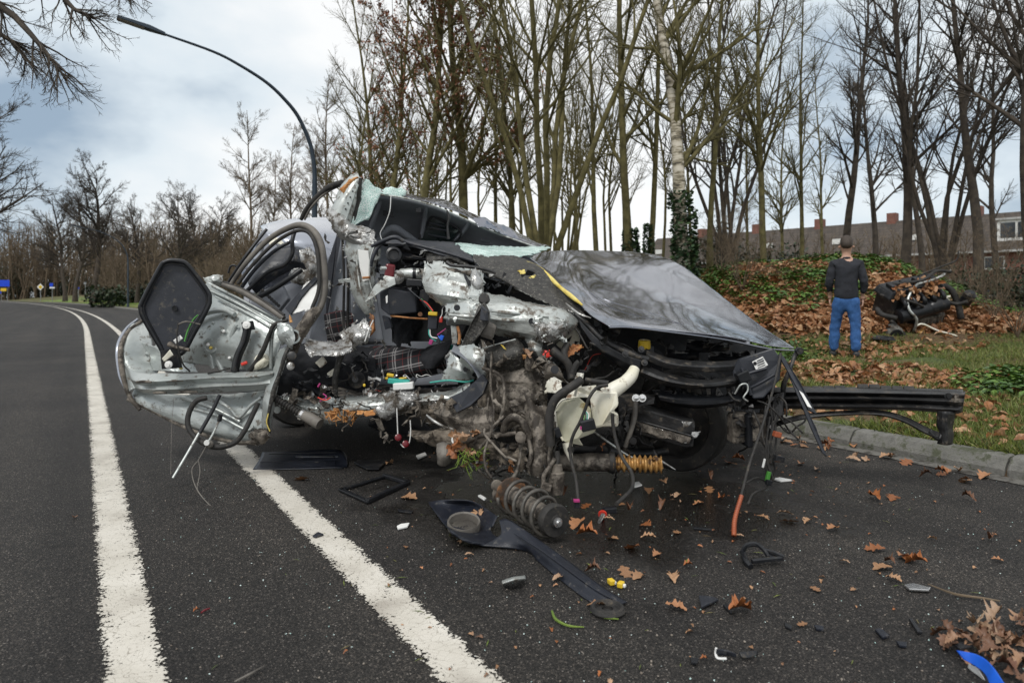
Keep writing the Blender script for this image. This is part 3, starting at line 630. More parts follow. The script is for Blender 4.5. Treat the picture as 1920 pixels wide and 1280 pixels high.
tree_proto('darkA', 22, 15, .17, 'straight', barkdark, 1.0); tree_proto('darkB', 23, 14, .15, 'multi', barkdark, 1.1); tree_proto('shrub', 24, 3.2, .03, 'shrub', barkbrown, .9)
def at(px, d): return ((px-960)/F*d, d)
GR = 'bare trees on the verge behind the wreck'
def near(key, px, d, label, rz=0, sc=1., **k): x, y = at(px, d); return put_tree(key, x, y, label, GR, rz, sc, **k)
near('birch', 1283, 14.5, 'pale barked birch with ivy round its foot behind the bonnet', .6, 1.0, name='birch_tree')
near('tallI', 1183, 17.5, 'straight mossy tree with ivy up its lower trunk left of the birch', 1.1)
near('tallI', 1216, 18.5, 'thin ivy footed tree close beside the pale birch', 3.0, .72, sz=1.)
near('tallB', 1121, 19.5, 'slender straight tree with plain green trunk over the bonnet', 2.2)
near('thin', 1147, 21, 'very thin upright tree just right of the slender straight one', .3)
near('multi', 1018, 15.5, 'many stemmed tree fanning out from a short ivy clad foot', .9, 1.05)
near('thin', 1092, 23, 'thin tree leaning between the many stemmed tree and the straight one', 4, 1.1, lean=4)
near('multiB', 1060, 27, 'small many stemmed tree far behind the fanning one', 2.)
near('tallA', 968, 21, 'bare mossy tree just left of the fanning stems', 2.7)
near('tallB', 926, 24, 'slim bare tree above the lifted roof lining', 5.1)
near('oakleafy', 868, 18.5, 'tree with thick mossy trunk and sparse brown leaves behind the roof', 1.0, 1.08, name='oak_tree')
near('thin', 842, 22, 'thin sapling left of the thick leafy trunk', 1.5, 1.15)
near('oakleafy', 789, 17.5, 'oak holding the most brown leaves above the windscreen', 2.9, .92, name='oak_tree')
near('oakleafy', 735, 23, 'leafy brown oak at the left end of the row', 4.2, 1.0, name='oak_tree')
near('tallA', 700, 25, 'tall bare tree left of the brown oaks', 3.9)
near('multiB', 815, 29, 'many stemmed bare tree between the two oaks', 5.)
near('tallA', 660, 31, 'bare tree standing right of the near lamp post', .2)
near('conic', 614, 33, 'bare tree directly behind the near lamp post', 1.9, .85)
near('conic', 548, 40, 'broad bare tree left of the near lamp post', 2.6, .8)
near('conic', 467, 38, 'lone slender conical tree against the bright sky', .7, .82)
near('tallB', 1331, 17.5, 'thin bare tree right of the birch', 5.6, .9)
near('darkB', 1365, 22, 'many stemmed tree in front of the left roof end', 3.3)
near('tallA', 1432, 20, 'dark bare tree rising behind the leafy bank', 1.)
near('tallB', 1502, 25, 'slim tree far behind the leafy bank', 4.4)
near('darkA', 1585, 27, 'tall tree at the far side of the leafy bank', .5)
near('darkA', 1697, 22, 'dark upright tree right of the bank top', 2.4)
near('darkB', 1765, 21, 'dark tree of several stems by the dormer house', 1.7, 1.)
near('darkA', 1835, 19, 'dark bare tree in front of the dormer house', 3.5, .9)
near('darkA', 1935, 17, 'dark tree cut by the right edge of the view', 5.2, 1.0)
near('darkB', 1990, 19, 'many stemmed dark tree beyond the right edge', .4, 1.0)
for px, d, key, lab, rz, sc in ((898, 26, 'thin', 'thin sapling between the thick leafy trunk and the slim bare tree', 1, 1.2), (950, 30, 'thin', 'thin sapling left of the mossy tree beside the fan', 2, 1.3), (985, 27, 'tallB', 'slim tree half hidden by the left stems of the fan', 3, .9), (1040, 32, 'thin', 'thin tree seen through the fanning stems', 4, 1.3), (1076, 30, 'tallB', 'slim far tree right of the fanning stems', 5, .9), (1135, 28, 'thin', 'far thin tree between the slender straight one and the ivy footed pair', .5, 1.2), (1165, 30, 'thin', 'far thin tree left of the ivy footed pair', 1.5, 1.2), (1240, 24, 'thin', 'sapling between the ivy footed pair and the birch', 2.5, 1.1), (1300, 26, 'tallB', 'slim tree just behind the birch', 3.5, .9), (1400, 30, 'tallB', 'slim dark tree behind the twiggy shrubs', 4.5, .9), (1468, 34, 'tallA', 'far tree over the leafy bank', .8, .9), (1545, 33, 'tallB', 'far slim tree behind the bank top', 1.8, 1.), (1640, 30, 'darkA', 'far dark tree behind the engine', 2.8, .9), (1730, 30, 'darkA', 'far dark tree left of the dormer', 3.8, .9), (1870, 30, 'darkA', 'far dark tree by the brick house', 4.8, .9), (772, 33, 'tallA', 'far tree behind the brown leaved oaks', .1, .9), (720, 36, 'conic', 'far tree at the left end of the row', 1.1, .8), (676, 38, 'conic', 'far conical tree right of the lamp post', 2.1, .8), (590, 44, 'conic', 'far conical tree left of the lamp post', 3.1, .8), (515, 50, 'conic', 'far conical tree between the lone one and the lamp post', 4.1, .8)):
    near(key, px, d, lab, rz, sc)
GL = 'bare trees along the far roadside'
for key, px, d, lab, rz, sc in (('oak', 176, 88, 'biggest dark oak on the far roadside lawn', .4, 1.0), ('oakB', 141, 104, 'dark oak just left of the biggest one', 2.2, .95), ('oakB', 122, 112, 'leftmost of the three roadside oaks', 3.8, .95),
        ('oak', 258, 74, 'spreading oak right of the far lamp post', 5., .62), ('oakB', 318, 66, 'small oak behind the torn out door', 1.5, .6), ('oakB', 360, 82, 'oak showing over the loose black panel', 2.9, .7),
        ('oakB', -125, 62, 'dark oak crown reaching in at the left edge', .9, 1.25), ('oak', -150, 78, 'dark oak beyond the left edge of the view', 4., 1.0),
        ('conic', 232, 100, 'thin tree beside the far lamp post', 2., .95), ('conic', 290, 90, 'thin tree behind the spreading oak', 4., .9), ('oak', 415, 95, 'bare oak far behind the door', 3., .75)):
    x, y = at(px, d); put_tree(key, x, y, lab, GL, rz, sc, name='oak_tree' if 'oak' in key else 'bare_tree')
# tree left of the camera whose hanging branches enter the top left corner
g = np.random.default_rng(41); t = thing('overhanging_tree', 'dark tree whose bare branches hang into the top left corner', 'tree', (-16.6, 8.8, 0))
A = np.array([[[-16.6, 8.8, -.2], [-16.5, 8.8, 2.5], [-16.3, 8.9, 5.2], [-15.9, 8.8, 8.3], [-15.7, 8.7, 12.5]]]); V, Q = polygeo(A, np.array([[.36, .3, .26, .2, .12]]), 12); link('trunk', fast('trunk', V-[-16.6, 8.8, 0], Q, barkdark), t)
SL = np.array([-16.2, 8.85, 5.6]); SM = np.array([-12.2, 8.6, 6.2])
limbs = [[SL, SM, P(-330, -120, 8.2), P(-150, -60, 8), P(0, 10, 7.8), P(75, 85, 7.6), P(125, 150, 7.5)], [SL+[0, 0, .8], SM+[0, 0, .5], P(-330, -140, 8.2), P(-120, -150, 8), P(60, -70, 7.8), P(130, 10, 7.7), P(175, 35, 7.6)],
         [SL+[0, .3, .3], SM+[0, .3, .2], P(-300, -100, 8.3), P(-150, -20, 8.6), P(-60, 40, 8.8), P(20, 75, 8.9), P(50, 120, 9)], [SL+[0, 0, 1.4], SM+[0, 0, .9], P(-330, -160, 8.2), P(-60, -190, 7.9), P(110, -120, 7.8), P(200, -60, 7.7), P(235, -5, 7.6)]]
A = np.array([cr(np.array(l), 15) for l in limbs]); Rd = np.array([np.linspace(.12, .012, 15)]*4); Ls = np.full(4, 2.4); parts = [polygeo(A, Rd, 6)]
p, d, l, q = spawn(g, A, Rd, Ls, 30, .5, 1, 34, .34, .55, .5); d[:, 2] -= .25; A1, R1 = grow(g, p, d, l, q, 6, .13, -.05, .3); parts.append(polygeo(A1, R1, 4))
p, d, l, q = spawn(g, A1, R1, l, 7, .1, 1, 38, .5, .6, .6); A2, R2 = grow(g, p, d, l, np.maximum(q*.8, .003), 5, .16, .02, .5); parts.append(polygeo(A2, R2, 3))
p, d, l, q = spawn(g, A2, R2, l, 3, .2, 1, 40, .5, .6, .7); A3, R3 = grow(g, p, d, l, np.maximum(q*.6, .0022), 4, .15, .03, .6); parts.append(polygeo(A3, R3, 3))
V, Q = joinq(parts); link('branches', fast('branches', V-[-16.6, 8.8, 0], Q, barkdark), t)

# far wood: one brown mass of thin bare stems
g = np.random.default_rng(55); P0 = []; Ls = []
for px0, px1, d0, d1, n, h0, h1 in ((-1500, -330, 90, 120, 240, 8, 14), (-330, -20, 205, 240, 110, 16, 24), (-20, 480, 165, 205, 300, 14, 23),  (200, 700, 70, 110, 240, 6, 10.5), (380, 460, 55, 62, 40, 3.5, 5), (600, 1400, 75, 120, 180, 3, 5.5), (1330, 1800, 34, 46, 90, 3, 5)):
    d = g.uniform(d0, d1, n); px = g.uniform(px0, px1, n); P0.append(np.stack([(px-960)/F*d, d, np.zeros(n)], -1)); Ls.append(g.uniform(h0, h1, n))
P0 = np.concatenate(P0); Ls = np.concatenate(Ls); D = np.zeros_like(P0); D[:, 2] = 1; D[:, :2] = g.normal(0, .12, (len(P0), 2)); D /= np.linalg.norm(D, axis=1, keepdims=True)
A, Rd = grow(g, P0, D, Ls, Ls*.012+.02, 6, .06, .05, .2); parts = [polygeo(A, Rd, 4)]
p, d, l, q = spawn(g, A, Rd, Ls, 11, .08, .97, 44, .42, .6, .45); A1, R1 = grow(g, p, d, l, np.maximum(q*1.2, .014), 4, .1, .06, .4); parts.append(polygeo(A1, R1, 3))
p, d, l, q = spawn(g, A1, R1, l, 4, .15, .97, 40, .5, .6, .5); A2, R2 = grow(g, p, d, l, np.maximum(q, .010), 3, .1, .05, .6); parts.append(polygeo(A2, R2, 3))
V, Q = joinq(parts); link('far_woodland', fast('far_woodland', V, Q, barkbrown), kind='stuff')
def hedge_mass(name, spots, n, size, m, label=None):
    """clumped evergreen foliage: leaf quads through several lumpy volumes"""
    g = np.random.default_rng(hash_(name)); Vs = []
    for (x, y, rx, ry, h) in spots:
        z0 = float(zg(x, y)); k = n; u = g.normal(size=(k, 3)); u /= np.linalg.norm(u, axis=1, keepdims=True); rad = g.uniform(.35, 1, k)**.5*(1+.22*np.sin(u[:, 0]*7+x)+.2*np.sin(u[:, 2]*9+u[:, 1]*6))
        Vs.append(np.stack([x+u[:, 0]*rx*rad, y+u[:, 1]*ry*rad, z0+h*.45+u[:, 2]*h*.55*rad], -1))
    c = np.concatenate(Vs); c = c[c[:, 2] > 0]; k = len(c); a = g.normal(size=(k, 3)); a /= np.linalg.norm(a, axis=1, keepdims=True); b, _ = perp(a); s = g.uniform(.6, 1.3, k)[:, None]*size
    V = np.stack([c-a*s, c+b*s*.6, c+a*s, c-b*s*.6], 1).reshape(-1, 3); return fast(name, V, np.arange(4*k).reshape(k, 4), m, False, np.repeat(g.random(k), 4))
sp = []; g = np.random.default_rng(8)
for q in range(26):
    d = g.uniform(172, 190); px = -40+q*10+g.uniform(-8, 8); sp.append(((px-960)/F*d, d, g.uniform(4, 7), 4, g.uniform(6, 15) if px < 60 else g.uniform(3, 6)))
for q in range(20):
    d = g.uniform(66, 84); px = 200+q*24; sp.append(((px-960)/F*d, d, g.uniform(1.4, 3), 1.5, g.uniform(1.2, 2.4)))
link('far_evergreens', hedge_mass('far_evergreens', sp, 750, .22, holly), kind='stuff')
def bush(px, d, rx, ry, h, n, size, m, name, label, cat='bush', group=None):
    x, y = at(px, d); me = hedge_mass(name+str(px), [(x, y, rx, ry, h)], n, size, m); V = np.zeros(len(me.vertices)*3); me.vertices.foreach_get('co', V); V = V.reshape(-1, 3)-[x, y, float(zg(x, y))]; me.vertices.foreach_set('co', V.ravel().astype(np.float32)); me.name = name
    o = link(name, me); o.location = (x, y, float(zg(x, y))); tag(o, label, cat, group); return o
bush(1342, 24, .9, .8, 3.0, 2600, .08, holly, 'holly_bush', 'dark evergreen bush by the left end of the roof')
bush(1398, 27, 1.5, 1, 2.4, 2600, .09, holly, 'holly_bush', 'low dark evergreen right of the ivy footed birch')
bush(1465, 31, 2, 1.2, 2.6, 2200, .1, holly, 'holly_bush', 'dark hedge bush behind the leafy bank')
bush(1845, 17, 1.1, .8, 1.1, 2300, .06, holly, 'holly_bush', 'low dark bush under the dormer house')
bush(1940, 19, 1.6, .9, 1.5, 2300, .07, holly, 'holly_bush', 'dark evergreen at the right edge below the brick wall')
for px, d, lab in ((1352, 16, 'brown twiggy shrub below the roof end'), (1392, 14, 'brown bare shrub beside the bonnet edge'), (1862, 12.5, 'bare shrub on the leafy ground at far right'), (1908, 11.5, 'twiggy bare shrub at the right edge'), (1815, 15, 'thin bare shrub beside the bank'), (1310, 19, 'low bare shrub behind the birch')):
    x, y = at(px, d); put_tree('shrub', x, y, lab, None, px*.1, .62, name='bare_shrub')

# ------------------------------------------------------------------ houses
def uvbox(me, su=1.):
    uv = me.uv_layers.new(name='UVMap')
    for p in me.polygons:
        nn = p.normal
        for li in p.loop_indices:
            co = me.vertices[me.loops[li].vertex_index].co
            if abs(nn.z) > .95: uv.data[li].uv = (co.x*su, co.y*su)
            elif abs(nn.x) > abs(nn.y): uv.data[li].uv = (co.y*su, co.z*su)
            else: uv.data[li].uv = (co.x*su, co.z*su*(1.25 if nn.z > .2 else 1))
H0, H1 = np.array([19.7-4, 67+4.4]), np.array([36., 49.]); hd = (H1-H0); hd /= np.linalg.norm(hd); ang = math.atan2(hd[1], hd[0])
def house(i, label, dormer):
    w = 6.2; b = H0+hd*(i*w); t = thing('terraced_house', label, 'house', (b[0], b[1], .1), 'brick terraced houses behind the trees', (0, 0, ang)); dp = 8.; ze = 4.5; zr = 7.3
    def bx(name, x0, x1, y0, y1, z0, z1, m, par):
        V = [(x, y, z) for z in (z0, z1) for y in (y0, y1) for x in (x0, x1)]
        o = mk(name, V, [(0, 2, 3, 1), (4, 5, 7, 6), (0, 1, 5, 4), (2, 6, 7, 3), (0, 4, 6, 2), (1, 3, 7, 5)], m, par, local=True); uvbox(o.data); return o
    wl = mk('wall', [(0, 0, 0), (w, 0, 0), (w, dp, 0), (0, dp, 0), (0, 0, ze), (w, 0, ze), (w, dp, ze), (0, dp, ze), (0, dp/2, zr-.15), (w, dp/2, zr-.15)],
       [(0, 1, 5, 4), (1, 2, 6, 9, 5), (2, 3, 7, 6), (3, 0, 4, 8, 7), (4, 5, 9, 8), (6, 7, 8, 9)], brickm, t, local=True); uvbox(wl.data)
    k = (zr-ze)/(dp/2); o_ = .45
    rf = mk('roof', [(-.0, -o_, ze-o_*k), (w, -o_, ze-o_*k), (w, dp/2, zr), (0, dp/2, zr), (w, dp+o_, ze-o_*k), (0, dp+o_, ze-o_*k), (0, -o_, ze-o_*k+.14), (w, -o_, ze-o_*k+.14), (w, dp/2, zr+.14), (0, dp/2, zr+.14), (w, dp+o_, ze-o_*k+.14), (0, dp+o_, ze-o_*k+.14)],
       [(0, 3, 2, 1), (3, 5, 4, 2), (6, 7, 8, 9), (9, 8, 10, 11), (0, 1, 7, 6), (4, 5, 11, 10), (0, 6, 9, 3), (3, 9, 11, 5), (1, 2, 8, 7), (2, 4, 10, 8)], roofm, t, local=True); uvbox(rf.data)
    bx('chimney', w-.8, w-.1, dp/2-.4, dp/2+.4, zr-.4, zr+.8, brickm, rf)
    bx('gutter', 0, w, -o_-.14, -o_-.005, ze-o_*k-.02, ze-o_*k+.13, gutterm, t); bx('downpipe', w-.35, w-.25, -.13, -.02, 0, ze-.2, gutterm, t)
    for (x0, x1, z0, z1) in ((.7, 2.3, 1.0, 2.3), (3.2, 5.2, .9, 2.3), (.9, 2.2, 2.95, 3.9), (3.5, 5.0, 2.95, 3.9)):
        f = bx('window', x0, x1, -.06, .04, z0, z1, whiteframe, t)
        xm = (x0+x1)/2
        bx('pane', x0+.09, xm-.04, -.075, -.05, z0+.09, z1-.09, windowglass, f); bx('pane', xm+.04, x1-.09, -.075, -.05, z0+.09, z1-.09, windowglass, f)
    if dormer:
        dm = bx('dormer', 1.6, 3.9, .55, 3.2, ze+.35, zr-.75, whiteframe, t); bx('roof_slab', 1.45, 4.05, .4, 3.4, zr-.745, zr-.6, gutterm, dm); bx('pane', 1.8, 2.7, .52, .56, ze+.75, zr-.95, windowglass, dm); bx('pane', 2.85, 3.7, .52, .56, ze+.75, zr-.95, windowglass, dm)
    else: bx('skylight', 1.9, 2.7, 1.0, 1.05, ze+1.0*k+.3, ze+1.0*k+.75, whiteframe, t)
for i, lab in enumerate(('leftmost brick house whose brown roof shows between ivy clad trunks', 'second brick house from the left with plain brown roof', 'brick house behind the evergreen bushes', 'brick house hidden mostly by the leafy bank', 'brick house with dormer next to the right edge', 'brick house at the right edge with white framed dormer', 'brick house beyond the right edge')):
    house(i-1+.44, lab, i >= 5)

# ------------------------------------------------------------------ lamps and signs
t = thing('street_lamp', 'tall dark blue curved lamp post reaching over the road behind the wreck', 'street lamp', (-5.06, 17.5, .1), 'curved street lamps')
pts = [(0, 3.9), (0, 4.15), (.02, 4.5), (.12, 5.0), (.405, 5.62), (.75, 6.02), (1.185, 6.37), (1.8, 6.68), (2.406, 6.9), (3.43, 7.1)]
def lp3(l, z): return np.array([-5.06-.846*l, 17.5-.533*l, z])
o = tube('pole', [lp3(0, .05), lp3(0, 2), lp3(0, 4.0)], [.085, .08, .068], lampm, t, n=12, seg=8); lathe('base_collar', lp3(0, .1), (0, 0, 1), [(0, .12), (.25, .11), (.3, .088)], lampm, t, n=14)
tube('arm', [lp3(*p) for p in pts], list(np.linspace(.066, .028, len(pts))), lampm, t, n=10)
c = lp3(3.85, 7.19); ya = math.atan2(-.533, -.846)
Mh = np.array((Matrix.Rotation(ya, 3, 'Z') @ Matrix.Rotation(R(-11), 3, 'Y')))
hv = np.array([(-.45, -.055, -.03), (-.1, -.11, -.04), (.55, -.12, -.04), (.55, .12, -.04), (-.1, .11, -.04), (-.45, .055, -.03), (-.42, -.05, .03), (-.1, -.09, .055), (.54, -.11, .02), (.54, .11, .02), (-.1, .09, .055), (-.42, .05, .03)])
hd_ = mk('lamp_head', hv@Mh.T+c, [(5, 4, 3, 2, 1, 0), (6, 7, 8, 9, 10, 11)]+[(i, (i+1) % 6, (i+1) % 6+6, i+6) for i in range(6)], lampm, t, bevel=.008)
gv = np.array([(.0, -.09, -.042), (.52, -.10, -.042), (.52, .10, -.042), (.0, .09, -.042), (.0, -.09, -.052), (.52, -.10, -.052), (.52, .10, -.052), (.0, .09, -.052)])
mk('lamp_glass', gv@Mh.T+c, [(0, 1, 2, 3), (7, 6, 5, 4), (0, 4, 5, 1), (1, 5, 6, 2), (2, 6, 7, 3), (3, 7, 4, 0)], lampglass, hd_)
t2 = t.copy(); C.objects.link(t2); x, y = at(240, 62); t2.location = (x, y, .1); t2['label'] = 'far curved lamp post on the lawn beside the road bend'
for ch in list(t.children):
    c_ = ch.copy(); C.objects.link(c_); c_.parent = t2
    for g_ in ch.children: d_ = g_.copy(); C.objects.link(d_); d_.parent = c_
def sign(px, d, py0, py1, wpx, label, boards, poles=(0,)):
    x, y = at(px, d); z0 = float(zg(x, y)); t = thing('road_sign', label, 'road sign', (x, y, z0))
    for q in poles: tube('post', [np.array([x+q, y, z0-.1]), np.array([x+q, y, HC+(HZ-py0)/F*d])], .06, signgrey, t, n=8)
    for (kind, ax, az, w, h, m) in boards:
        cx, cz = x+ax, HC+(HZ-az)/F*d
        if kind == 'diamond':
            for ww, mm, yy in ((w, signwhite, -.07), (w*.62, yellow, -.10)): mk('panel' if mm is signwhite else 'yellow_diamond', [(cx-ww/2, y+yy, cz), (cx, y+yy, cz-ww/2), (cx+ww/2, y+yy, cz), (cx, y+yy, cz+ww/2), (cx-ww/2, y+yy+.03, cz), (cx, y+yy+.03, cz-ww/2), (cx+ww/2, y+yy+.03, cz), (cx, y+yy+.03, cz+ww/2)], [(0, 1, 2, 3), (7, 6, 5, 4), (0, 4, 5, 1), (1, 5, 6, 2), (2, 6, 7, 3), (3, 7, 4, 0)], mm, t)
        else: box('panel', np.array([cx, y-.1, cz]), (w, .04, h), m, t, bevel=0)
    return t
sign(76, 131, 538, 0, 0, 'white edged yellow diamond priority sign on a far post', [('diamond', 0, 538, 1.3, 1.3, None)])
sign(98, 121, 534, 0, 0, 'small blue sign over a white plate on a far post', [('b', -.1, 534, .6, .62, signblue), ('b', .05, 539.3, .95, .26, signwhite)])
sign(147, 118, 540, 0, 0, 'tiny blue white sign between the roadside oaks', [('b', 0, 540, .45, .3, signblue)])
sign(160, 122, 530, 0, 0, 'small grey sign on a slim post left of the biggest oak', [('b', 0, 531, .45, .4, signgrey)])
sign(8, 166, 540, 0, 0, 'big blue direction board at the left edge above a yellow plate', [('b', -.2, 531, 3.1, 1.6, signblue), ('b', -.1, 543, 1.4, .7, yellow), ('b', -1.1, 548, .9, .55, signblue)], (-.7, .8))
def low_rail(px0, px1, d, label):
    x0, y = at(px0, d); x1, _ = at(px1, d); z = float(zg(x0, y)); t = thing('low_barrier', label, 'barrier', (x0, y, z))
    for xx in (x0, x1): box('post', np.array([xx, y, z+.45]), (.09, .09, 1.0), barkdark, t, bevel=0)
    box('rail', np.array([(x0+x1)/2, y, z+.12]), (abs(x1-x0), .07, .1), barkdark, t, bevel=0); 
low_rail(203, 214, 68, 'low dark wooden barrier left of the far lamp post')

# ------------------------------------------------------------------ person standing on the verge
def skin_fig(name, verts, edges, rad, m, parent, sub=2):
    me = bpy.data.meshes.new(name); me.from_pydata(verts, edges, []); o = link(name, me, parent); me.materials.append(m)
    s = o.modifiers.new('skin', 'SKIN'); s.use_smooth_shade = True; o.modifiers.new('sub', 'SUBSURF').levels = sub; o.modifiers['sub'].render_levels = sub
    for i, r_ in enumerate(rad): me.skin_vertices[0].data[i].radius = (r_, r_) if not isinstance(r_, tuple) else r_; me.skin_vertices[0].data[i].use_root = (i == 0)
    return o
px_, py_ = 5.02, 10.25; zp = float(zg(px_, py_))
t = thing('person', 'person in blue jeans standing on the leaf strewn verge looking at the bank', 'person', (px_, py_, zp), None, (0, 0, R(158)))
# head and hands belong to one continuous body; jeans, jacket, shoes and hair are its children
bv = [(0, 0, .96), (0, .01, 1.15), (0, .015, 1.33), (0, .01, 1.44), (0, .005, 1.50), (0, -.005, 1.565), (0, -.012, 1.62), (0, -.012, 1.68), (0, -.006, 1.735), (0, 0, 1.77), (-.09, 0, .86), (-.12, -.015, .50), (-.13, .02, .10), (.09, 0, .86), (.145, -.10, .50), (.17, -.13, .10),
      (-.17, .01, 1.41), (-.235, .03, 1.14), (-.225, -.07, .93), (-.225, -.085, .865), (.17, .01, 1.41), (.235, .03, 1.14), (.22, -.09, .94), (.218, -.105, .875)]
be = [(i, i+1) for i in range(9)]+[(0, 10), (10, 11), (11, 12), (0, 13), (13, 14), (14, 15), (3, 16), (16, 17), (17, 18), (18, 19), (3, 20), (20, 21), (21, 22), (22, 23)]
body = skin_fig('body', bv, be, [(.15, .11), .12, .13, .08, .055, .06, .085, .098, .088, .05, .08, .055, .04, .08, .055, .04, .055, .042, .03, .034, .055, .042, .03, .034], skin, t)
skin_fig('jacket', [(0, 0, .82), (0, .0, 1.0), (0, .005, 1.15), (0, .015, 1.33), (0, .01, 1.43), (0, .0, 1.49), (-.17, .01, 1.40), (-.24, .03, 1.14), (-.228, -.065, .955), (.17, .01, 1.40), (.24, .03, 1.14), (.222, -.085, .965)], [(0, 1), (1, 2), (2, 3), (3, 4), (4, 5), (4, 6), (6, 7), (7, 8), (4, 9), (9, 10), (10, 11)],
         [(.185, .14), (.18, .14), (.17, .135), (.19, .14), .11, .068, .08, .064, .05, .08, .064, .05], jacket, t)
skin_fig('jeans', [(0, 0, .97), (0, 0, .88), (-.10, 0, .76), (-.12, -.012, .50), (-.13, .02, .08), (.105, -.02, .76), (.145, -.10, .50), (.17, -.13, .08)], [(0, 1), (1, 2), (2, 3), (3, 4), (1, 5), (5, 6), (6, 7)], [(.165, .12), (.17, .125), .105, .08, .075, .105, .08, .075], jeans, t)
for s_, dx_, dy_ in ((-1, 0, 0), (1, .04, -.15)): skin_fig('shoe', [(s_*.132+dx_, .06+dy_, .05), (s_*.135+dx_, -.05+dy_, .05), (s_*.14+dx_, -.15+dy_, .04)], [(0, 1), (1, 2)], [.052, .055, .042], shoe, t)
for s_, w_ in ((-1, (-.225, -.085, .87)), (1, (.218, -.105, .88))):
    for f in range(4): skin_fig('finger', [w_, (w_[0]+s_*.004, w_[1]-.03+f*.017, w_[2]-.06), (w_[0]-s_*.006, w_[1]-.034+f*.02, w_[2]-.10), (w_[0]-s_*.02, w_[1]-.036+f*.02, w_[2]-.125+abs(f-1)*.008)], [(0, 1), (1, 2), (2, 3)], [.018, .011, .0095, .008], skin, body, 1)
    skin_fig('thumb', [w_, (w_[0]-s_*.01, w_[1]-.045, w_[2]-.04), (w_[0]-s_*.014, w_[1]-.055, w_[2]-.07)], [(0, 1), (1, 2)], [.018, .012, .010], skin, body, 1)
skin_fig('hair', [(0, -.03, 1.775), (0, .02, 1.765), (0, .05, 1.69), (0, .045, 1.62)], [(0, 1), (1, 2), (2, 3)], [.07, .098, .095, .07], hair, t, 2)
for s_ in (-1, 1): lathe('eye', (s_*.034, -.100, 1.675), (0, -1, 0), [(0, .012), (.006, .009), (.008, .002)], blackpl, body, n=8, local=True); skin_fig('ear', [(s_*.092, 0, 1.675), (s_*.098, .008, 1.64)], [(0, 1)], [.018, .014], skin, body, 1)
skin_fig('nose', [(0, -.10, 1.665), (0, -.122, 1.638)], [(0, 1)], [.01, .015], skin, body, 1); box('mouth', (0, -.096, 1.6), (.045, .012, .008), maroon, body, local=True)

ctex = bpy.data.textures.new('cloth_folds', 'CLOUDS'); ctex.noise_scale = .09; ctex.noise_depth = 2
for o in list(t.children):
    if o.name.split('.')[0] in ('jacket', 'jeans'):
        o.modifiers['sub'].levels = 3; o.modifiers['sub'].render_levels = 3; dm_ = o.modifiers.new('folds', 'DISPLACE'); dm_.texture = ctex; dm_.strength = .035; dm_.mid_level = .5
skin_fig('collar', [(0, .03, 1.46), (0, .03, 1.515)], [(0, 1)], [.085, .078], jacket, t, 1)
for s_ in (): box('back_pocket', (s_*.075, .118, .87), (.10, .012, .12), jeans, t, local=True, bevel=.004)
# ------------------------------------------------------------------ torn out engine on the leafy bank
ex, ey = 7.3, 12.7; ez = float(zg(ex, ey))
E = thing('engine', 'torn out black car engine lying in the brown leaves of the bank', 'engine', (ex, ey, ez-.02), None, (R(26), R(-12), R(6)))
E.scale = (1.15, 1.15, 1.15)
def eb(name, c, s, m, par=E, **k): return box(name, c, s, m, par, local=True, **k)
blk = eb('engine_block', (0, 0, .34), (.92, .5, .5), darkmetal, bevel=.05, taper=.88)
for q in range(7): eb('cooling_rib', (-.38+q*.125, -.262, .28), (.02, .03, .32), darkmetal, blk)
cv = eb('engine_cover', (0, 0, .64), (1.0, .42, .12), blackpl, bevel=.04, taper=.85)
for q in range(4): eb('coil_pack', (-.33+q*.22, -.02, .725), (.09, .16, .07), blackpl, cv, bevel=.01)
lathe('intake_manifold', (-.42, -.34, .36), (1, 0, .06), [(0, .05), (.02, .11), (.5, .12), (.52, .10), (.56, .12), (.8, .115), (.83, .06)], blackpl, E, n=22, local=True)
for q in range(5): tubepts = [np.array([-.32+q*.16, -.30, .43]), np.array([-.32+q*.16, -.36, .56]), np.array([-.32+q*.16, -.18, .64])]; V_, F_ = tube_geo(cr(np.array(tubepts), 9), .035, 8); mk('intake_runner', V_, F_, blackpl, E, smooth=True, local=True)
gb = eb('gearbox_housing', (.18, -.12, .08), (.42, .42, .3), oldmetal, bevel=.03, taper=1.15)
gmat = mat('alloy', (.22, .22, .20), (.36, .35, .33), 8, .55, .6, .3, 50, dirt=(.06, .05, .04), damt=.5)
for q in range(7): eb('housing_rib', (.0+q*.06, -.34, .08), (.015, .035, .28), gmat, gb)
al = lathe('alternator', (-.52, -.36, .14), (-.2, -1, .1), [(0, .13), (.1, .135), (.12, .11), (.13, .04)], gmat, E, n=24, local=True); lathe('pulley_disc', (-.54, -.5, .155), (-.2, -1, .1), [(0, .095), (.02, .095), (.025, .03)], blackpl, al, n=20, local=True)
lathe('gold_bellows', (-.12, -.48, .12), (.3, -.2, -1), [(i*.012, .05+.012*(i % 2)) for i in range(10)], gold, E, n=16, local=True)
def et(name, pts, r_, m, par=E): V_, F_ = tube_geo(cr(np.array(pts, float), len(pts)*5), r_, 8); return mk(name, V_, F_, m, par, smooth=True, local=True)
et('white_pipe', [(-.2, -.48, .22), (-.1, -.5, .24), (.1, -.58, .12), (.35, -.72, .02), (.42, -.9, -.12), (.5, -1.2, -.38), (.62, -1.4, -.5)], .014, whitepl)
et('silver_pipe', [(-.2, -.45, .1), (-.22, -.5, .35), (-.3, -.42, .5), (-.25, -.3, .62), (-.05, -.2, .76), (.15, -.2, .78), (.3, -.24, .84), (.5, -.1, .78)], .02, steelclean)
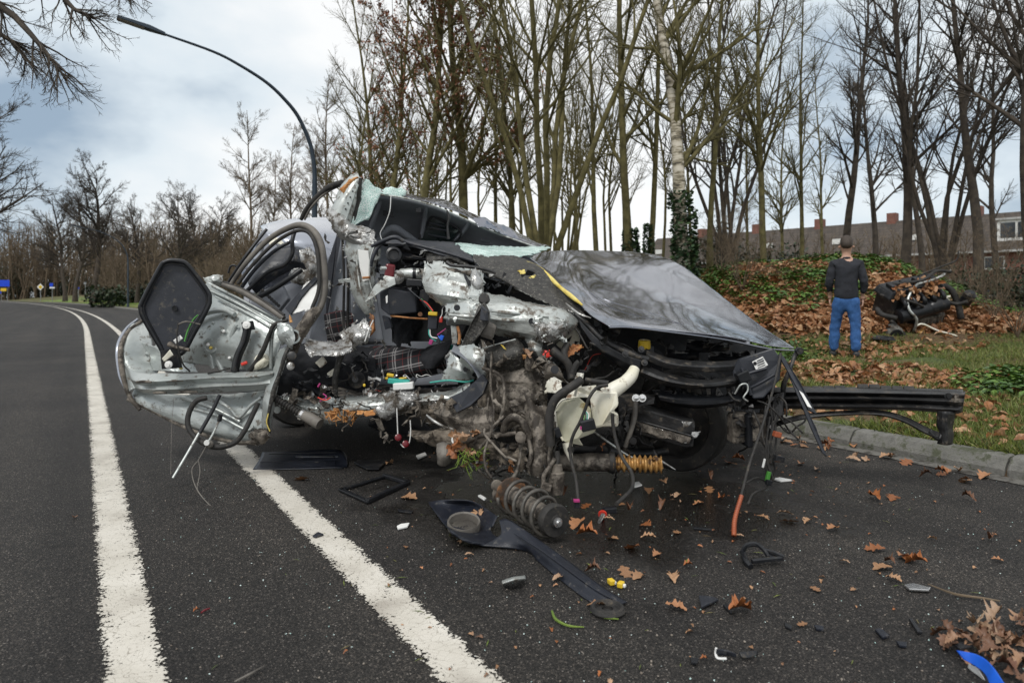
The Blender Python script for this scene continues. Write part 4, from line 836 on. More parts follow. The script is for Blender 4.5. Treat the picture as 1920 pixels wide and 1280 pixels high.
for pts, r_ in (([(-.6, -.1, .42), (-.66, -.3, .44), (-.5, -.42, .40)], .04), ([(.45, 0, .6), (.62, -.15, .5), (.66, -.3, .28), (.64, -.42, .1)], .05), ([(-.3, 0, .74), (0, -.25, .86), (.3, -.15, .9), (.52, -.2, .86)], .025), ([(-.5, -.3, .3), (-.38, -.5, .1), (-.28, -.55, -.12), (-.1, -.62, -.24)], .03), ([(.2, .1, .72), (.5, 0, .86), (.72, -.05, .95), (.78, 0, 1.08)], .012), ([(-.5, 0, .6), (-.3, -.32, .62), (-.1, -.42, .52), (.0, -.3, .4)], .022), ([(.3, -.3, .5), (.5, -.4, .4), (.62, -.5, .46)], .03)): et('hose', pts, r_, rubber)
lathe('cracked_filter_box', (.75, -.3, .3), (.2, -.3, 1), [(0, .05), (.02, .09), (.2, .09), (.24, .05)], blackpl, E, n=14, local=True)
eb('paper_tag', (-.12, -.66, -.2), (.09, .01, .05), cleanwhite, bevel=0, rot=(0, 20, 10))
g = np.random.default_rng(9); pp = np.stack([g.uniform(-.4, .35, 90), g.uniform(-.35, -.05, 90), g.uniform(.52, .78, 90)], -1); me = scatter('leaves_on_engine', lv, lf, pp, (.08, .15), litter, .9); me.parent = E
def ground_thing(o, px, d, dz=0): 
    x, y = at(px, d); o.location = (x, y, float(zg(x, y))+dz); return o
o = mk('white_plastic_debris', [(-.15, 0, 0), (.1, -.02, .02), (.16, .02, .22), (.02, .06, .2), (-.1, .08, .1), (-.16, .05, .06)], [(0, 1, 2, 3, 4, 5)], whitepl, None, solid=.012, bevel=.004); ground_thing(o, 1768, 13, .03); tag(o, 'broken white plastic piece lying right of the engine', 'debris')
o = mk('black_plastic_debris', [(-.2, -.1, .02), (.15, -.12, .0), (.22, .08, .05), (.0, .15, .07), (-.15, .1, .04)], [(0, 1, 2, 3, 4)], blackpl, None, solid=.012, bevel=.004); ground_thing(o, 1655, 11.4, .05); tag(o, 'flat black plastic piece on leaves below the engine', 'debris')
# ------------------------------------------------------------------ the wrecked car
CAR = thing('wrecked_car', 'crushed dark grey car wreck with its side torn open, standing across the road', 'wrecked car', (-.35, 4.9, 0))
def SH(nm_, rows, m, **k): par = k.pop('par', CAR); return sheet(nm_, rows, m, par, **k)
def TB(nm_, pts, r, m, **k): par = k.pop('par', CAR); return tube(nm_, pts, r, m, par, **k)
def PL(nm_, poly, m, **k): par = k.pop('par', CAR); return plate(nm_, poly, m, par, **k)
def fill(n, poly, d0, d1, m, **k):
    return PL(n, [(x, y, d0 if len(d1) == 0 else d1[i]) for i, (x, y) in enumerate(poly)], m, **k)

# --- shell behind: rear end, far side, floor, firewall, so that the car has a body all round
SH('rear_body', [[(452, 498, 5.95), (470, 470, 6.1), (500, 420, 6.3), (560, 410, 6.4), (640, 405, 6.4)], [(455, 560, 5.9), (480, 520, 5.8), (520, 500, 5.9), (570, 480, 6.0), (650, 470, 6.1)], [(440, 640, 6.0), (480, 640, 5.8), (520, 640, 5.9), (580, 640, 6.0), (650, 640, 6.1)], [(450, 740, 6.1), (500, 745, 5.9), (540, 745, 6.0), (590, 745, 6.0), (650, 745, 6.1)]], paint, nu=44, nv=36, amp=.015, freq=3, thick=.004)
SH('roof_panel', [[(488, 424, 5.6), (520, 414, 5.7), (570, 409, 5.8), (632, 408, 5.9)], [(500, 440, 5.3), (540, 445, 5.3), (580, 440, 5.35), (636, 450, 5.4)], [(556, 500, 5.3), (590, 490, 5.3), (610, 500, 5.3), (640, 520, 5.3)], [(585, 545, 5.35), (600, 548, 5.35), (615, 550, 5.35), (640, 560, 5.35)]], paintlight, nu=40, nv=30, amp=.007, freq=2.2, thick=.004, n=4)
SH('crumpled_roof_edge', [[(560, 470, 5.1), (585, 480, 5.05), (600, 495, 5.0)], [(556, 495, 5.0), (580, 500, 4.95), (602, 515, 4.95)], [(540, 520, 5.0), (575, 530, 4.95), (600, 535, 4.95)], [(575, 500, 5.05), (582, 505, 5.0), (598, 506, 5.0)]], steel, nu=36, nv=30, amp=.03, freq=14, tear=.012)
SH('far_side', [[(640, 470, 6.3), (800, 470, 6.3), (1000, 474, 6.1), (1250, 520, 5.75), (1400, 600, 5.3)], [(640, 600, 6.3), (800, 600, 6.35), (1000, 600, 6.2), (1250, 610, 5.8), (1405, 640, 5.35)], [(640, 740, 6.2), (800, 740, 6.2), (1000, 740, 6.1), (1250, 730, 5.7), (1405, 720, 5.3)]], paint, nu=50, nv=20, amp=.012, freq=3, thick=.004)
SH('inner_trim', [[(470, 560, 5.75), (640, 500, 5.9), (830, 480, 6.0), (1040, 490, 5.8)], [(470, 640, 5.75), (640, 640, 5.9), (830, 640, 6.0), (1040, 640, 5.8)], [(480, 730, 5.6), (640, 720, 5.7), (830, 720, 5.7), (1040, 720, 5.6)]], liner, nu=30, nv=16, amp=.012, freq=4, thick=.01)
fl = [np.array([x, y, z]) for (x, y, z) in ((-1.55, 4.75, .36), (.55, 4.35, .26), (.8, 5.9, .26), (-1.6, 6.1, .36))]
SH('floor_pan', [[np.array([-1.7, 4.62, .40]), np.array([-.6, 4.5, .33]), np.array([.3, 4.4, .30])], [np.array([-1.75, 5.3, .34]), np.array([-.6, 5.2, .27]), np.array([.4, 5.1, .24])], [np.array([-1.8, 6.2, .34]), np.array([-.6, 6.1, .27]), np.array([.5, 6.0, .24])]], oldmetal, nu=36, nv=26, amp=.02, freq=6, thick=.006)
PL('firewall', [(850, 500, 5.1), (1120, 590, 4.6), (1130, 760, 4.6), (860, 760, 5.1)], blackpl, thick=.03)
SH('engine_bay_floor', [[np.array([.25, 4.35, .33]), np.array([.7, 4.5, .27]), np.array([1.25, 4.75, .3])], [np.array([.35, 5.2, .33]), np.array([.9, 5.2, .27]), np.array([1.5, 5.1, .3])], [np.array([.45, 5.8, .33]), np.array([.95, 5.7, .28]), np.array([1.6, 5.4, .3])]], darkmetal, nu=30, nv=24, amp=.03, freq=7)
for px, d, s in ((560, 5.8, 1), (1340, 5.2, 1)):          # far wheels, mostly hidden
    w_ = lathe('wheel', (px, 0, d), (-.5, .85, 0), [(-.09, .19), (-.09, .28), (-.06, .30), (.06, .30), (.09, .28), (.09, .19)], rubber, CAR, n=28); c = P(px, 555, d); w_.location.z -= (P(px, 0, d)[2]-.31)
    rm = lathe('rim', (px, 0, d), (-.5, .85, 0), [(-.085, .19), (-.07, .17), (-.03, .05), (.05, .05), (.085, .19)], darkmetal, w_, n=20)

# --- roof lining lifted like a tent, its window hole, roof skin
rl = SH('roof_lining', [[(648, 366, 4.95), (700, 366, 4.95), (755, 372, 5.0), (815, 388, 5.1), (872, 412, 5.2), (925, 436, 5.25), (1010, 466, 5.3)],
    [(655, 420, 5.15), (700, 410, 5.25), (758, 410, 5.3), (818, 415, 5.35), (870, 432, 5.35), (925, 450, 5.35), (1008, 470, 5.32)],
    [(648, 470, 5.25), (700, 465, 5.4), (760, 462, 5.5), (820, 455, 5.55), (870, 462, 5.5), (930, 470, 5.4), (1003, 474, 5.35)],
    [(640, 520, 5.3), (700, 510, 5.4), (760, 500, 5.5), (820, 490, 5.5), (870, 485, 5.5), (930, 482, 5.4), (990, 480, 5.35)]], liner, nu=70, nv=34, amp=.012, freq=3, thick=.012, n=4)
PL('rear_window_opening', [(810, 405, 5.28), (860, 432, 5.3), (846, 454, 5.32), (788, 452, 5.3)], darkglass, thick=.02, par=rl)
TB('opening_trim', [(810, 404, 5.27), (862, 432, 5.27), (847, 455, 5.29), (787, 453, 5.29), (810, 404, 5.27)], .009, blackpl, seg=30, par=rl)
for (y, w_) in ((418, 22), (426, 28), (440, 32)): TB('tray_edge', [(812-w_*.3, y, 5.26), (812+w_, y+7, 5.27)], .007, greypl, par=rl)
PL('grab_handle_slot', [(718, 394, 5.1), (738, 398, 5.1), (738, 407, 5.1), (718, 404, 5.1)], blackpl, thick=.006, par=rl); PL('roof_clip', [(779, 391, 5.05), (789, 390, 5.05), (790, 398, 5.05), (780, 398, 5.05)], blackpl, thick=.008, par=rl)
PL('slot_light', [(902, 447, 5.22), (920, 452, 5.24), (919, 457, 5.24), (901, 452, 5.22)], greypl, thick=.006, par=rl)
TB('lining_fold', [(706, 452, 5.3), (735, 428, 5.2), (760, 440, 5.25), (785, 455, 5.3)], [.02, .03, .028, .015], liner, seg=16); TB('lining_fold', [(690, 440, 5.2), (705, 400, 5.1), (716, 370, 5.0)], [.015, .018, .012], liner, seg=12)
TB('lining_ridge', [(790, 445, 5.3), (796, 410, 5.22), (800, 384, 5.08)], [.014, .018, .012], liner, seg=12); TB('lining_ridge', [(850, 456, 5.33), (872, 430, 5.28), (880, 415, 5.2)], [.012, .016, .012], liner, seg=12)
SH('roof_skin', [[(706, 362, 5.02), (760, 368, 5.06), (820, 384, 5.15), (880, 410, 5.25), (940, 438, 5.3), (1018, 466, 5.35)], [(712, 355, 5.2), (765, 362, 5.25), (830, 378, 5.35), (890, 404, 5.45), (950, 428, 5.5), (1022, 461, 5.5)], [(720, 362, 5.6), (770, 368, 5.7), (835, 380, 5.8), (900, 406, 5.9), (960, 430, 5.9), (1030, 464, 5.8)]], paint, nu=70, nv=18, amp=.008, freq=9, thick=.004, tear=.004, drop=0)
SH('crumpled_roof_skin', [[(886, 416, 5.2), (905, 414, 5.25), (935, 420, 5.3), (960, 437, 5.35)], [(890, 421, 5.15), (915, 424, 5.2), (945, 436, 5.25), (972, 448, 5.3)], [(900, 428, 5.15), (925, 434, 5.2), (955, 446, 5.25), (985, 457, 5.3)]], paint, nu=40, nv=14, amp=.02, freq=12, tear=.01)
TB('roof_edge', [(700, 364, 4.94), (755, 371, 4.98), (815, 387, 5.08), (872, 411, 5.18), (925, 435, 5.23), (1012, 466, 5.28)], .007, steelclean, seg=40)
TB('hanging_wire', [(733, 366, 4.9), (731, 395, 4.9), (722, 420, 4.92), (713, 437, 4.92), (717, 452, 4.9)], .0035, cleanwhite)
TB('belt_anchor', [(838, 394, 5.0), (842, 408, 5.0), (839, 425, 5.0), (841, 448, 5.0)], [.006, .012, .008, .012], darkmetal, seg=16)
# torn A-pillar standing up with rust, glass left in it
ap = SH('front_pillar', [[(618, 404, 4.6), (636, 360, 4.65), (655, 333, 4.7), (668, 326, 4.72)], [(626, 412, 4.55), (648, 372, 4.58), (663, 345, 4.62), (674, 332, 4.66)], [(648, 420, 4.58), (663, 385, 4.6), (672, 355, 4.64), (678, 336, 4.68)], [(663, 425, 4.65), (671, 395, 4.68), (678, 360, 4.72), (681, 340, 4.74)]], steelclean, nu=30, nv=22, amp=.01, freq=9, tear=.006, thick=.004)
PL('pillar_channel', [(637, 408, 4.5), (643, 385, 4.5), (666, 342, 4.52), (672, 346, 4.52), (656, 392, 4.5), (650, 412, 4.5)], primer, thick=.02, par=ap)
for q in range(4): lathe('hole', (648+q*4.5, 392-q*11, 4.495), (0, -1, 0), [(0, .006), (.003, .006)], blackpl, ap, n=8)
SH('pillar_rust', [[(636, 358, 4.52), (650, 335, 4.54), (667, 328, 4.56)], [(642, 362, 4.5), (655, 342, 4.5), (672, 330, 4.53)], [(645, 366, 4.52), (660, 345, 4.52), (675, 335, 4.55)]], foam, nu=24, nv=16, amp=.014, freq=26, tear=.008, par=ap)
TB('window_rubber', [(676, 334, 4.62), (672, 372, 4.62), (664, 410, 4.62), (655, 440, 4.62)], [.012, .015, .015, .01], rubber, par=ap)
gs = SH('windscreen_shard', [[(681, 336, 4.66), (700, 345, 4.7), (716, 358, 4.72), (712, 372, 4.72)], [(676, 366, 4.64), (690, 372, 4.66), (702, 378, 4.68), (700, 390, 4.68)], [(668, 400, 4.62), (680, 404, 4.64), (694, 402, 4.65), (690, 412, 4.66)], [(657, 426, 4.6), (664, 424, 4.61), (680, 414, 4.62), (684, 411, 4.63)]], glass, nu=26, nv=26, amp=.008, freq=6, tear=.01, thick=.005)
SH('windscreen_shard', [[(712, 360, 4.9), (735, 352, 5.0), (756, 350, 5.05)], [(720, 364, 4.9), (742, 362, 5.0), (762, 360, 5.05)], [(728, 368, 4.95), (745, 370, 5.0), (758, 371, 5.05)]], glass, nu=16, nv=10, amp=.006, freq=8, tear=.012, thick=.005)
TB('rubber_arch', [(564, 412, 5.0), (575, 392, 4.98), (595, 370, 4.95), (620, 351, 4.9), (642, 343, 4.85)], [.014, .018, .022, .026, .024], rubber, n=10); TB('rubber_arch_lip', [(571, 412, 4.98), (583, 390, 4.95), (603, 368, 4.92), (628, 352, 4.88), (645, 348, 4.83)], .008, gasket)
SH('pillar_foot', [[(612, 388, 4.55), (640, 400, 4.5), (662, 418, 4.5), (690, 430, 4.5)], [(614, 410, 4.5), (640, 420, 4.45), (668, 432, 4.45), (702, 445, 4.45)], [(622, 432, 4.5), (645, 440, 4.42), (672, 452, 4.42), (706, 462, 4.45)], [(634, 447, 4.55), (655, 455, 4.5), (680, 470, 4.45), (700, 478, 4.45)]], steel, nu=60, nv=40, amp=.022, freq=7, tear=.012, thick=.003, jit=.03)
SH('torn_post', [[(648, 440, 4.5), (675, 450, 4.45), (700, 452, 4.42), (716, 470, 4.42)], [(648, 480, 4.5), (668, 490, 4.42), (690, 495, 4.4), (705, 500, 4.42)], [(652, 520, 4.5), (668, 525, 4.42), (685, 530, 4.4), (700, 535, 4.42)], [(660, 555, 4.5), (672, 560, 4.44), (688, 562, 4.42), (700, 560, 4.42)], [(672, 580, 4.5), (680, 590, 4.45), (692, 590, 4.44), (702, 585, 4.44)]], steelclean, nu=44, nv=60, amp=.015, freq=6, tear=.010, thick=.003, jit=.03)
TB('post_rim', [(668, 480, 4.4), (672, 520, 4.38), (678, 550, 4.36), (692, 575, 4.36)], .006, steelclean); TB('post_rim', [(702, 460, 4.38), (694, 490, 4.36), (694, 530, 4.36), (706, 565, 4.36)], .006, steelclean)
PL('post_cover', [(671, 468, 4.38), (690, 470, 4.36), (694, 500, 4.36), (692, 525, 4.36), (680, 528, 4.38), (674, 500, 4.38)], cleanwhite, thick=.012)
TB('rust_tape', [(680, 521, 4.35), (694, 520, 4.34)], .008, rust)

# --- black upright trims and seat backs seen through the door gap
PL('seat_back', [(592, 560, 4.95), (640, 440, 5.05), (652, 440, 5.05), (655, 640, 4.9), (600, 660, 4.85), (578, 640, 4.85)], liner, thick=.12, bevel=.02)
PL('seat_back', [(560, 560, 5.3), (600, 520, 5.4), (640, 500, 5.4), (700, 520, 5.4), (720, 640, 5.3), (580, 650, 5.2)], liner, thick=.1, bevel=.02)
SH('seat_plaid_panel', [[(608, 590, 4.82), (640, 582, 4.82), (662, 588, 4.83)], [(612, 620, 4.81), (640, 612, 4.80), (664, 618, 4.82)], [(616, 645, 4.84), (645, 640, 4.83), (668, 640, 4.84)]], plaid, nu=14, nv=12, amp=.002, freq=4, thick=.02)
for x, d in ((642, 4.7), (650, 4.68)): TB('seat_belt', [(x, 448, d), (x+3, 520, d), (x+2, 600, d-.02), (x+5, 640, d-.04)], .009, rubber)
PL('belt_clip', [(634, 524, 4.6), (662, 521, 4.6), (662, 529, 4.6), (635, 531, 4.6)], steelclean, thick=.015)
PL('dark_side_trim', [(612, 500, 4.9), (632, 440, 4.95), (640, 444, 4.95), (620, 560, 4.9), (612, 600, 4.85)], greypl, thick=.02)
# seat cushion, plaid roll, airbag cloth
SH('seat_cushion', [[(556, 655, 4.7), (600, 650, 4.75), (650, 650, 4.75), (700, 655, 4.7)], [(552, 690, 4.45), (600, 680, 4.45), (655, 680, 4.45), (705, 690, 4.45)], [(560, 725, 4.42), (610, 720, 4.4), (660, 730, 4.4), (705, 740, 4.42)]], fabric, nu=44, nv=30, amp=.022, freq=7, thick=.02, n=4)
cp = SH('plaid_cushion', [[(690, 650, 4.9), (740, 645, 4.85), (790, 650, 4.85), (832, 648, 4.9)], [(690, 658, 4.62), (740, 655, 4.55), (790, 660, 4.55), (832, 655, 4.6)], [(695, 685, 4.52), (740, 690, 4.45), (790, 685, 4.45), (835, 675, 4.5)], [(715, 705, 4.58), (745, 705, 4.5), (790, 705, 4.5), (838, 695, 4.55)]], plaid, nu=44, nv=26, amp=.013, freq=6, thick=.02, n=4)
SH('dark_cloth', [[(800, 650, 4.55), (822, 645, 4.5), (850, 640, 4.5)], [(788, 670, 4.45), (815, 668, 4.4), (840, 662, 4.42)], [(785, 688, 4.45), (805, 692, 4.4), (822, 686, 4.42)]], fabric, nu=26, nv=20, amp=.02, freq=9, thick=.008)
SH('hanging_glove_cloth', [[(740, 590, 4.75), (765, 592, 4.7), (790, 600, 4.75)], [(738, 615, 4.65), (765, 615, 4.6), (785, 618, 4.65)], [(735, 640, 4.6), (762, 648, 4.55), (775, 636, 4.6)]], fabric, nu=30, nv=26, amp=.04, freq=12, thick=.006, tear=.02)
TB('teal_roll', [(834, 650, 4.5), (848, 652, 4.48)], .02, teal); TB('grey_roll', [(815, 677, 4.42), (832, 668, 4.42), (848, 659, 4.44)], [.016, .02, .016], cleanwhite)
SH('silver_foil_tray', [[(576, 628, 4.3), (600, 640, 4.3), (630, 645, 4.3), (660, 640, 4.3)], [(572, 645, 4.15), (600, 655, 4.12), (635, 660, 4.12), (662, 650, 4.15)], [(580, 655, 4.1), (605, 665, 4.08), (632, 672, 4.08), (655, 660, 4.12)]], steel, nu=60, nv=30, amp=.028, freq=8, tear=.014, thick=.003)
SH('crumpled_hinge', [[(640, 625, 4.35), (660, 610, 4.35), (690, 600, 4.35)], [(645, 645, 4.3), (665, 630, 4.28), (695, 620, 4.3)], [(655, 660, 4.3), (675, 645, 4.28), (690, 645, 4.3)]], steel, nu=36, nv=28, amp=.028, freq=13, tear=.014)
SH('torn_bracket', [[(694, 585, 4.35), (702, 590, 4.34), (706, 602, 4.35)], [(690, 610, 4.32), (700, 615, 4.3), (705, 620, 4.32)], [(678, 636, 4.32), (686, 640, 4.3), (694, 634, 4.32)]], rust, nu=20, nv=26, amp=.01, freq=10, tear=.01)
# black plastic pieces and seat foam below the seat
SH('floor_carpet', [[(520, 690, 4.55), (560, 690, 4.5), (600, 710, 4.5), (640, 740, 4.5)], [(515, 715, 4.4), (560, 710, 4.35), (600, 735, 4.35), (635, 755, 4.35)], [(520, 735, 4.45), (555, 745, 4.4), (590, 755, 4.4), (625, 765, 4.4)]], fabric, nu=36, nv=20, amp=.018, freq=8, thick=.008, tear=.01)
for a in (((590, 680, 4.3), (604, 668, 4.3), (612, 680, 4.3), (600, 690, 4.3)), ((612, 700, 4.3), (626, 690, 4.3), (628, 703, 4.3), (616, 708, 4.3))): PL('seat_foam', a, whitepl, thick=.03, bevel=.006)
TB('black_post', [(640, 665, 4.3), (632, 690, 4.28), (628, 715, 4.28), (630, 742, 4.3)], [.022, .018, .02, .014], tar)
lathe('crank_gear', (670, 712, 4.35), (0, -1, .2), [(0, .05), (.02, .055), (.04, .03), (.06, .02)], darkmetal, CAR, n=16)

# --- dashboard
SH('dashboard_top', [[(745, 446, 4.75), (800, 452, 4.75), (850, 460, 4.7), (880, 478, 4.6)], [(700, 452, 4.45), (760, 450, 4.45), (830, 470, 4.4), (884, 484, 4.35)], [(702, 458, 4.38), (765, 458, 4.38), (832, 480, 4.33), (888, 492, 4.3)]], greypl, nu=40, nv=20, amp=.008, freq=7, thick=.008, tear=.006, n=4)
TB('dashboard_edge', [(696, 462, 4.33), (722, 450, 4.33), (742, 445, 4.33), (765, 455, 4.33), (830, 472, 4.3), (888, 490, 4.27)], [.010, .014, .014, .012, .012, .01], greypl, seg=30)
TB('pillar_hook', [(722, 452, 4.36), (706, 466, 4.34), (698, 485, 4.32), (696, 500, 4.32)], [.01, .014, .012, .008], greypl)
PL('dashboard_face', [(730, 462, 4.7), (760, 460, 4.75), (890, 492, 4.7), (900, 560, 4.7), (860, 640, 4.7), (735, 640, 4.75)], blackpl, thick=.03)
for (y, d, x1) in ((470, 4.45, 860), (484, 4.48, 850)): SH('air_duct', [[(752, y, d), (800, y+8, d), (x1, y+16, d)], [(755, y+10, d-.06), (800, y+18, d-.06), (x1, y+26, d-.06)], [(755, y+12, d), (800, y+22, d), (x1, y+28, d)]], blackpl, nu=26, nv=10, amp=.008, freq=9)
SH('sound_mat', [[(800, 475, 4.4), (840, 470, 4.35), (878, 490, 4.3)], [(802, 490, 4.35), (845, 485, 4.28), (885, 505, 4.25)], [(806, 502, 4.4), (845, 500, 4.35), (880, 515, 4.3)]], tar, nu=30, nv=18, amp=.018, freq=14, thick=.01)
sc_ = TB('steering_column', [(752, 514, 4.35), (775, 513, 4.33), (800, 515, 4.33)], .036, steelclean, n=14); TB('column_ring', [(775, 513, 4.33), (781, 513, 4.33)], .041, blackpl, n=14, par=sc_); TB('column_ring', [(798, 515, 4.33), (803, 515, 4.33)], .043, blackpl, n=14, par=sc_)
box('maroon_switch', (731, 508, 4.28), (.06, .06, .085), maroon, CAR, rot=(0, 8, 10), bevel=.012, label='dark maroon plastic switch block'); TB('switch_stalk', [(714, 503, 4.24), (724, 503, 4.26)], [.012, .014], steelclean, n=10)
lathe('ignition_ring', (738, 478, 4.32), (.2, -1, .2), [(0, .05), (.015, .05), (.02, .035), (-.02, .034)], blackpl, CAR, n=20); lathe('column_joint', (744, 520, 4.32), (.3, -1, 0), [(0, .04), (.03, .045), (.05, .02)], steel, CAR, n=14)
PL('pedal_bracket', [(722, 516, 4.24), (740, 520, 4.24), (742, 533, 4.24), (715, 545, 4.22), (698, 558, 4.2), (683, 568, 4.2), (690, 552, 4.2), (702, 536, 4.22)], steelclean, thick=.012)
lathe('bracket_hole', (716, 523, 4.235), (0, -1, 0), [(0, .011), (.004, .011)], blackpl, CAR, n=10)
kb = mk('knee_airbag_box', [P(712, 548, 4.28), P(728, 539, 4.26), P(780, 550, 4.3), P(782, 586, 4.3), P(730, 591, 4.26), P(714, 578, 4.28), P(716, 540, 4.6), P(728, 536, 4.6), P(784, 545, 4.6), P(786, 584, 4.6), P(730, 590, 4.6), P(716, 578, 4.6)], [(0, 1, 4, 5), (1, 2, 3, 4), (11, 10, 7, 6), (10, 9, 8, 7), (0, 6, 7, 1), (1, 7, 8, 2), (2, 8, 9, 3), (3, 9, 10, 4), (4, 10, 11, 5), (5, 11, 6, 0)], greypl, CAR, bevel=.008)
PL('white_sticker', [(723, 556, 4.235), (727, 553, 4.235), (727, 567, 4.235), (724, 569, 4.235)], cleanwhite, thick=-.003, par=kb)
TB('box_shelf', [(732, 592, 4.28), (770, 596, 4.28), (802, 598, 4.28)], .006, rust); PL('box_skirt', [(716, 592, 4.3), (728, 596, 4.28), (734, 614, 4.28), (722, 618, 4.3)], greypl, thick=.02)
box('relay_box', (778, 530, 4.25), (.10, .06, .045), blackpl, CAR, rot=(0, 4, 0), bevel=.006); PL('flap', [(788, 545, 4.22), (800, 540, 4.22), (806, 556, 4.22), (798, 578, 4.22), (786, 560, 4.22)], blackpl, thick=.01)
cb = box('cable_connector', (812, 604, 4.15), (.058, .045, .085), greypl, CAR, rot=(0, 4, 0), bevel=.006); box('yellow_latch', (812, 588, 4.13), (.055, .04, .022), yellow, cb, rot=(0, 4, 0), bevel=.004, label='yellow latch'); box('red_plug', (827, 599, 4.15), (.02, .03, .035), red, CAR, rot=(0, 8, 0), bevel=.003, label='small red plug')
for q, (mm, pts) in enumerate(((green, [(790, 560, 4.2), (800, 572, 4.18), (810, 585, 4.14)]), (red, [(788, 562, 4.2), (800, 568, 4.17), (812, 583, 4.14)]), (greypl, [(765, 540, 4.22), (778, 552, 4.2), (795, 566, 4.18), (808, 582, 4.15)]), (teal, [(804, 612, 4.15), (805, 628, 4.14), (815, 638, 4.13), (826, 640, 4.13)]), (cleanwhite, [(806, 612, 4.14), (808, 630, 4.13), (820, 634, 4.12)]), (pink, [(820, 628, 4.12), (828, 622, 4.12), (836, 616, 4.13)]), (blue, [(822, 630, 4.11), (827, 636, 4.1)]), (cleanwhite, [(700, 600, 4.2), (693, 615, 4.2), (684, 640, 4.2)]), (red, [(596, 745, 4.2), (610, 750, 4.18), (620, 745, 4.18)]), (pink, [(600, 752, 4.2), (612, 744, 4.18), (606, 738, 4.2)]))): TB('wire', pts, .0038, mm, seg=14)
for p, m_ in (((808, 641, 4.1), pink), ((822, 638, 4.1), greypl), ((828, 633, 4.1), blue), ((836, 622, 4.12), darkmetal)): box('plug', p, (.022, .02, .03), m_, CAR, rot=(0, 20, 0), bevel=.003)
lathe('round_knob', (788, 589, 4.2), (0, -1, 0), [(0, .014), (.008, .014)], rust, CAR, n=12)

# --- front bulkhead: bright torn sheet and the big crumpled beam
SH('torn_bulkhead', [[(795, 495, 4.24), (835, 500, 4.18), (875, 514, 4.14), (905, 524, 4.14)], [(792, 520, 4.16), (828, 526, 4.06), (870, 534, 4.0), (905, 545, 4.02)], [(800, 545, 4.12), (828, 552, 4.0), (860, 556, 3.96), (895, 560, 3.98)], [(814, 560, 4.15), (828, 568, 4.06), (845, 568, 4.02), (862, 566, 4.04)]], steelclean, nu=54, nv=40, amp=.026, freq=6, tear=.012, thick=.003, jit=.03)
SH('crushed_flange', [[(800, 497, 4.2), (840, 492, 4.15), (880, 500, 4.15), (900, 512, 4.2)], [(820, 505, 4.12), (850, 505, 4.06), (885, 512, 4.06), (905, 520, 4.12)], [(835, 518, 4.15), (858, 518, 4.1), (888, 522, 4.1), (902, 528, 4.15)]], oldmetal, nu=44, nv=24, amp=.022, freq=12, tear=.012)
TB('bonnet_hinge', [(838, 492, 4.1), (850, 498, 4.08), (880, 500, 4.08), (910, 505, 4.08), (930, 512, 4.08)], [.014, .01, .011, .01, .008], darkmetal, seg=20)
SH('strut_flap', [[(885, 503, 4.05), (893, 502, 4.03), (903, 512, 4.05)], [(883, 528, 4.0), (893, 535, 3.98), (906, 530, 4.0)], [(892, 546, 4.03), (898, 551, 4.02), (908, 552, 4.04)]], steel, nu=22, nv=26, amp=.013, freq=9, tear=.006)
bm = SH('crumpled_beam', [[(838, 548, 4.12), (880, 540, 4.1), (930, 548, 4.05), (990, 562, 4.02), (1050, 580, 4.0), (1092, 598, 4.02)],
    [(836, 559, 4.02), (880, 558, 3.94), (930, 568, 3.88), (990, 578, 3.85), (1050, 590, 3.86), (1088, 602, 3.92)],
    [(835, 562, 4.0), (880, 562, 3.9), (930, 572, 3.85), (990, 582, 3.82), (1050, 592, 3.84), (1086, 603, 3.9)],
    [(832, 585, 3.95), (880, 588, 3.84), (930, 595, 3.80), (990, 600, 3.78), (1045, 606, 3.8), (1078, 610, 3.86)],
    [(832, 602, 3.97), (880, 606, 3.86), (930, 612, 3.82), (990, 620, 3.80), (1040, 622, 3.82), (1066, 620, 3.88)],
    [(842, 610, 4.1), (880, 616, 4.0), (930, 625, 3.95), (985, 634, 3.92), (1025, 636, 3.92), (1052, 630, 3.98)]], steelclean, nu=100, nv=60, amp=.019, freq=6, tear=.009, thick=.004, jit=.03, n=5)
for a, b, y in ((842, 905, 590), (920, 975, 583), (920, 975, 597), (985, 1030, 604)): TB('pressed_rib', [(a, y, 3.80), ((a+b)/2, y+3, 3.765), (b, y+5, 3.78)], [.006, .011, .006], steelclean, par=bm)
for x, y in ((857, 577), (997, 602)): lathe('hole', (x, y, 3.765), (0, -1, .1), [(0, .018), (.006, .018), (.006, .013)], blackpl, bm, n=12)
SH('torn_beam_end', [[(1000, 600, 3.8), (1030, 605, 3.76), (1062, 596, 3.8)], [(1005, 620, 3.76), (1030, 620, 3.7), (1058, 612, 3.75)], [(1012, 636, 3.8), (1032, 636, 3.74), (1050, 626, 3.8)]], steel, nu=44, nv=36, amp=.026, freq=13, tear=.012)
TB('beam_rod', [(1058, 612, 3.72), (1045, 616, 3.72), (1020, 620, 3.74)], [.014, .010, .006], gasket)
PL('dark_rubber_pad', [(896, 574, 3.72), (908, 566, 3.72), (917, 585, 3.7), (915, 606, 3.7), (900, 627, 3.7), (884, 645, 3.72), (864, 648, 3.74), (872, 628, 3.72), (886, 600, 3.7)], tar, thick=.035, bevel=.006); PL('pad_fold', [(902, 572, 3.7), (912, 582, 3.66), (912, 602, 3.66), (899, 600, 3.68)], greypl, thick=.02, bevel=.004)
box('alloy_boss', (915, 618, 3.78), (.085, .08, .09), gasket, CAR, rot=(10, 20, 15), bevel=.02, taper=.85); lathe('round_cap', (908, 562, 3.78), (0, -1, .6), [(0, .032), (.02, .03), (.024, .02)], rubber, CAR, n=16)
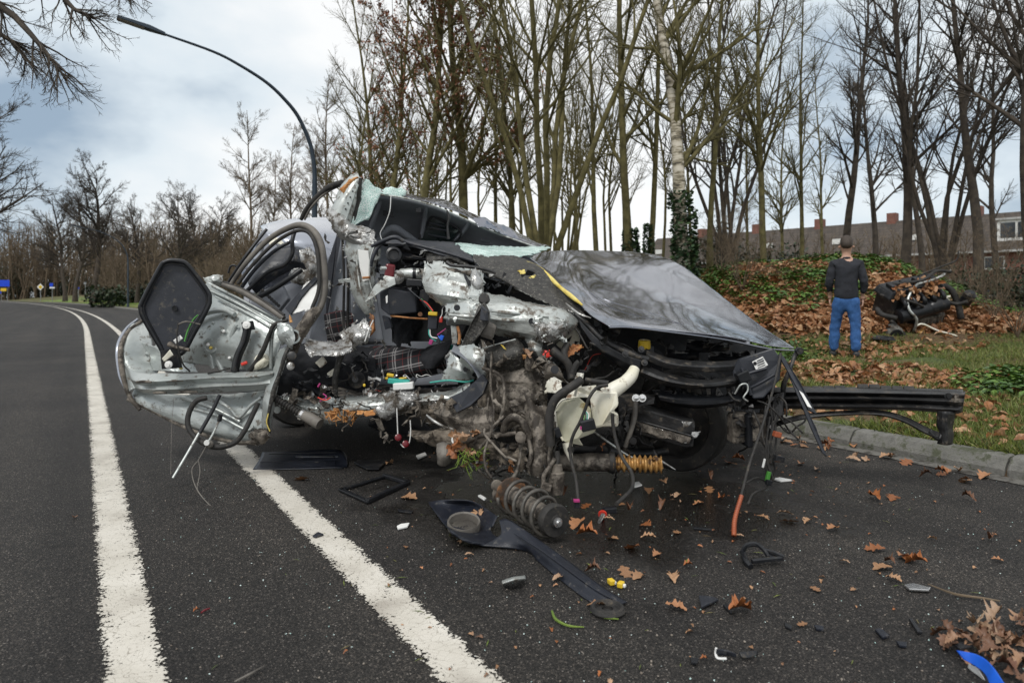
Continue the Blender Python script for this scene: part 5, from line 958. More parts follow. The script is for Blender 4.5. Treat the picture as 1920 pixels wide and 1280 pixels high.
TB('rust_rod', [(858, 612, 3.95), (862, 630, 3.93), (860, 645, 3.93)], .009, rust); PL('silver_strut', [(845, 610, 4.0), (856, 612, 4.0), (858, 643, 4.0), (848, 645, 4.0)], steelclean, thick=.02)
SH('hanging_torn_sheet', [[(980, 632, 3.85), (1000, 634, 3.82), (1022, 636, 3.85)], [(990, 652, 3.82), (1002, 655, 3.78), (1018, 655, 3.8)], [(1002, 672, 3.82), (1012, 675, 3.79), (1024, 673, 3.82)]], steelclean, nu=20, nv=22, amp=.014, freq=9, tear=.008)
lathe('brake_fluid_bottle', (1065, 630, 4.05), (0, -.3, 1), [(-.07, .05), (-.05, .07), (.03, .072), (.06, .05), (.07, .03)], whitepl, CAR, n=20, label='dirty translucent fluid bottle')
TB('steel_bottle_pipe', [(1047, 626, 3.9), (1053, 638, 3.88), (1064, 645, 3.88), (1067, 652, 3.88)], .006, steelclean); box('red_plug', (1080, 653, 3.9), (.045, .03, .018), red, CAR, rot=(0, 6, 0))

# --- windscreen laid on the scuttle, bonnet, tar skin and yellow sealant
SH('windscreen', [[(840, 452, 5.0), (890, 456, 5.05), (960, 462, 5.1), (1035, 462, 5.1)], [(838, 456, 4.75), (890, 464, 4.75), (955, 470, 4.8), (1010, 470, 4.85)], [(850, 464, 4.6), (895, 475, 4.55), (940, 480, 4.55), (985, 479, 4.6)], [(880, 474, 4.5), (905, 484, 4.42), (935, 487, 4.42), (965, 484, 4.5)]], glass, nu=50, nv=30, amp=.010, freq=5, tear=.018, thick=.006)
SH('scuttle_skin', [[(885, 480, 4.42), (920, 486, 4.4), (950, 486, 4.42), (975, 488, 4.5)], [(890, 495, 4.3), (935, 500, 4.22), (990, 506, 4.2), (1030, 515, 4.25)], [(900, 506, 4.2), (955, 525, 4.08), (1020, 545, 4.0), (1075, 560, 4.02)], [(935, 518, 4.15), (975, 545, 4.02), (1040, 575, 3.92), (1100, 592, 3.85)]], tar, nu=60, nv=36, amp=.012, freq=7, thick=.005, tear=.008)
hood = SH('bonnet', [
    [(1232, 476, 5.35), (1270, 492, 5.2), (1310, 520, 5.05), (1360, 560, 4.8), (1425, 612, 4.45), (1488, 656, 4.12)],
    [(1190, 470, 5.32), (1215, 490, 5.05), (1262, 530, 4.75), (1320, 575, 4.5), (1380, 620, 4.22), (1436, 652, 4.02)],
    [(1135, 468, 5.2), (1165, 500, 4.8), (1205, 540, 4.5), (1255, 580, 4.22), (1310, 614, 4.02), (1360, 636, 3.9)],
    [(1085, 467, 5.05), (1115, 505, 4.65), (1150, 545, 4.3), (1190, 580, 4.05), (1230, 606, 3.88), (1258, 622, 3.8)],
    [(1035, 469, 4.9), (1060, 498, 4.55), (1092, 535, 4.18), (1120, 570, 3.95), (1152, 595, 3.8), (1180, 613, 3.73)],
    [(984, 480, 4.72), (1012, 500, 4.42), (1046, 528, 4.15), (1078, 560, 3.95), (1108, 590, 3.78), (1142, 613, 3.68)]], paint, nu=120, nv=110, amp=.0085, freq=2.3, thick=.004, n=4, sharp=0, seed=12, jit=0)
TB('bonnet_lip', [(1142, 614, 3.675), (1180, 614, 3.725), (1258, 623, 3.795), (1360, 637, 3.895), (1436, 653, 4.015), (1488, 657, 4.115)], .006, paint, seg=50, par=hood)
TB('bonnet_crease', [(1060, 520, 4.30), (1130, 560, 4.05), (1230, 590, 3.99), (1330, 628, 3.94)], .002, paint, seg=30, par=hood)
TB('sealant_bead', [(960, 486, 4.425), (985, 493, 4.375), (1010, 502, 4.305), (1030, 520, 4.175), (1052, 540, 4.035), (1072, 556, 3.945), (1092, 572, 3.855)], [.006, .014, .012, .016, .011, .014, .005], sealant, seg=46)
for x, y, d in ((980, 512, 4.14), (998, 517, 4.12)): SH('sealant_blob', [[(x-7, y-3, d), (x+5, y-4, d)], [(x-6, y+5, d-.02), (x+7, y+1, d-.02)]], sealant, nu=10, nv=8, amp=.008, freq=30, tear=.006, thick=.006)
TB('torn_lip', [(1060, 568, 3.86), (1085, 588, 3.84), (1108, 596, 3.80)], [.004, .008, .003], steel)
# --- engine bay front
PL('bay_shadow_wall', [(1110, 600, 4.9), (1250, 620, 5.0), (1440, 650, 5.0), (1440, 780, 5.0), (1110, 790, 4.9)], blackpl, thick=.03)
TB('wing_rail', [(1078, 588, 3.9), (1105, 612, 3.86), (1130, 636, 3.83), (1165, 656, 3.8), (1195, 668, 3.78), (1215, 674, 3.78)], [.014, .02, .024, .024, .022, .02], darkmetal, seg=30, n=10)
SH('wing_rail_flange', [[(1085, 598, 3.85), (1120, 634, 3.8), (1160, 660, 3.77), (1205, 676, 3.76)], [(1088, 612, 3.84), (1118, 648, 3.8), (1158, 672, 3.77), (1200, 692, 3.76)], [(1100, 632, 3.88), (1125, 658, 3.84), (1160, 684, 3.8), (1198, 702, 3.8)]], blackpl, nu=36, nv=14, amp=.006, freq=9, thick=.008)
for x, y, d in ((1131, 641, 3.77), (1172, 664, 3.74), (1202, 655, 3.76), (1208, 680, 3.74)): lathe('bolt', (x, y, d), (0, -1, .3), [(0, .018), (.008, .018), (.008, .010), (.018, .009)], darkmetal, CAR, n=10)
cm = SH('upper_crossmember', [[(1210, 655, 3.86), (1250, 672, 3.82), (1310, 680, 3.84), (1370, 678, 3.9), (1400, 668, 3.96)], [(1212, 664, 3.80), (1252, 681, 3.76), (1310, 688, 3.78), (1372, 686, 3.85), (1404, 678, 3.92)], [(1215, 676, 3.80), (1255, 690, 3.77), (1312, 696, 3.79), (1374, 694, 3.86), (1402, 688, 3.93)]], darkmetal, nu=40, nv=12, amp=.004, freq=6, thick=.012)
SH('lower_crossmember', [[(1195, 680, 3.84), (1245, 700, 3.8), (1310, 712, 3.8), (1370, 705, 3.86), (1410, 690, 3.94)], [(1200, 694, 3.78), (1248, 712, 3.74), (1310, 722, 3.74), (1372, 716, 3.8), (1412, 702, 3.9)], [(1205, 704, 3.8), (1250, 720, 3.77), (1312, 728, 3.77), (1375, 724, 3.83), (1415, 710, 3.92)]], darkmetal, nu=40, nv=12, amp=.005, freq=6, thick=.012)
SH('radiator_cowl', [[(1220, 730, 3.9), (1270, 738, 3.86), (1330, 742, 3.86), (1400, 735, 3.92)], [(1235, 745, 3.84), (1280, 752, 3.8), (1335, 754, 3.8), (1404, 746, 3.86)], [(1245, 752, 3.9), (1285, 758, 3.86), (1335, 760, 3.86), (1400, 754, 3.92)]], blackpl, nu=34, nv=12, amp=.008, freq=8, thick=.008, tear=.006)
for q in range(7): PL('cowl_web', [(1238+q*24, 702+q*1.2, 3.86), (1250+q*24, 704+q*1.2, 3.86), (1246+q*24+(q % 2)*8, 742, 3.88), (1238+q*24+(q % 2)*8, 742, 3.88)], blackpl, thick=.02)
for x, y, w_ in ((1250, 655, 60), (1330, 662, 70), (1290, 640, 80), (1370, 655, 50)): SH('bay_trim', [[(x, y, 4.3), (x+w_/2, y+4, 4.25), (x+w_, y+1, 4.3)], [(x, y+10, 4.25), (x+w_/2, y+14, 4.2), (x+w_, y+11, 4.25)], [(x+4, y+16, 4.3), (x+w_/2, y+20, 4.28), (x+w_, y+18, 4.3)]], blackpl, nu=24, nv=10, amp=.014, freq=14, tear=.006)
rc = lathe('coolant_tank_cap', (1208, 646, 3.95), (0, -.15, 1), [(-.02, .036), (.0, .036), (.025, .034), (.028, .025)], yellow, CAR, n=18, label='yellow filler cap'); box('cap_base', (1210, 655, 3.98), (.09, .06, .05), greypl, CAR, bevel=.01)
lathe('dark_pulley', (1150, 700, 4.3), (-.3, -1, 0), [(0, .20), (.05, .20), (.06, .12), (.05, .10)], rubber, CAR, n=26)
# headlight housing with its sticker
hl = mk('headlight_housing', [P(1372, 690, 3.86), P(1385, 672, 3.84), P(1450, 652, 3.82), P(1466, 676, 3.8), P(1462, 712, 3.78), P(1432, 746, 3.78), P(1412, 748, 3.8), P(1404, 730, 3.82), P(1376, 715, 3.84)]+[P(1380, 690, 4.05), P(1392, 676, 4.05), P(1446, 660, 4.05), P(1458, 680, 4.05), P(1455, 708, 4.05), P(1430, 738, 4.05), P(1416, 740, 4.05), P(1410, 726, 4.05), P(1384, 710, 4.05)], [tuple(range(8, -1, -1)), tuple(range(9, 18))]+[(i, (i+1) % 9, (i+1) % 9+9, i+9) for i in range(9)], greypl, CAR, bevel=.008)
st = PL('label_sticker', [(1410, 678, 3.795), (1430, 668, 3.785), (1440, 684, 3.775), (1419, 696, 3.785)], cleanwhite, thick=-.003, par=hl, bevel=0)
lathe('sticker_mark', (1415.5, 681, 3.785), (-.1, -1, 0), [(0, .010), (.002, .010), (.002, .0075)], blackpl, hl, n=14)
for q in range(5): PL('sticker_print', [(1419+q*.5, 676+q*4.2, 3.785), (1431+q*1.2, 670.5+q*4.2, 3.776), (1431.5+q*1.2, 671.8+q*4.2, 3.776), (1419.5+q*.5, 677.6+q*4.2, 3.785)], greypl, thick=-.003, par=hl, bevel=0)
for pts in ([(1388, 706, 3.79), (1410, 698, 3.78), (1438, 690, 3.76)], [(1404, 728, 3.79), (1425, 718, 3.77), (1452, 702, 3.755)], [(1390, 690, 3.79), (1400, 712, 3.78), (1408, 740, 3.78)]): TB('housing_rib', pts, .009, greypl, par=hl)
box('housing_socket', (1393, 706, 3.79), (.07, .06, .06), blackpl, hl, rot=(0, -25, 0), bevel=.006); TB('wire_clip', [(1378, 738, 3.78), (1388, 722, 3.76), (1400, 720, 3.76), (1402, 732, 3.76), (1394, 745, 3.76), (1402, 752, 3.77)], .005, steelclean, seg=26, par=hl); TB('wire_clip', [(1366, 735, 3.8), (1376, 748, 3.78), (1388, 752, 3.77)], .006, rubber, par=hl)
# --- corner post, hanging strips
TB('corner_post', [(1497, 657, 3.9), (1490, 668, 3.9), (1482, 690, 3.88), (1470, 720, 3.88), (1468, 745, 3.9)], [.018, .013, .012, .016, .012], darkmetal, n=8); lathe('post_knob', (1496, 657, 3.88), (0, -1, 0), [(0, .02), (.03, .02)], blackpl, CAR, n=10)
PL('hanging_trim', [(1460, 664, 3.8), (1470, 668, 3.8), (1500, 715, 3.74), (1532, 776, 3.68), (1516, 768, 3.68), (1492, 722, 3.72)], greypl, thick=.01)
PL('hanging_trim', [(1478, 700, 3.76), (1490, 712, 3.74), (1510, 760, 3.68), (1530, 800, 3.64), (1551, 856, 3.6), (1542, 848, 3.6), (1520, 800, 3.64), (1504, 760, 3.68)], greypl, thick=.01)
PL('trim_reflector', [(1498, 732, 3.705), (1506, 738, 3.70), (1522, 765, 3.665), (1514, 762, 3.67)], cleanwhite, thick=-.003, bevel=0)
TB('long_cable', [(1464, 662, 3.78), (1452, 720, 3.7), (1432, 790, 3.6), (1405, 870, 3.45), (1388, 935, 3.3)], .007, rubber, seg=24); bellows('orange_conduit', (1390, 930, 3.3), (1376, 1003, 3.1), .0095, 18, orange, CAR, n=10, bend=(1378, 972, 3.18))
for pts in ([(1440, 740, 3.8), (1448, 790, 3.75), (1440, 850, 3.7), (1445, 900, 3.7)], [(1436, 760, 3.8), (1430, 820, 3.72), (1452, 870, 3.7), (1446, 905, 3.7), (1420, 895, 3.65), (1398, 905, 3.55)], [(1450, 760, 3.78), (1455, 830, 3.72), (1436, 880, 3.7), (1440, 910, 3.7), (1412, 925, 3.5), (1402, 945, 3.4)], [(1444, 780, 3.75), (1436, 850, 3.7), (1450, 900, 3.68)], [(1458, 770, 3.76), (1446, 820, 3.72), (1446, 868, 3.7)]): TB('loose_cable', pts, .0055, rubber, seg=22)
for p, s, m_ in (((1460, 859, 3.66), (.05, .04, .03), blackpl), ((1457, 814, 3.68), (.04, .03, .03), orange), ((1440, 893, 3.66), (.02, .02, .055), green), ((1441, 904, 3.65), (.03, .025, .03), blackpl), ((1432, 868, 3.66), (.012, .01, .05), cleanwhite)): box('plug', p, s, m_, CAR, rot=(0, 14, 8), bevel=.004)
PL('bumper_bracket', [(1452, 740, 3.86), (1470, 735, 3.86), (1468, 775, 3.84), (1456, 792, 3.84), (1444, 785, 3.86)], darkmetal, thick=.03)
for p, s, m_ in (((1384, 800, 3.9), (.11, .08, .17), oldmetal), ((1400, 805, 3.88), (.04, .09, .19), blackpl), ((1418, 800, 3.88), (.09, .08, .15), oldmetal), ((1436, 795, 3.9), (.05, .08, .17), darkmetal)): box('fog_lamp_bracket', p, s, m_, CAR, rot=(5, -4, 12), bevel=.012, taper=.9)

# --- bumper beam sticking out over the verge
bb = SH('bumper_beam', [[(1390, 728, 4.05), (1465, 727, 3.98), (1600, 729, 3.86), (1700, 732, 3.8), (1806, 735, 3.72)], [(1390, 736, 3.98), (1465, 735, 3.92), (1600, 736, 3.80), (1700, 738, 3.74), (1808, 741, 3.67)],
    [(1390, 741, 4.02), (1465, 740, 3.96), (1600, 741, 3.84), (1700, 743, 3.78), (1808, 746, 3.68)], [(1390, 748, 3.97), (1465, 747, 3.91), (1600, 747, 3.79), (1700, 749, 3.73), (1806, 754, 3.67)], [(1390, 754, 4.02), (1465, 753, 3.96), (1600, 754, 3.84), (1700, 754, 3.78), (1804, 762, 3.68)],
    [(1390, 761, 3.97), (1465, 760, 3.91), (1600, 762, 3.79), (1700, 763, 3.73), (1800, 768, 3.66)], [(1390, 767, 4.02), (1465, 765, 3.98), (1600, 767, 3.86), (1700, 768, 3.8), (1798, 774, 3.70)]], darkmetal, nu=60, nv=37, amp=.0015, freq=4, thick=.006, n=3)
SH('beam_top', [[(1390, 729, 4.04), (1600, 729, 3.86), (1806, 735, 3.72)], [(1390, 726, 4.18), (1600, 727, 4.0), (1806, 731, 3.85)]], darkmetal, nu=30, nv=5, amp=.001, freq=4, thick=.006, par=bb)
SH('beam_end_cap', [[(1798, 734, 3.72), (1808, 736, 3.76), (1808, 733, 3.84)], [(1798, 774, 3.70), (1803, 772, 3.75), (1803, 768, 3.84)]], darkmetal, nu=10, nv=10, amp=.002, freq=5, thick=.006, par=bb)
lathe('beam_bolt', (1777, 743, 3.655), (0, -1, 0), [(0, .02), (.006, .02), (.006, .012), (.012, .011), (.012, .004)], darkmetal, bb, n=14); PL('beam_slot', [(1790, 738, 3.655), (1798, 739, 3.65), (1797, 754, 3.65), (1789, 754, 3.655)], oldmetal, thick=-.004, par=bb, bevel=0)
br = SH('beam_bracket', [[(1760, 770, 3.70), (1774, 771, 3.66), (1790, 770, 3.70)], [(1758, 795, 3.70), (1772, 797, 3.66), (1784, 800, 3.70)], [(1764, 812, 3.70), (1774, 812, 3.66), (1786, 815, 3.70)], [(1759, 832, 3.70), (1772, 834, 3.66), (1783, 832, 3.70)]], darkmetal, nu=10, nv=16, amp=.002, freq=5, thick=.014, par=bb)
SH('lower_strap', [[(1440, 795, 4.0), (1500, 778, 3.92), (1570, 771, 3.86), (1650, 770, 3.8), (1700, 783, 3.76), (1740, 803, 3.72), (1764, 812, 3.70)], [(1440, 803, 3.98), (1502, 786, 3.9), (1572, 778, 3.84), (1648, 778, 3.78), (1695, 791, 3.74), (1735, 812, 3.7), (1760, 821, 3.68)]], darkmetal, nu=50, nv=5, amp=.001, freq=4, thick=.012)
TB('strap_end', [(1742, 808, 3.70), (1758, 822, 3.69), (1766, 815, 3.69)], .012, darkmetal)
for q in range(10):
    if q in (4,): continue
    x = 1500+q*21.5; y = 726-(2.2 if 3 < q < 7 else 0)-abs(q-5)*-.35; w_ = 20; d0 = 3.93-q*.014
    PL('rubber_block', [(x, y-5, d0+.05), (x+w_, y-4.6+.3, d0+.04), (x+w_+2, y+3, d0), (x+2, y+3, d0+.01)], rubber, thick=.05, bevel=.004, par=bb)

# --- near front corner: wheel, rail, drive shaft, reservoir
wc = P(1262, 791, 4.18); ax = np.array([-.54, -.84, -.03])
wh = thing('x', 'x', 'x', (0, 0, 0)); bpy.data.objects.remove(wh)
ty = lathe('wheel', wc, ax, [(-.19, .20), (-.205, .26), (-.19, .295), (-.16, .308), (-.03, .308), (0, .295), (.012, .26), (0, .225), (-.02, .215)], rubber, CAR, n=56)
for q in range(3): lathe('tread_groove', wc, ax, [(-.145+q*.045, .3095), (-.138+q*.045, .3095)], tar, ty, n=56)
lathe('rim', wc, ax, [(-.02, .215), (-.03, .205), (-.12, .195), (-.14, .17), (-.13, .07), (-.10, .06), (-.10, .01)], darkmetal, ty, n=40)
for q in range(40):
    pass
bx_ = [P(1192, 770, 3.9), P(1205, 766, 3.88), P(1298, 792, 3.78), P(1303, 800, 3.78), P(1300, 838, 3.78), P(1285, 840, 3.8), P(1190, 812, 3.9)]
rl_ = mk('chassis_rail', [p for p in bx_]+[p+np.array([.03, .12, .01]) for p in bx_], [tuple(range(6, -1, -1)), tuple(range(7, 14))]+[(i, (i+1) % 7, (i+1) % 7+7, i+7) for i in range(7)], darkmetal, CAR, bevel=.008)
SH('rail_mud', [[(1194, 790, 3.88), (1240, 804, 3.82), (1296, 815, 3.765)], [(1194, 806, 3.88), (1240, 820, 3.82), (1290, 832, 3.765)]], oldmetal, nu=30, nv=12, amp=.006, freq=16, tear=.006, par=rl_); TB('rail_ridge', [(1196, 788, 3.875), (1245, 802, 3.815), (1300, 818, 3.76)], .006, darkmetal, par=rl_)
for a in ((1283, 797, 3.74), (1300, 815, 3.74)): SH('rail_tab', [[(a[0]-4, a[1]-6, a[2]), (a[0]+16, a[1]-7, a[2])], [(a[0]-2, a[1]+4, a[2]), (a[0]+6, a[1]+5, a[2])]], steel, nu=10, nv=8, amp=.006, freq=14, tear=.004, par=rl_)
mb = PL('mount_bracket', [(1158, 742, 3.88), (1180, 740, 3.86), (1212, 744, 3.84), (1228, 746, 3.84), (1226, 757, 3.84), (1208, 760, 3.85), (1206, 775, 3.86), (1160, 775, 3.88)], darkmetal, thick=.05)
for x in (1192, 1204): lathe('bolt', (x, 746, 3.83), (0, -1, .1), [(0, .022), (.006, .022), (.006, .014), (.02, .013), (.022, .006)], bulb, mb, n=12)
TB('control_rod', [(1192, 752, 3.82), (1190, 780, 3.8), (1182, 810, 3.78), (1172, 838, 3.78)], [.014, .015, .014, .012], gasket); lathe('rod_end', (1186, 825, 3.78), (0, -1, 0), [(0, .02), (.02, .02)], darkmetal, CAR, n=12)
PL('bracket_arm', [(1160, 770, 3.86), (1172, 758, 3.86), (1175, 765, 3.85), (1170, 790, 3.85), (1168, 818, 3.86), (1162, 818, 3.86), (1164, 790, 3.86)], darkmetal, thick=.02)
TB('drive_shaft', [(1040, 868, 3.72), (1075, 867, 3.72), (1110, 866, 3.72), (1148, 867, 3.7)], [.042, .048, .05, .048], oldmetal, n=14); lathe('dark_collar', (1145, 867, 3.7), (1, 0, 0), [(-.01, .055), (.012, .06), (.02, .055)], rubber, CAR, n=20)
bellows('gold_bellows', (1150, 868, 3.69), (1240, 871, 3.66), .040, 9, gold, CAR, n=22, label='gold brown corrugated bellows')
TB('shaft_stub', [(1235, 862, 3.66), (1246, 868, 3.66), (1266, 880, 3.66)], [.012, .006, .003], steel); TB('torn_boot', [(1225, 858, 3.64), (1236, 864, 3.64), (1240, 878, 3.64)], .012, gold)
TB('wishbone', [(1075, 840, 4.0), (1130, 845, 4.0), (1200, 850, 4.05), (1250, 845, 4.1)], [.03, .035, .03, .03], darkmetal); lathe('wishbone_bush', (1134, 842, 3.9), (-.5, -1, 0), [(0, .035), (.05, .037), (.055, .015)], darkmetal, CAR, n=16)
TB('tie_rod', [(1112, 808, 3.85), (1150, 835, 3.8), (1180, 855, 3.78), (1206, 864, 3.78)], [.006, .006, .006, .012], steelclean)
# reservoir: broken white plastic tank with filler neck
rv = SH('washer_reservoir', [[(1026, 718, 3.66), (1038, 708, 3.62), (1050, 712, 3.6)], [(1024, 735, 3.66), (1040, 738, 3.62), (1060, 738, 3.6)]], whitepl, nu=16, nv=12, amp=.01, freq=10, tear=.006, thick=.006, label='cracked white plastic reservoir with brown stains')
PL('reservoir_wall', [(1072, 730, 3.62), (1082, 698, 3.6), (1095, 700, 3.6), (1090, 725, 3.6), (1118, 722, 3.62), (1122, 745, 3.62), (1108, 752, 3.6), (1105, 745, 3.6), (1082, 745, 3.6), (1060, 748, 3.6)], whitepl, thick=.02, par=rv)
tank = mk('reservoir_tank', [P(1040, 768, 3.62), P(1052, 752, 3.6), P(1085, 744, 3.58), P(1108, 765, 3.56), P(1110, 790, 3.56), P(1118, 805, 3.58), P(1112, 812, 3.58), P(1086, 822, 3.58), P(1094, 836, 3.6), P(1058, 828, 3.6), P(1044, 800, 3.62)]+[P(1048, 768, 3.8), P(1058, 755, 3.8), P(1085, 748, 3.8), P(1104, 765, 3.8), P(1106, 790, 3.8), P(1112, 803, 3.8), P(1108, 810, 3.8), P(1084, 820, 3.8), P(1088, 832, 3.8), P(1062, 826, 3.8), P(1050, 800, 3.8)], [tuple(range(10, -1, -1)), tuple(range(11, 22))]+[(i, (i+1) % 11, (i+1) % 11+11, i+11) for i in range(11)], mat('tank', (.40, .39, .28), (.56, .55, .44), 6, .3, 0, .1, 30, dirt=(.24, .19, .08), damt=.4, dsc=8), CAR, bevel=.006)
TB('tank_rim', [(1040, 768, 3.6), (1052, 752, 3.58), (1060, 748, 3.58)], .006, whitepl, par=tank); TB('tank_rim', [(1040, 768, 3.6), (1044, 800, 3.6), (1056, 826, 3.58)], .006, whitepl, par=tank)
mk('reservoir_body', [P(1105, 740, 3.56), P(1120, 732, 3.54), P(1158, 734, 3.54), P(1160, 760, 3.52), P(1150, 770, 3.52), P(1160, 775, 3.54), P(1160, 800, 3.56), P(1130, 800, 3.56), P(1112, 804, 3.56), P(1110, 778, 3.55)]+[P(1108, 740, 3.75), P(1122, 735, 3.75), P(1156, 737, 3.75), P(1157, 760, 3.75), P(1148, 770, 3.75), P(1156, 775, 3.75), P(1156, 797, 3.75), P(1130, 798, 3.75), P(1114, 800, 3.75), P(1112, 778, 3.75)], [tuple(range(9, -1, -1)), tuple(range(10, 20))]+[(i, (i+1) % 10, (i+1) % 10+10, i+10) for i in range(10)], whitepl, rv, bevel=.012)
TB('filler_neck', [(1135, 742, 3.6), (1152, 730, 3.6), (1170, 718, 3.62), (1183, 705, 3.65), (1190, 691, 3.68)], [.045, .042, .036, .034, .028], whitepl, n=16, par=rv)
TB('tank_spout', [(1064, 830, 3.58), (1066, 845, 3.57), (1072, 868, 3.56)], [.028, .022, .006], whitepl, par=rv, n=10); lathe('grommet', (1070, 842, 3.54), (0, -1, 0), [(0, .018), (.01, .018), (.01, .008)], rubber, rv, n=14); TB('white_rib', [(1078, 742, 3.58), (1084, 720, 3.56), (1092, 700, 3.56)], .008, whitepl, par=rv)
for pts, r_ in (([(1140, 722, 3.5), (1120, 726, 3.5), (1105, 745, 3.48), (1098, 765, 3.48), (1088, 790, 3.48), (1075, 815, 3.48), (1069, 840, 3.48), (1072, 868, 3.46), (1080, 900, 3.42), (1084, 938, 3.36)], .009), ([(1148, 775, 3.48), (1150, 800, 3.48), (1156, 830, 3.46), (1168, 860, 3.42), (1184, 885, 3.35), (1186, 912, 3.25), (1172, 930, 3.15), (1156, 944, 3.05)], .009),
      ([(1090, 712, 3.55), (1070, 726, 3.52), (1044, 745, 3.52), (1032, 770, 3.52), (1030, 800, 3.52), (1033, 835, 3.52)], .024), ([(1140, 718, 3.52), (1118, 715, 3.54), (1098, 712, 3.56)], .014), ([(1036, 655, 3.7), (1050, 668, 3.68), (1064, 680, 3.68), (1070, 700, 3.68), (1072, 712, 3.66)], .022), ([(1064, 645, 3.75), (1058, 660, 3.72), (1060, 676, 3.7)], .02), ([(1074, 698, 3.6), (1080, 684, 3.6), (1086, 678, 3.6)], .016)): TB('hose', pts, r_, rubber, seg=len(pts)*4)
cn = box('black_connector', (1102, 796, 3.48), (.075, .05, .055), blackpl, CAR, rot=(0, -14, 0), bevel=.006); box('connector_cap', (1098, 788, 3.48), (.06, .045, .012), greypl, cn, rot=(0, -14, 0)); box('pink_seal', (1089, 802, 3.455), (.008, .01, .016), pink, cn, bevel=0)
for q in range(4): TB('wire', [(1096+q*2.2, 788, 3.47), (1095+q*3, 777, 3.475), (1093+q*2, 770, 3.48)], .0025, (green, greypl, teal, cleanwhite)[q], seg=8)
for y0 in ((1046, 810, 3.5),): box('small_connector', y0, (.03, .03, .05), blackpl, CAR, rot=(0, -20, 0))
box('sensor_plug', (1082, 944, 3.34), (.026, .026, .04), greypl, CAR, bevel=.004); box('pink_seal', (1081, 938, 3.325), (.03, .026, .012), pink, CAR, bevel=.002)
# pump and motor hanging near
mp2 = lathe('pump_motor', P(1043, 898, 3.5), (0, 0, 1), [(-.08, .01), (-.075, .034), (-.02, .042), (.035, .042), (.04, .034), (.075, .03), (.08, .01)], oldmetal, CAR, n=18); TB('pump_pipe', [(1040, 860, 3.5), (1030, 876, 3.47), (1020, 890, 3.46), (1019, 910, 3.46)], .011, oldmetal, par=mp2); box('pump_foot', (1024, 912, 3.45), (.05, .04, .035), oldmetal, mp2, rot=(0, 15, 0)); TB('pump_pin', [(1043, 918, 3.5), (1042, 930, 3.49)], .007, darkmetal, par=mp2)
TB('pump_hose', [(1044, 845, 3.52), (1046, 862, 3.51), (1042, 874, 3.5)], .014, rubber)

# --- muddy wheel housing and subframe
SH('wheel_housing', [[(905, 640, 4.2), (945, 650, 4.15), (990, 665, 4.1), (1040, 690, 4.05)], [(905, 690, 4.05), (945, 690, 3.92), (990, 695, 3.85), (1030, 715, 3.85)], [(900, 740, 4.0), (945, 740, 3.88), (985, 745, 3.82), (1026, 750, 3.85)], [(905, 790, 4.05), (945, 795, 3.95), (980, 795, 3.9), (1020, 800, 3.9)]], mud, nu=64, nv=58, amp=.03, freq=5, tear=.014, thick=.004, sharp=24, jit=.04)
SH('folded_arch_panel', [[(905, 640, 3.98), (940, 668, 3.9), (975, 680, 3.86), (1012, 690, 3.84)], [(918, 690, 3.9), (945, 700, 3.82), (980, 708, 3.78), (1018, 716, 3.78)], [(925, 735, 3.88), (950, 742, 3.8), (985, 748, 3.75), (1010, 745, 3.76)], [(930, 770, 3.9), (955, 778, 3.84), (975, 775, 3.8), (990, 770, 3.8)]], oldmetal, nu=56, nv=50, amp=.018, freq=4, tear=.012, thick=.004, jit=.03)
SH('folded_sill_panel', [[(805, 752, 3.98), (840, 756, 3.92), (880, 764, 3.86), (925, 760, 3.82)], [(812, 775, 3.94), (845, 782, 3.86), (885, 792, 3.8), (928, 790, 3.78)], [(835, 798, 3.96), (860, 808, 3.88), (890, 815, 3.82), (925, 812, 3.8)]], oldmetal, nu=56, nv=36, amp=.018, freq=5, tear=.014, thick=.004, jit=.03)
SH('silver_arch_fragment', [[(868, 640, 3.96), (895, 648, 3.9), (912, 660, 3.88)], [(862, 668, 3.92), (885, 676, 3.86), (908, 690, 3.84)], [(875, 690, 3.94), (892, 700, 3.9), (908, 712, 3.88)]], steelclean, nu=34, nv=30, amp=.014, freq=5, tear=.012, thick=.003, jit=.03)
SH('housing_plate', [[(925, 690, 3.86), (960, 688, 3.80), (1000, 695, 3.78), (1024, 712, 3.8)], [(928, 715, 3.82), (962, 715, 3.76), (1000, 720, 3.74), (1022, 740, 3.78)], [(960, 745, 3.84), (985, 748, 3.78), (1005, 752, 3.76), (1022, 765, 3.8)]], oldmetal, nu=54, nv=36, amp=.016, freq=5, tear=.012, thick=.004, jit=.03)
SH('upright_member', [[(985, 728, 3.78), (992, 745, 3.74), (1000, 760, 3.74), (1024, 762, 3.78)], [(988, 770, 3.74), (1000, 780, 3.68), (1016, 785, 3.68), (1032, 785, 3.74)], [(992, 820, 3.7), (1004, 825, 3.62), (1020, 828, 3.62), (1034, 830, 3.68)], [(986, 870, 3.66), (1000, 872, 3.58), (1020, 872, 3.58), (1036, 870, 3.66)], [(986, 888, 3.66), (1005, 896, 3.6), (1022, 898, 3.6), (1036, 892, 3.66)]], oldmetal, nu=30, nv=60, amp=.010, freq=6, tear=.006, thick=.006)
SH('strut_tower', [[(1012, 690, 3.72), (1032, 678, 3.68), (1048, 690, 3.7)], [(1018, 705, 3.68), (1034, 695, 3.63), (1056, 706, 3.66)], [(1030, 716, 3.7), (1044, 712, 3.66), (1068, 722, 3.7)]], oldmetal, nu=26, nv=22, amp=.012, freq=8, tear=.008)
lathe('tower_hole', (1040, 693, 3.61), (0, -1, .3), [(0, .022), (.008, .022), (.008, .014)], blackpl, CAR, n=14)
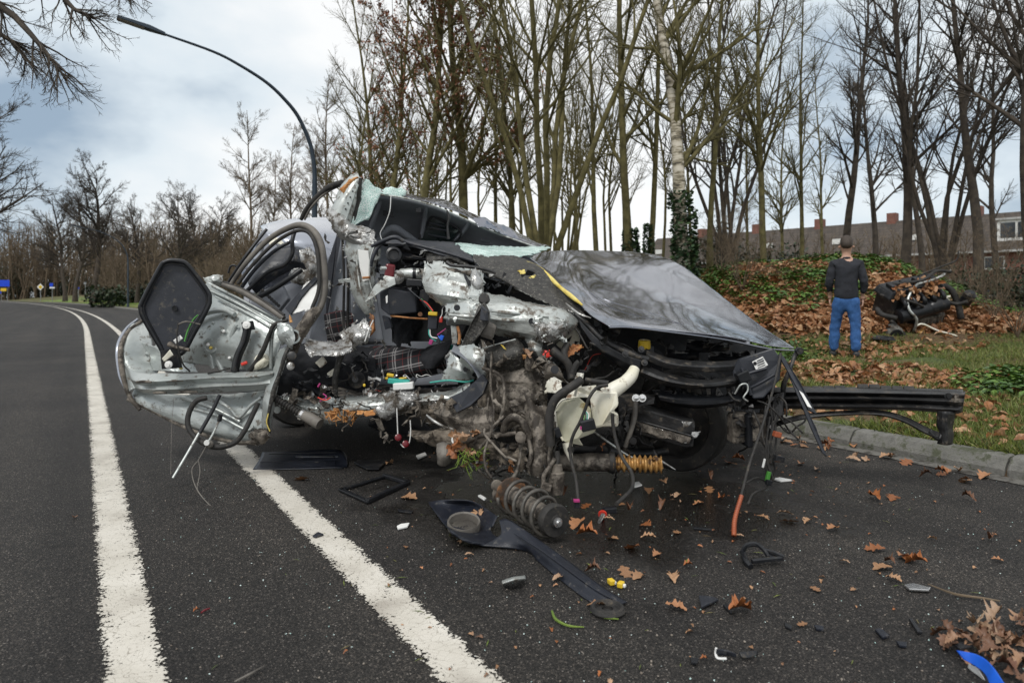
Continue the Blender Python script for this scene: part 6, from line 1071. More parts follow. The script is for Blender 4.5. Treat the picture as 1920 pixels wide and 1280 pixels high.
mb_ = SH('tar_box', [[(912, 652, 3.95), (945, 645, 3.85), (968, 636, 3.85), (980, 655, 3.9)], [(914, 670, 3.85), (945, 668, 3.75), (972, 660, 3.75), (984, 675, 3.82)], [(916, 690, 3.88), (945, 692, 3.8), (968, 690, 3.8), (980, 698, 3.86)]], tar, nu=34, nv=28, amp=.018, freq=9, tear=.01, thick=.006)
TB('box_lip', [(908, 652, 3.86), (940, 643, 3.8), (967, 636, 3.78)], .004, steelclean); PL('seal_fleck', [(938, 645, 3.74), (944, 648, 3.74), (950, 656, 3.74), (944, 653, 3.74)], sealant, thick=-.006)
for a in ([(984, 664, 3.8), (990, 680, 3.76), (988, 698, 3.76)], [(996, 690, 3.76), (1016, 682, 3.74), (1030, 680, 3.74)]): SH('curled_bracket', [[(x-6, y, d) for x, y, d in a], [(x+3, y-4, d-.04) for x, y, d in a], [(x+10, y, d) for x, y, d in a]], oldmetal, nu=20, nv=14, amp=.014, freq=10, tear=.006)
for p, m_ in (((984, 668, 3.74), foam), ((1025, 664, 3.72), red), ((1086, 650, 3.8), foam)): SH('rust_fleck', [[(p[0]-6, p[1]-4, p[2]), (p[0]+6, p[1]-5, p[2])], [(p[0]-5, p[1]+5, p[2]), (p[0]+7, p[1]+4, p[2])]], m_, nu=10, nv=8, amp=.01, freq=20, tear=.008)
PL('curved_black_pad', [(842, 745, 3.86), (868, 733, 3.83), (890, 715, 3.8), (905, 700, 3.8), (914, 715, 3.8), (905, 738, 3.78), (882, 760, 3.78), (856, 773, 3.8)], greypl, thick=.025)
SH('curved_liner', [[(850, 650, 3.98), (880, 665, 3.95), (900, 690, 3.92), (912, 715, 3.9)], [(846, 660, 3.92), (872, 678, 3.88), (892, 702, 3.85), (904, 730, 3.83)]], liner, nu=30, nv=10, amp=.008, freq=7, thick=.006)
SH('silver_gusset', [[(845, 660, 4.12), (856, 668, 4.08), (872, 680, 4.06), (886, 692, 4.08)], [(838, 685, 4.08), (854, 692, 4.04), (874, 700, 4.02), (890, 710, 4.05)], [(828, 712, 4.08), (850, 714, 4.05), (872, 716, 4.05), (888, 716, 4.08)]], primer, nu=34, nv=26, amp=.008, freq=7, tear=.008); lathe('gusset_hole', (873, 692, 4.01), (0, -1, .1), [(0, .015), (.004, .015)], blackpl, CAR, n=12)
TB('gusset_rim_glass', [(806, 717, 4.04), (840, 713, 4.02), (872, 716, 4.0), (888, 713, 4.02)], .005, teal)
# brown arm and hoses underneath
SH('lower_arm', [[(770, 800, 4.1), (850, 805, 3.95), (900, 815, 3.85), (960, 825, 3.75), (990, 840, 3.7)], [(765, 815, 4.0), (850, 820, 3.85), (900, 832, 3.75), (955, 845, 3.65), (988, 858, 3.62)], [(800, 832, 4.0), (860, 840, 3.86), (905, 855, 3.76), (950, 872, 3.68), (985, 880, 3.66)]], mud, nu=70, nv=30, amp=.016, freq=11, thick=.008, tear=.012, sharp=18)
bx2 = TB('stabiliser_bar', [(868, 832, 3.78), (890, 820, 3.74), (915, 814, 3.7), (945, 815, 3.66), (968, 812, 3.64)], [.016, .014, .013, .014, .012], oldmetal, seg=26)
TB('knuckle_loop', [(944, 808, 3.66), (950, 790, 3.64), (964, 782, 3.62), (980, 792, 3.62), (990, 810, 3.62), (992, 822, 3.62)], [.018, .02, .022, .02, .018, .016], oldmetal, seg=26)
TB('drop_link', [(976, 818, 3.6), (976, 850, 3.58), (970, 880, 3.55), (956, 905, 3.5)], [.022, .008, .008, .012], oldmetal, seg=22); lathe('link_joint', (976, 818, 3.57), (0, -1, 0), [(0, .028), (.03, .028), (.035, .015)], oldmetal, CAR, n=16)
for pts, r_ in (([(922, 660, 3.78), (920, 720, 3.74), (926, 770, 3.7), (920, 810, 3.66), (908, 850, 3.6), (912, 880, 3.56), (922, 895, 3.54)], .007), ([(905, 690, 3.8), (940, 705, 3.74), (946, 745, 3.7), (938, 785, 3.68), (922, 805, 3.66)], .010), ([(916, 745, 3.74), (914, 780, 3.7), (924, 800, 3.68)], .006), ([(900, 840, 3.66), (915, 822, 3.64), (925, 800, 3.64), (945, 780, 3.66)], .009), ([(990, 822, 3.6), (996, 850, 3.58), (990, 875, 3.58)], .012), ([(1040, 790, 3.6), (1036, 820, 3.58), (1030, 860, 3.56), (1036, 890, 3.54)], .011)): TB('muddy_cable', pts, r_, oldmetal, seg=len(pts)*5)
lathe('bush_ring', (856, 824, 3.76), (-.3, -1, .2), [(0, .026), (.012, .026), (.012, .018), (.0, .017)], cleanwhite, CAR, n=18); SH('ring_clot', [[(851, 820, 3.745), (861, 819, 3.745)], [(851, 829, 3.745), (861, 828, 3.745)]], foam, nu=8, nv=8, amp=.006, freq=40)
SH('stone_grey_lump', [[(822, 835, 3.8), (834, 832, 3.78), (840, 840, 3.8)], [(826, 850, 3.75), (834, 850, 3.72), (842, 852, 3.75)], [(824, 866, 3.78), (832, 868, 3.76), (838, 862, 3.78)]], gasket, nu=16, nv=18, amp=.014, freq=10, thick=.02)
lathe('disc_segment', (985, 855, 3.75), (-.8, -.6, 0), [(0, .09), (.012, .09), (.02, .05)], oldmetal, CAR, n=26)

# --- sill and floor edge
SH('sill', [[(636, 742, 4.35), (690, 735, 4.3), (745, 732, 4.25), (790, 735, 4.2), (850, 728, 4.18), (888, 712, 4.15)], [(636, 752, 4.22), (690, 745, 4.18), (745, 742, 4.14), (790, 742, 4.1), (848, 738, 4.06), (886, 724, 4.05)], [(640, 770, 4.2), (690, 765, 4.14), (745, 765, 4.1), (790, 752, 4.06), (846, 748, 4.04), (880, 738, 4.02)], [(650, 785, 4.25), (700, 782, 4.2), (745, 785, 4.16), (790, 765, 4.12), (840, 760, 4.1), (870, 752, 4.08)]], steelclean, nu=80, nv=40, amp=.016, freq=5, tear=.012, thick=.004, jit=.03)
SH('crumpled_sill', [[(715, 738, 4.15), (745, 728, 4.1), (780, 735, 4.08)], [(715, 755, 4.08), (745, 750, 4.02), (785, 745, 4.02)], [(690, 775, 4.1), (730, 780, 4.04), (765, 760, 4.04)], [(700, 788, 4.15), (730, 792, 4.1), (760, 775, 4.1)]], steel, nu=44, nv=40, amp=.028, freq=10, tear=.014)
SH('under_tray', [[(770, 750, 4.12), (820, 748, 4.08), (860, 755, 4.02), (905, 770, 3.95)], [(775, 775, 4.08), (820, 778, 4.0), (862, 790, 3.94), (900, 800, 3.9)], [(800, 795, 4.1), (840, 810, 4.02), (870, 815, 3.98), (896, 812, 3.95)]], mud, nu=66, nv=40, amp=.026, freq=12, tear=.018, thick=.003, sharp=18, label='muddy brown crumpled undertray')
TB('bright_tear_edge', [(800, 778, 3.98), (815, 790, 3.94), (835, 800, 3.92), (858, 805, 3.9), (875, 798, 3.9)], [.006, .010, .007, .012, .004], steel, seg=28); TB('bright_tear_edge', [(770, 750, 4.02), (790, 752, 4.0), (830, 748, 3.98)], .005, steel, seg=16)
SH('black_side_skirt', [[(690, 785, 4.3), (740, 760, 4.2), (765, 765, 4.15), (800, 800, 4.1)], [(690, 800, 4.3), (740, 790, 4.2), (780, 805, 4.15), (820, 815, 4.1)], [(705, 812, 4.35), (750, 820, 4.25), (800, 825, 4.2), (835, 830, 4.15)]], blackpl, nu=36, nv=20, amp=.016, freq=6, thick=.006)
SH('floor_tear', [[(510, 730, 4.45), (560, 740, 4.4), (600, 745, 4.38), (640, 750, 4.35)], [(512, 755, 4.4), (560, 765, 4.32), (600, 768, 4.3), (645, 770, 4.28)], [(530, 775, 4.45), (570, 790, 4.4), (610, 795, 4.38), (655, 790, 4.35)]], primer, nu=56, nv=26, amp=.03, freq=10, tear=.014)
g = np.random.default_rng(21)
for (x, y, d, n_) in ((628, 775, 4.2, 26), (655, 778, 4.2, 22)):
    parts = []
    for q in range(n_):
        c = P(x+g.normal(0, 5), y+g.normal(0, 4), d+g.normal(0, .02)); parts.append(tube_geo(np.array([c, c+g.normal(0, .02, 3), c+np.array([g.normal(0, .02), g.normal(0, .02), -abs(g.normal(.03, .02))])]), [.007, .005, .002], 5))
    V_, F_ = join_geo(parts); mk('orange_insulation_tuft', V_, F_, foam, CAR, label='tuft of orange insulation fibre')
SH('orange_stain_edge', [[(668, 770, 4.12), (690, 768, 4.1), (712, 764, 4.1)], [(670, 778, 4.1), (690, 778, 4.08), (708, 774, 4.08)]], foam, nu=18, nv=8, amp=.008, freq=16, tear=.006)
mf = bellows('corrugated_pipe', (512, 744, 4.2), (568, 778, 4.15), .020, 12, rubber, CAR, n=12); TB('damper_cylinder', [(563, 776, 4.15), (580, 783, 4.13), (600, 795, 4.1)], [.026, .034, .034], gasket, n=14); lathe('damper_band', (566, 777, 4.15), (.8, 0, -.4), [(-.01, .036), (.01, .036)], bulb, CAR, n=14)
for x, y in ((520, 768), (547, 752)): lathe('floor_washer', (x, y, 4.32), (0, -1, 0), [(0, .022), (.006, .022), (.006, .01)], primer, CAR, n=12)
pn = TB('twisted_band', [(744, 765, 4.0), (745, 790, 4.0), (746, 815, 4.0)], .0035, cleanwhite); TB('twisted_band', [(769, 785, 4.0), (770, 810, 4.0), (767, 830, 4.0), (758, 838, 3.99), (751, 832, 4.0)], .0035, cleanwhite, par=pn)
for x, y, a in ((746, 820, 20), (760, 832, -10)): lathe('maroon_lens', (x, y, 3.98), (.3, -1, .3), [(0, .018), (.014, .02), (.018, .012)], maroon, pn, n=14)
for p, s, m_, r_ in (((725, 709, 4.2), (.02, .02, .015), yellow, 0), ((732, 703, 4.22), (.045, .02, .02), yellow, 8), ((755, 709, 4.2), (.05, .02, .012), yellow, -8), ((748, 715, 4.12), (.13, .04, .03), teal, 5), ((757, 723, 4.1), (.12, .06, .04), cleanwhite, -4), ((775, 713, 4.15), (.03, .02, .04), greypl, 30), ((598, 722, 4.25), (.012, .01, .03), pink, 30), ((683, 722, 4.15), (.016, .01, .018), yellow, 0)): box('torn_scrap', p, s, m_, CAR, rot=(0, r_, 0), bevel=.005)

# --- door frame arch (rear door) and rubbers
TB('door_frame_arch', [(433, 533, 4.45), (462, 492, 4.45), (500, 452, 4.45), (535, 430, 4.42), (565, 422, 4.4), (588, 434, 4.38), (602, 462, 4.35), (607, 510, 4.32), (607, 550, 4.3), (598, 580, 4.28), (575, 615, 4.26), (560, 640, 4.26)], [.014, .016, .018, .019, .021, .023, .025, .025, .024, .022, .02, .016], gasket, seg=60, n=12)
TB('door_frame_rubber', [(446, 532, 4.42), (475, 495, 4.42), (512, 458, 4.42), (545, 437, 4.39), (568, 432, 4.37), (584, 442, 4.34), (594, 468, 4.31), (598, 510, 4.28), (597, 545, 4.26), (585, 578, 4.24)], .012, rubber, seg=50)
TB('outer_black_rubber', [(428, 530, 4.5), (455, 488, 4.5), (480, 455, 4.55), (500, 430, 4.6)], .011, blackpl, seg=24)
for pts, r_, m_ in (([(452, 540, 4.5), (478, 505, 4.5), (515, 470, 4.52), (550, 450, 4.55)], .013, greypl), ([(460, 548, 4.5), (500, 512, 4.5), (535, 495, 4.5), (548, 475, 4.5), (548, 452, 4.52), (553, 432, 4.55)], .014, blackpl), ([(480, 560, 4.45), (515, 540, 4.4), (545, 520, 4.4), (566, 505, 4.42)], .018, blackpl)): TB('inner_rail', pts, r_, m_, seg=34, n=10)
SH('crushed_side_panel', [[(466, 520, 4.7), (500, 480, 4.7), (545, 462, 4.7), (560, 470, 4.7)], [(470, 535, 4.62), (505, 505, 4.6), (545, 488, 4.6), (566, 490, 4.62)], [(480, 548, 4.66), (515, 525, 4.64), (550, 505, 4.64), (575, 505, 4.66)]], greypl, nu=44, nv=24, amp=.018, freq=9, thick=.004)
SH('cream_trim', [[(503, 455, 4.75), (520, 446, 4.75), (536, 458, 4.75)], [(506, 460, 4.72), (522, 456, 4.72), (533, 463, 4.72)]], whitepl, nu=14, nv=8, amp=.008, freq=9); PL('seat_belt_tower', [(490, 545, 4.62), (525, 530, 4.62), (540, 560, 4.6), (520, 585, 4.6), (490, 575, 4.62)], liner, thick=.06, bevel=.01)
for q in range(8): lathe('chain_loop', (492+q*4.3, 545+q*4.0, 4.48), (.5, -1, 0), [(0, .011), (.006, .012), (.006, .007)], darkmetal, CAR, n=10)
SH('airbag_cloth', [[(570, 533, 4.42), (588, 522, 4.4), (600, 530, 4.38)], [(552, 570, 4.38), (575, 560, 4.34), (597, 556, 4.32)], [(545, 592, 4.36), (565, 585, 4.32), (580, 582, 4.3)]], cleanwhite, nu=24, nv=22, amp=.010, freq=8, thick=.004, tear=.006)
PL('post_trim', [(534, 578, 4.36), (560, 548, 4.36), (590, 518, 4.36), (596, 523, 4.36), (566, 556, 4.34), (545, 590, 4.34)], greypl, thick=.02)
SH('arch_foot', [[(575, 590, 4.26), (592, 575, 4.24), (603, 578, 4.24)], [(555, 620, 4.24), (572, 612, 4.2), (586, 600, 4.22)], [(540, 650, 4.24), (555, 645, 4.2), (568, 632, 4.22)], [(535, 680, 4.26), (548, 675, 4.22), (558, 660, 4.24)]], oldmetal, nu=24, nv=40, amp=.018, freq=10, tear=.008)
lathe('hinge_tube', (549, 631, 4.18), (.6, -1, .1), [(-.05, .04), (0, .045), (.01, .045), (.01, .034), (-.04, .032)], primer, CAR, n=22); SH('pinkish_wires', [[(540, 592, 4.2), (545, 600, 4.2)], [(544, 606, 4.18), (549, 604, 4.18)]], foam, nu=6, nv=8, amp=.01, freq=20)
SH('crushed_hinge_metal', [[(520, 618, 4.26), (536, 610, 4.22), (552, 612, 4.2)], [(524, 632, 4.22), (538, 626, 4.18), (556, 640, 4.18)], [(530, 645, 4.24), (540, 642, 4.2), (550, 655, 4.2)]], primer, nu=28, nv=24, amp=.022, freq=11, tear=.008)
TB('far_mirror_loop', [(428, 512, 5.3), (432, 500, 5.3), (441, 498, 5.3), (446, 508, 5.3)], .008, blackpl)
SH('torn_bumper_scrap', [[(378, 520, 4.8), (395, 512, 4.8), (418, 514, 4.8)], [(385, 535, 4.78), (400, 525, 4.75), (420, 530, 4.78)], [(390, 545, 4.8), (402, 540, 4.78), (415, 540, 4.8)]], steelclean, nu=26, nv=20, amp=.022, freq=11, tear=.01)

# --- the torn rear door swung towards the viewer
dr = SH('door_inner_panel', [[(392, 528, 4.55), (430, 548, 4.5), (475, 572, 4.44), (535, 606, 4.38)], [(350, 575, 4.58), (410, 590, 4.44), (470, 610, 4.36), (530, 640, 4.32)], [(330, 620, 4.58), (390, 635, 4.38), (455, 650, 4.34), (522, 670, 4.3)], [(270, 665, 4.6), (360, 680, 4.42), (440, 690, 4.36), (518, 700, 4.3)]], primer, nu=90, nv=66, amp=.0125, freq=4.2, thick=.004, n=5, sharp=50)
for pts, r_ in (([(356, 640, 4.44), (362, 610, 4.42), (385, 588, 4.40), (420, 582, 4.38), (440, 590, 4.34)], .018), ([(420, 700, 4.36), (408, 668, 4.36), (430, 640, 4.34), (442, 612, 4.34)], .02), ([(352, 690, 4.44), (372, 672, 4.4), (392, 660, 4.36), (400, 690, 4.36)], .016), ([(394, 545, 4.5), (440, 566, 4.43), (500, 600, 4.36), (522, 612, 4.34)], .010), ([(398, 536, 4.52), (445, 558, 4.44), (505, 590, 4.36), (530, 603, 4.34)], .009), ([(404, 556, 4.46), (440, 574, 4.40), (485, 600, 4.34), (512, 618, 4.32)], .007)): TB('pressed_ridge', [(x_, y_, d_+r_*.55) for x_, y_, d_ in pts], r_*.9, primer, par=dr, seg=28)
TB('door_window_rubber', [(418, 533, 4.46), (450, 545, 4.42), (490, 568, 4.36), (532, 597, 4.3)], [.016, .02, .02, .018], gasket, par=dr, seg=26); TB('rubber_slot', [(420, 529, 4.46), (452, 541, 4.42), (492, 563, 4.36), (533, 591, 4.3)], .010, rubber, par=dr, seg=24)
for x, y, m_ in ((420, 621, cleanwhite), (396, 652, sealant), (391, 646, cleanwhite), (340, 690, sealant), (418, 620, primer), (376, 606, sealant), (431, 671, cleanwhite), (400, 606, primer), (444, 610, primer)): lathe('clip', (x, y, 4.33), (0, -1, .2), [(0, .010), (.01, .010), (.014, .006)], m_, dr, n=10)
lathe('door_dimple', (395, 648, 4.345), (0, -1, .1), [(0, .05), (.006, .048), (.008, .036), (.003, .032)], primer, dr, n=22)
for pts in ([(465, 612, 4.27), (458, 640, 4.27), (446, 668, 4.27), (440, 697, 4.27)],): 
    rg = SH('window_rail', [[(x-7, y, d) for x, y, d in pts], [(x, y+1, d-.03) for x, y, d in pts], [(x+7, y+2, d) for x, y, d in pts]], blackpl, nu=26, nv=7, amp=.001, freq=4, thick=.006)
lathe('cable_pulley', (463, 609, 4.22), (0, -1, .1), [(0, .024), (.012, .024), (.014, .012), (.018, .012)], cleanwhite, rg, n=18); PL('pulley_bracket', [(452, 604, 4.26), (474, 601, 4.26), (478, 618, 4.26), (455, 620, 4.26)], blackpl, thick=.01, par=rg)
TB('door_seal_strip', [(540, 600, 4.22), (515, 608, 4.22), (506, 625, 4.22), (494, 655, 4.22), (480, 680, 4.24), (466, 697, 4.26)], [.010, .012, .014, .016, .016, .014], rubber, seg=30, n=10); TB('door_guide', [(530, 600, 4.26), (512, 620, 4.25), (508, 660, 4.25), (508, 690, 4.26)], .012, primer, seg=22)
mo = lathe('window_motor', (492, 676, 4.27), (.1, -1, .1), [(0, .045), (.02, .045), (.03, .03), (.04, .012)], whitepl, CAR, n=20); TB('motor_gear', [(476, 690, 4.27), (487, 682, 4.25), (500, 672, 4.24)], [.02, .03, .02], whitepl, par=mo); box('red_coil', (458, 681, 4.25), (.04, .02, .02), red, CAR, rot=(0, -20, 0), bevel=.006)
bar = SH('door_crossbar', [[(232, 678, 4.5), (258, 698, 4.35), (320, 700, 4.3), (400, 699, 4.27), (470, 697, 4.24), (515, 695, 4.24)], [(240, 700, 4.48), (258, 714, 4.28), (320, 713, 4.24), (400, 708, 4.20), (470, 706, 4.18), (512, 700, 4.2)], [(246, 712, 4.5), (262, 720, 4.33), (320, 720, 4.28), (400, 717, 4.24), (470, 716, 4.22), (510, 710, 4.22)],
    [(250, 722, 4.5), (266, 729, 4.3), (320, 730, 4.25), (400, 725, 4.21), (470, 722, 4.19), (508, 718, 4.2)], [(254, 730, 4.52), (272, 736, 4.35), (320, 738, 4.30), (400, 735, 4.26), (470, 733, 4.24), (505, 730, 4.24)]], primer, nu=70, nv=28, amp=.0035, freq=5, thick=.005, n=4)
for a, b, y0, y1 in ((256, 284, 715.5, 716), (310, 344, 714.5, 713.5), (370, 402, 712, 711), (288, 312, 736.5, 736.5), (336, 370, 735, 734.5)): TB('rusty_slot', [(a, y0, 4.26), ((a+b)/2, (y0+y1)/2-.5, 4.245), (b, y1, 4.24)], [.006, .009, .006], oldmetal, par=bar)
SH('door_lower_skin', [[(255, 725, 4.5), (330, 740, 4.42), (410, 738, 4.38), (505, 730, 4.32)], [(250, 748, 4.46), (330, 765, 4.36), (410, 770, 4.32), (500, 775, 4.28)], [(262, 758, 4.44), (340, 790, 4.34), (420, 810, 4.28), (505, 815, 4.26)], [(275, 765, 4.46), (345, 800, 4.38), (425, 825, 4.3), (490, 832, 4.28)]], primer, nu=80, nv=48, amp=.013, freq=5, thick=.004, n=5)
TB('door_hem', [(240, 748, 4.45), (290, 772, 4.4), (345, 800, 4.34), (400, 820, 4.28), (450, 830, 4.25), (495, 826, 4.24)], [.012, .012, .012, .012, .014, .012], oldmetal, seg=40)
for pts in ([(360, 765, 4.33), (410, 780, 4.28), (460, 805, 4.25), (476, 800, 4.25)], [(400, 745, 4.33), (430, 765, 4.28), (448, 782, 4.27), (470, 760, 4.27), (490, 745, 4.27)], [(340, 745, 4.36), (400, 765, 4.31), (450, 790, 4.27)]): TB('pressed_ridge', [(x_, y_, d_+.006) for x_, y_, d_ in pts], .011, primer, seg=26)
edge = SH('door_edge_skin', [[(272, 598, 4.75), (262, 604, 4.72), (250, 608, 4.68), (240, 620, 4.66)], [(280, 630, 4.68), (262, 640, 4.62), (240, 640, 4.58), (230, 645, 4.58)], [(290, 665, 4.62), (262, 670, 4.56), (236, 662, 4.52), (224, 660, 4.52)], [(300, 690, 4.56), (270, 695, 4.48), (246, 700, 4.44), (232, 700, 4.46)], [(290, 705, 4.5), (268, 722, 4.42), (252, 728, 4.4), (240, 735, 4.42)]], primer, nu=40, nv=56, amp=.010, freq=5, thick=.005, tear=.004)
TB('door_outer_edge', [(268, 600, 4.72), (240, 622, 4.62), (226, 655, 4.5), (230, 700, 4.44), (242, 740, 4.42), (262, 768, 4.4)], [.010, .013, .016, .016, .014, .012], oldmetal, seg=40, n=10); TB('outer_paint_edge', [(258, 598, 4.76), (236, 618, 4.68), (221, 652, 4.56), (224, 700, 4.5), (234, 728, 4.48)], [.008, .012, .014, .012, .008], paintlight, seg=36)
SH('door_pressed_wall', [[(262, 640, 4.62), (290, 650, 4.5), (320, 645, 4.5), (350, 650, 4.46)], [(275, 670, 4.58), (305, 672, 4.44), (340, 680, 4.42), (362, 680, 4.4)], [(285, 695, 4.5), (310, 695, 4.4), (340, 696, 4.38), (370, 697, 4.36)]], primer, nu=44, nv=30, amp=.016, freq=5, thick=.004)
SH('paint_chips', [[(237, 735, 4.44), (245, 740, 4.42)], [(236, 745, 4.44), (248, 750, 4.42)]], paintlight, nu=8, nv=8, amp=.01, freq=14, tear=.008)
SH('door_corner_crumple', [[(462, 815, 4.26), (480, 805, 4.22), (503, 800, 4.22)], [(465, 830, 4.24), (485, 822, 4.18), (506, 818, 4.2)], [(472, 840, 4.26), (488, 836, 4.22), (500, 828, 4.24)]], oldmetal, nu=30, nv=26, amp=.022, freq=12, tear=.010)
SH('door_front_edge', [[(548, 640, 4.22), (532, 650, 4.24), (522, 655, 4.26)], [(535, 680, 4.2), (522, 690, 4.2), (512, 690, 4.24)], [(522, 720, 4.2), (510, 730, 4.18), (498, 730, 4.22)], [(514, 760, 4.2), (504, 768, 4.18), (492, 765, 4.22)], [(508, 800, 4.22), (500, 805, 4.2), (490, 800, 4.22)]], primer, nu=22, nv=60, amp=.010, freq=8, thick=.004, tear=.004)
TB('torn_black_edge', [(546, 640, 4.2), (534, 668, 4.17), (524, 700, 4.16), (514, 730, 4.15), (506, 765, 4.15), (502, 790, 4.16), (506, 812, 4.17)], [.010, .014, .012, .016, .012, .010, .006], tar, seg=50)
TB('sealant_trace', [(503, 775, 4.13), (500, 792, 4.13), (506, 808, 4.14)], .004, sealant, seg=12); lathe('hinge_cylinder', (548, 668, 4.2), (.2, -1, .2), [(0, .025), (.03, .028), (.035, .015)], darkmetal, CAR, n=14); lathe('hinge_cylinder', (546, 687, 4.2), (.2, -1, .2), [(0, .02), (.03, .024), (.035, .015)], steel, CAR, n=14)
# cable loop, rods, wires hanging from the door
TB('cable_loop', [(388, 745, 4.2), (368, 752, 4.18), (355, 772, 4.16), (352, 795, 4.14), (362, 815, 4.12), (385, 832, 4.1), (410, 838, 4.1), (440, 830, 4.1), (458, 808, 4.12), (470, 785, 4.16), (484, 755, 4.2)], .016, rubber, seg=60, n=10); lathe('cable_knot', (393, 832, 4.08), (.2, -1, 0), [(-.02, .02), (.01, .024), (.02, .015)], gasket, CAR, n=10)
TB('black_rod', [(412, 740, 4.2), (398, 770, 4.16), (374, 812, 4.1)], .012, blackpl, n=8); TB('grey_rod', [(374, 810, 4.1), (350, 852, 4.0), (324, 896, 3.9)], .0075, steelclean, n=8)
TB('lock_rod', [(412, 786, 4.12), (400, 812, 4.1), (388, 832, 4.08)], .007, steelclean); TB('rod_end', [(414, 776, 4.12), (411, 789, 4.12)], .014, blackpl); lathe('white_clip', (388, 829, 4.06), (.3, -1, 0), [(0, .016), (.015, .016)], cleanwhite, CAR, n=10)
TB('thin_wire', [(387, 835, 4.06), (372, 862, 4.0), (360, 880, 3.95), (366, 910, 3.8), (385, 938, 3.65), (415, 962, 3.5), (461, 975, 3.4)], .0028, gasket, seg=40); TB('thin_wire', [(372, 862, 4.0), (375, 885, 3.95), (370, 915, 3.85), (378, 930, 3.8)], .0025, gasket, seg=18); TB('thin_wire', [(326, 745, 4.2), (322, 800, 4.1), (320, 890, 3.9)], .0012, gasket)
# loose black oval panel standing in front of the door
rim = [(322, 487), (344, 490), (358, 502), (390, 545), (394, 562), (390, 578), (362, 630), (345, 660), (326, 668), (308, 664), (298, 648), (270, 600), (263, 580), (266, 565), (300, 500), (310, 490)]
op = PL('loose_black_panel', [(x, y, 4.2+(y-580)*-.0002+(x-320)*.0008) for x, y in rim], greypl, thick=.03, bevel=.008, label='loose black plastic panel with rounded corners')
ctr = np.array([328, 578]); rr_ = [tuple(ctr+(np.array(p)-ctr)*s_) for s_ in (.985,) for p in rim]
TB('panel_rim', [(x, y, 4.185+(x-320)*.0008) for x, y in rr_+rr_[:2]], .014, blackpl, par=op, seg=90, n=8); TB('panel_rim', [(ctr[0]+(x-ctr[0])*.9, ctr[1]+(y-ctr[1])*.92, 4.192+(x-320)*.0008) for x, y in rim+rim[:2]], .006, blackpl, par=op, seg=90, n=6)
lathe('panel_boss', (328, 578, 4.195), (0, -1, 0), [(0, .018), (.005, .018), (.005, .012), (.002, .011)], blackpl, op, n=18)
PL('latch_block', [(300, 658, 4.12), (330, 650, 4.12), (338, 690, 4.12), (303, 692, 4.12)], blackpl, thick=.03); lathe('latch_pulley', (317, 683, 4.08), (0, -1, 0), [(0, .022), (.01, .022), (.01, .012), (.018, .012), (.018, .006)], cleanwhite, CAR, n=16)
TB('latch_cylinder', [(318, 645, 4.12), (330, 650, 4.1), (355, 656, 4.08)], [.018, .012, .011], oldmetal); SH('latch_tag', [[(325, 638, 4.1), (338, 628, 4.1)], [(330, 645, 4.1), (343, 634, 4.1)]], cleanwhite, nu=6, nv=6, amp=.002, freq=9); SH('torn_foam_strip', [[(304, 672, 4.08), (320, 655, 4.06)], [(308, 678, 4.08), (326, 665, 4.06)]], whitepl, nu=10, nv=6, amp=.006, freq=12)
for pts, m_ in (([(372, 590, 4.15), (362, 600, 4.14), (352, 620, 4.12), (346, 640, 4.1)], green), ([(374, 590, 4.15), (366, 603, 4.13), (356, 622, 4.11), (350, 640, 4.1)], blackpl), ([(334, 605, 4.1), (332, 640, 4.08), (342, 680, 4.1), (356, 696, 4.15)], rubber), ([(334, 608, 4.1), (350, 603, 4.1), (375, 608, 4.15)], gasket), ([(390, 700, 4.25), (410, 696, 4.22), (430, 690, 4.2)], rubber)): TB('loose_wire', pts, .005, m_, seg=18)

# --- torn scraps, wires and dirt clods filling the opened side
g = np.random.default_rng(77)
def scraps(n, reg, m, size, name, thin=.002):
    parts = []
    for q in range(n):
        x0, x1, y0, y1, d0, d1 = reg[g.integers(len(reg))]; c = P(g.uniform(x0, x1), g.uniform(y0, y1), g.uniform(d0, d1)); s = g.uniform(*size); k = int(g.integers(4, 7)); a = g.normal(size=3); a /= np.linalg.norm(a); b = np.cross(a, g.normal(size=3)); b /= np.linalg.norm(b); cc = np.cross(a, b)
        pts = []; 
        for i in range(k): pts.append(c+a*(i/(k-1)-.5)*s*2.2+cc*g.normal(0, s*.25))
        pts = np.array(pts); w = s*g.uniform(.15, .5, k)[:, None]; tw = b[None]+cc[None]*g.normal(0, .6, k)[:, None]
        L_ = pts+tw*w; R_ = pts-tw*w*g.uniform(.3, 1, k)[:, None]; V_ = np.concatenate([L_, R_]); parts.append((V_, [(i, i+1, i+1+k, i+k) for i in range(k-1)]))
    V_, F_ = join_geo(parts); return mk(name, V_, F_, m, CAR, kind='stuff', solid=thin)
inside = [(560, 700, 660, 745, 4.25, 4.5), (680, 860, 690, 735, 4.15, 4.4), (700, 830, 455, 540, 4.25, 4.5), (830, 1000, 500, 560, 3.95, 4.2)]
sillr = [(520, 680, 735, 790, 4.2, 4.4), (640, 900, 725, 800, 4.0, 4.2), (900, 1030, 640, 720, 3.75, 4.0)]
nose = [(1040, 1160, 610, 700, 3.75, 4.1), (1150, 1400, 640, 760, 3.85, 4.3), (880, 1060, 780, 880, 3.6, 3.9), (1120, 1230, 770, 860, 3.8, 4.1), (1380, 1470, 740, 830, 3.75, 3.95)]
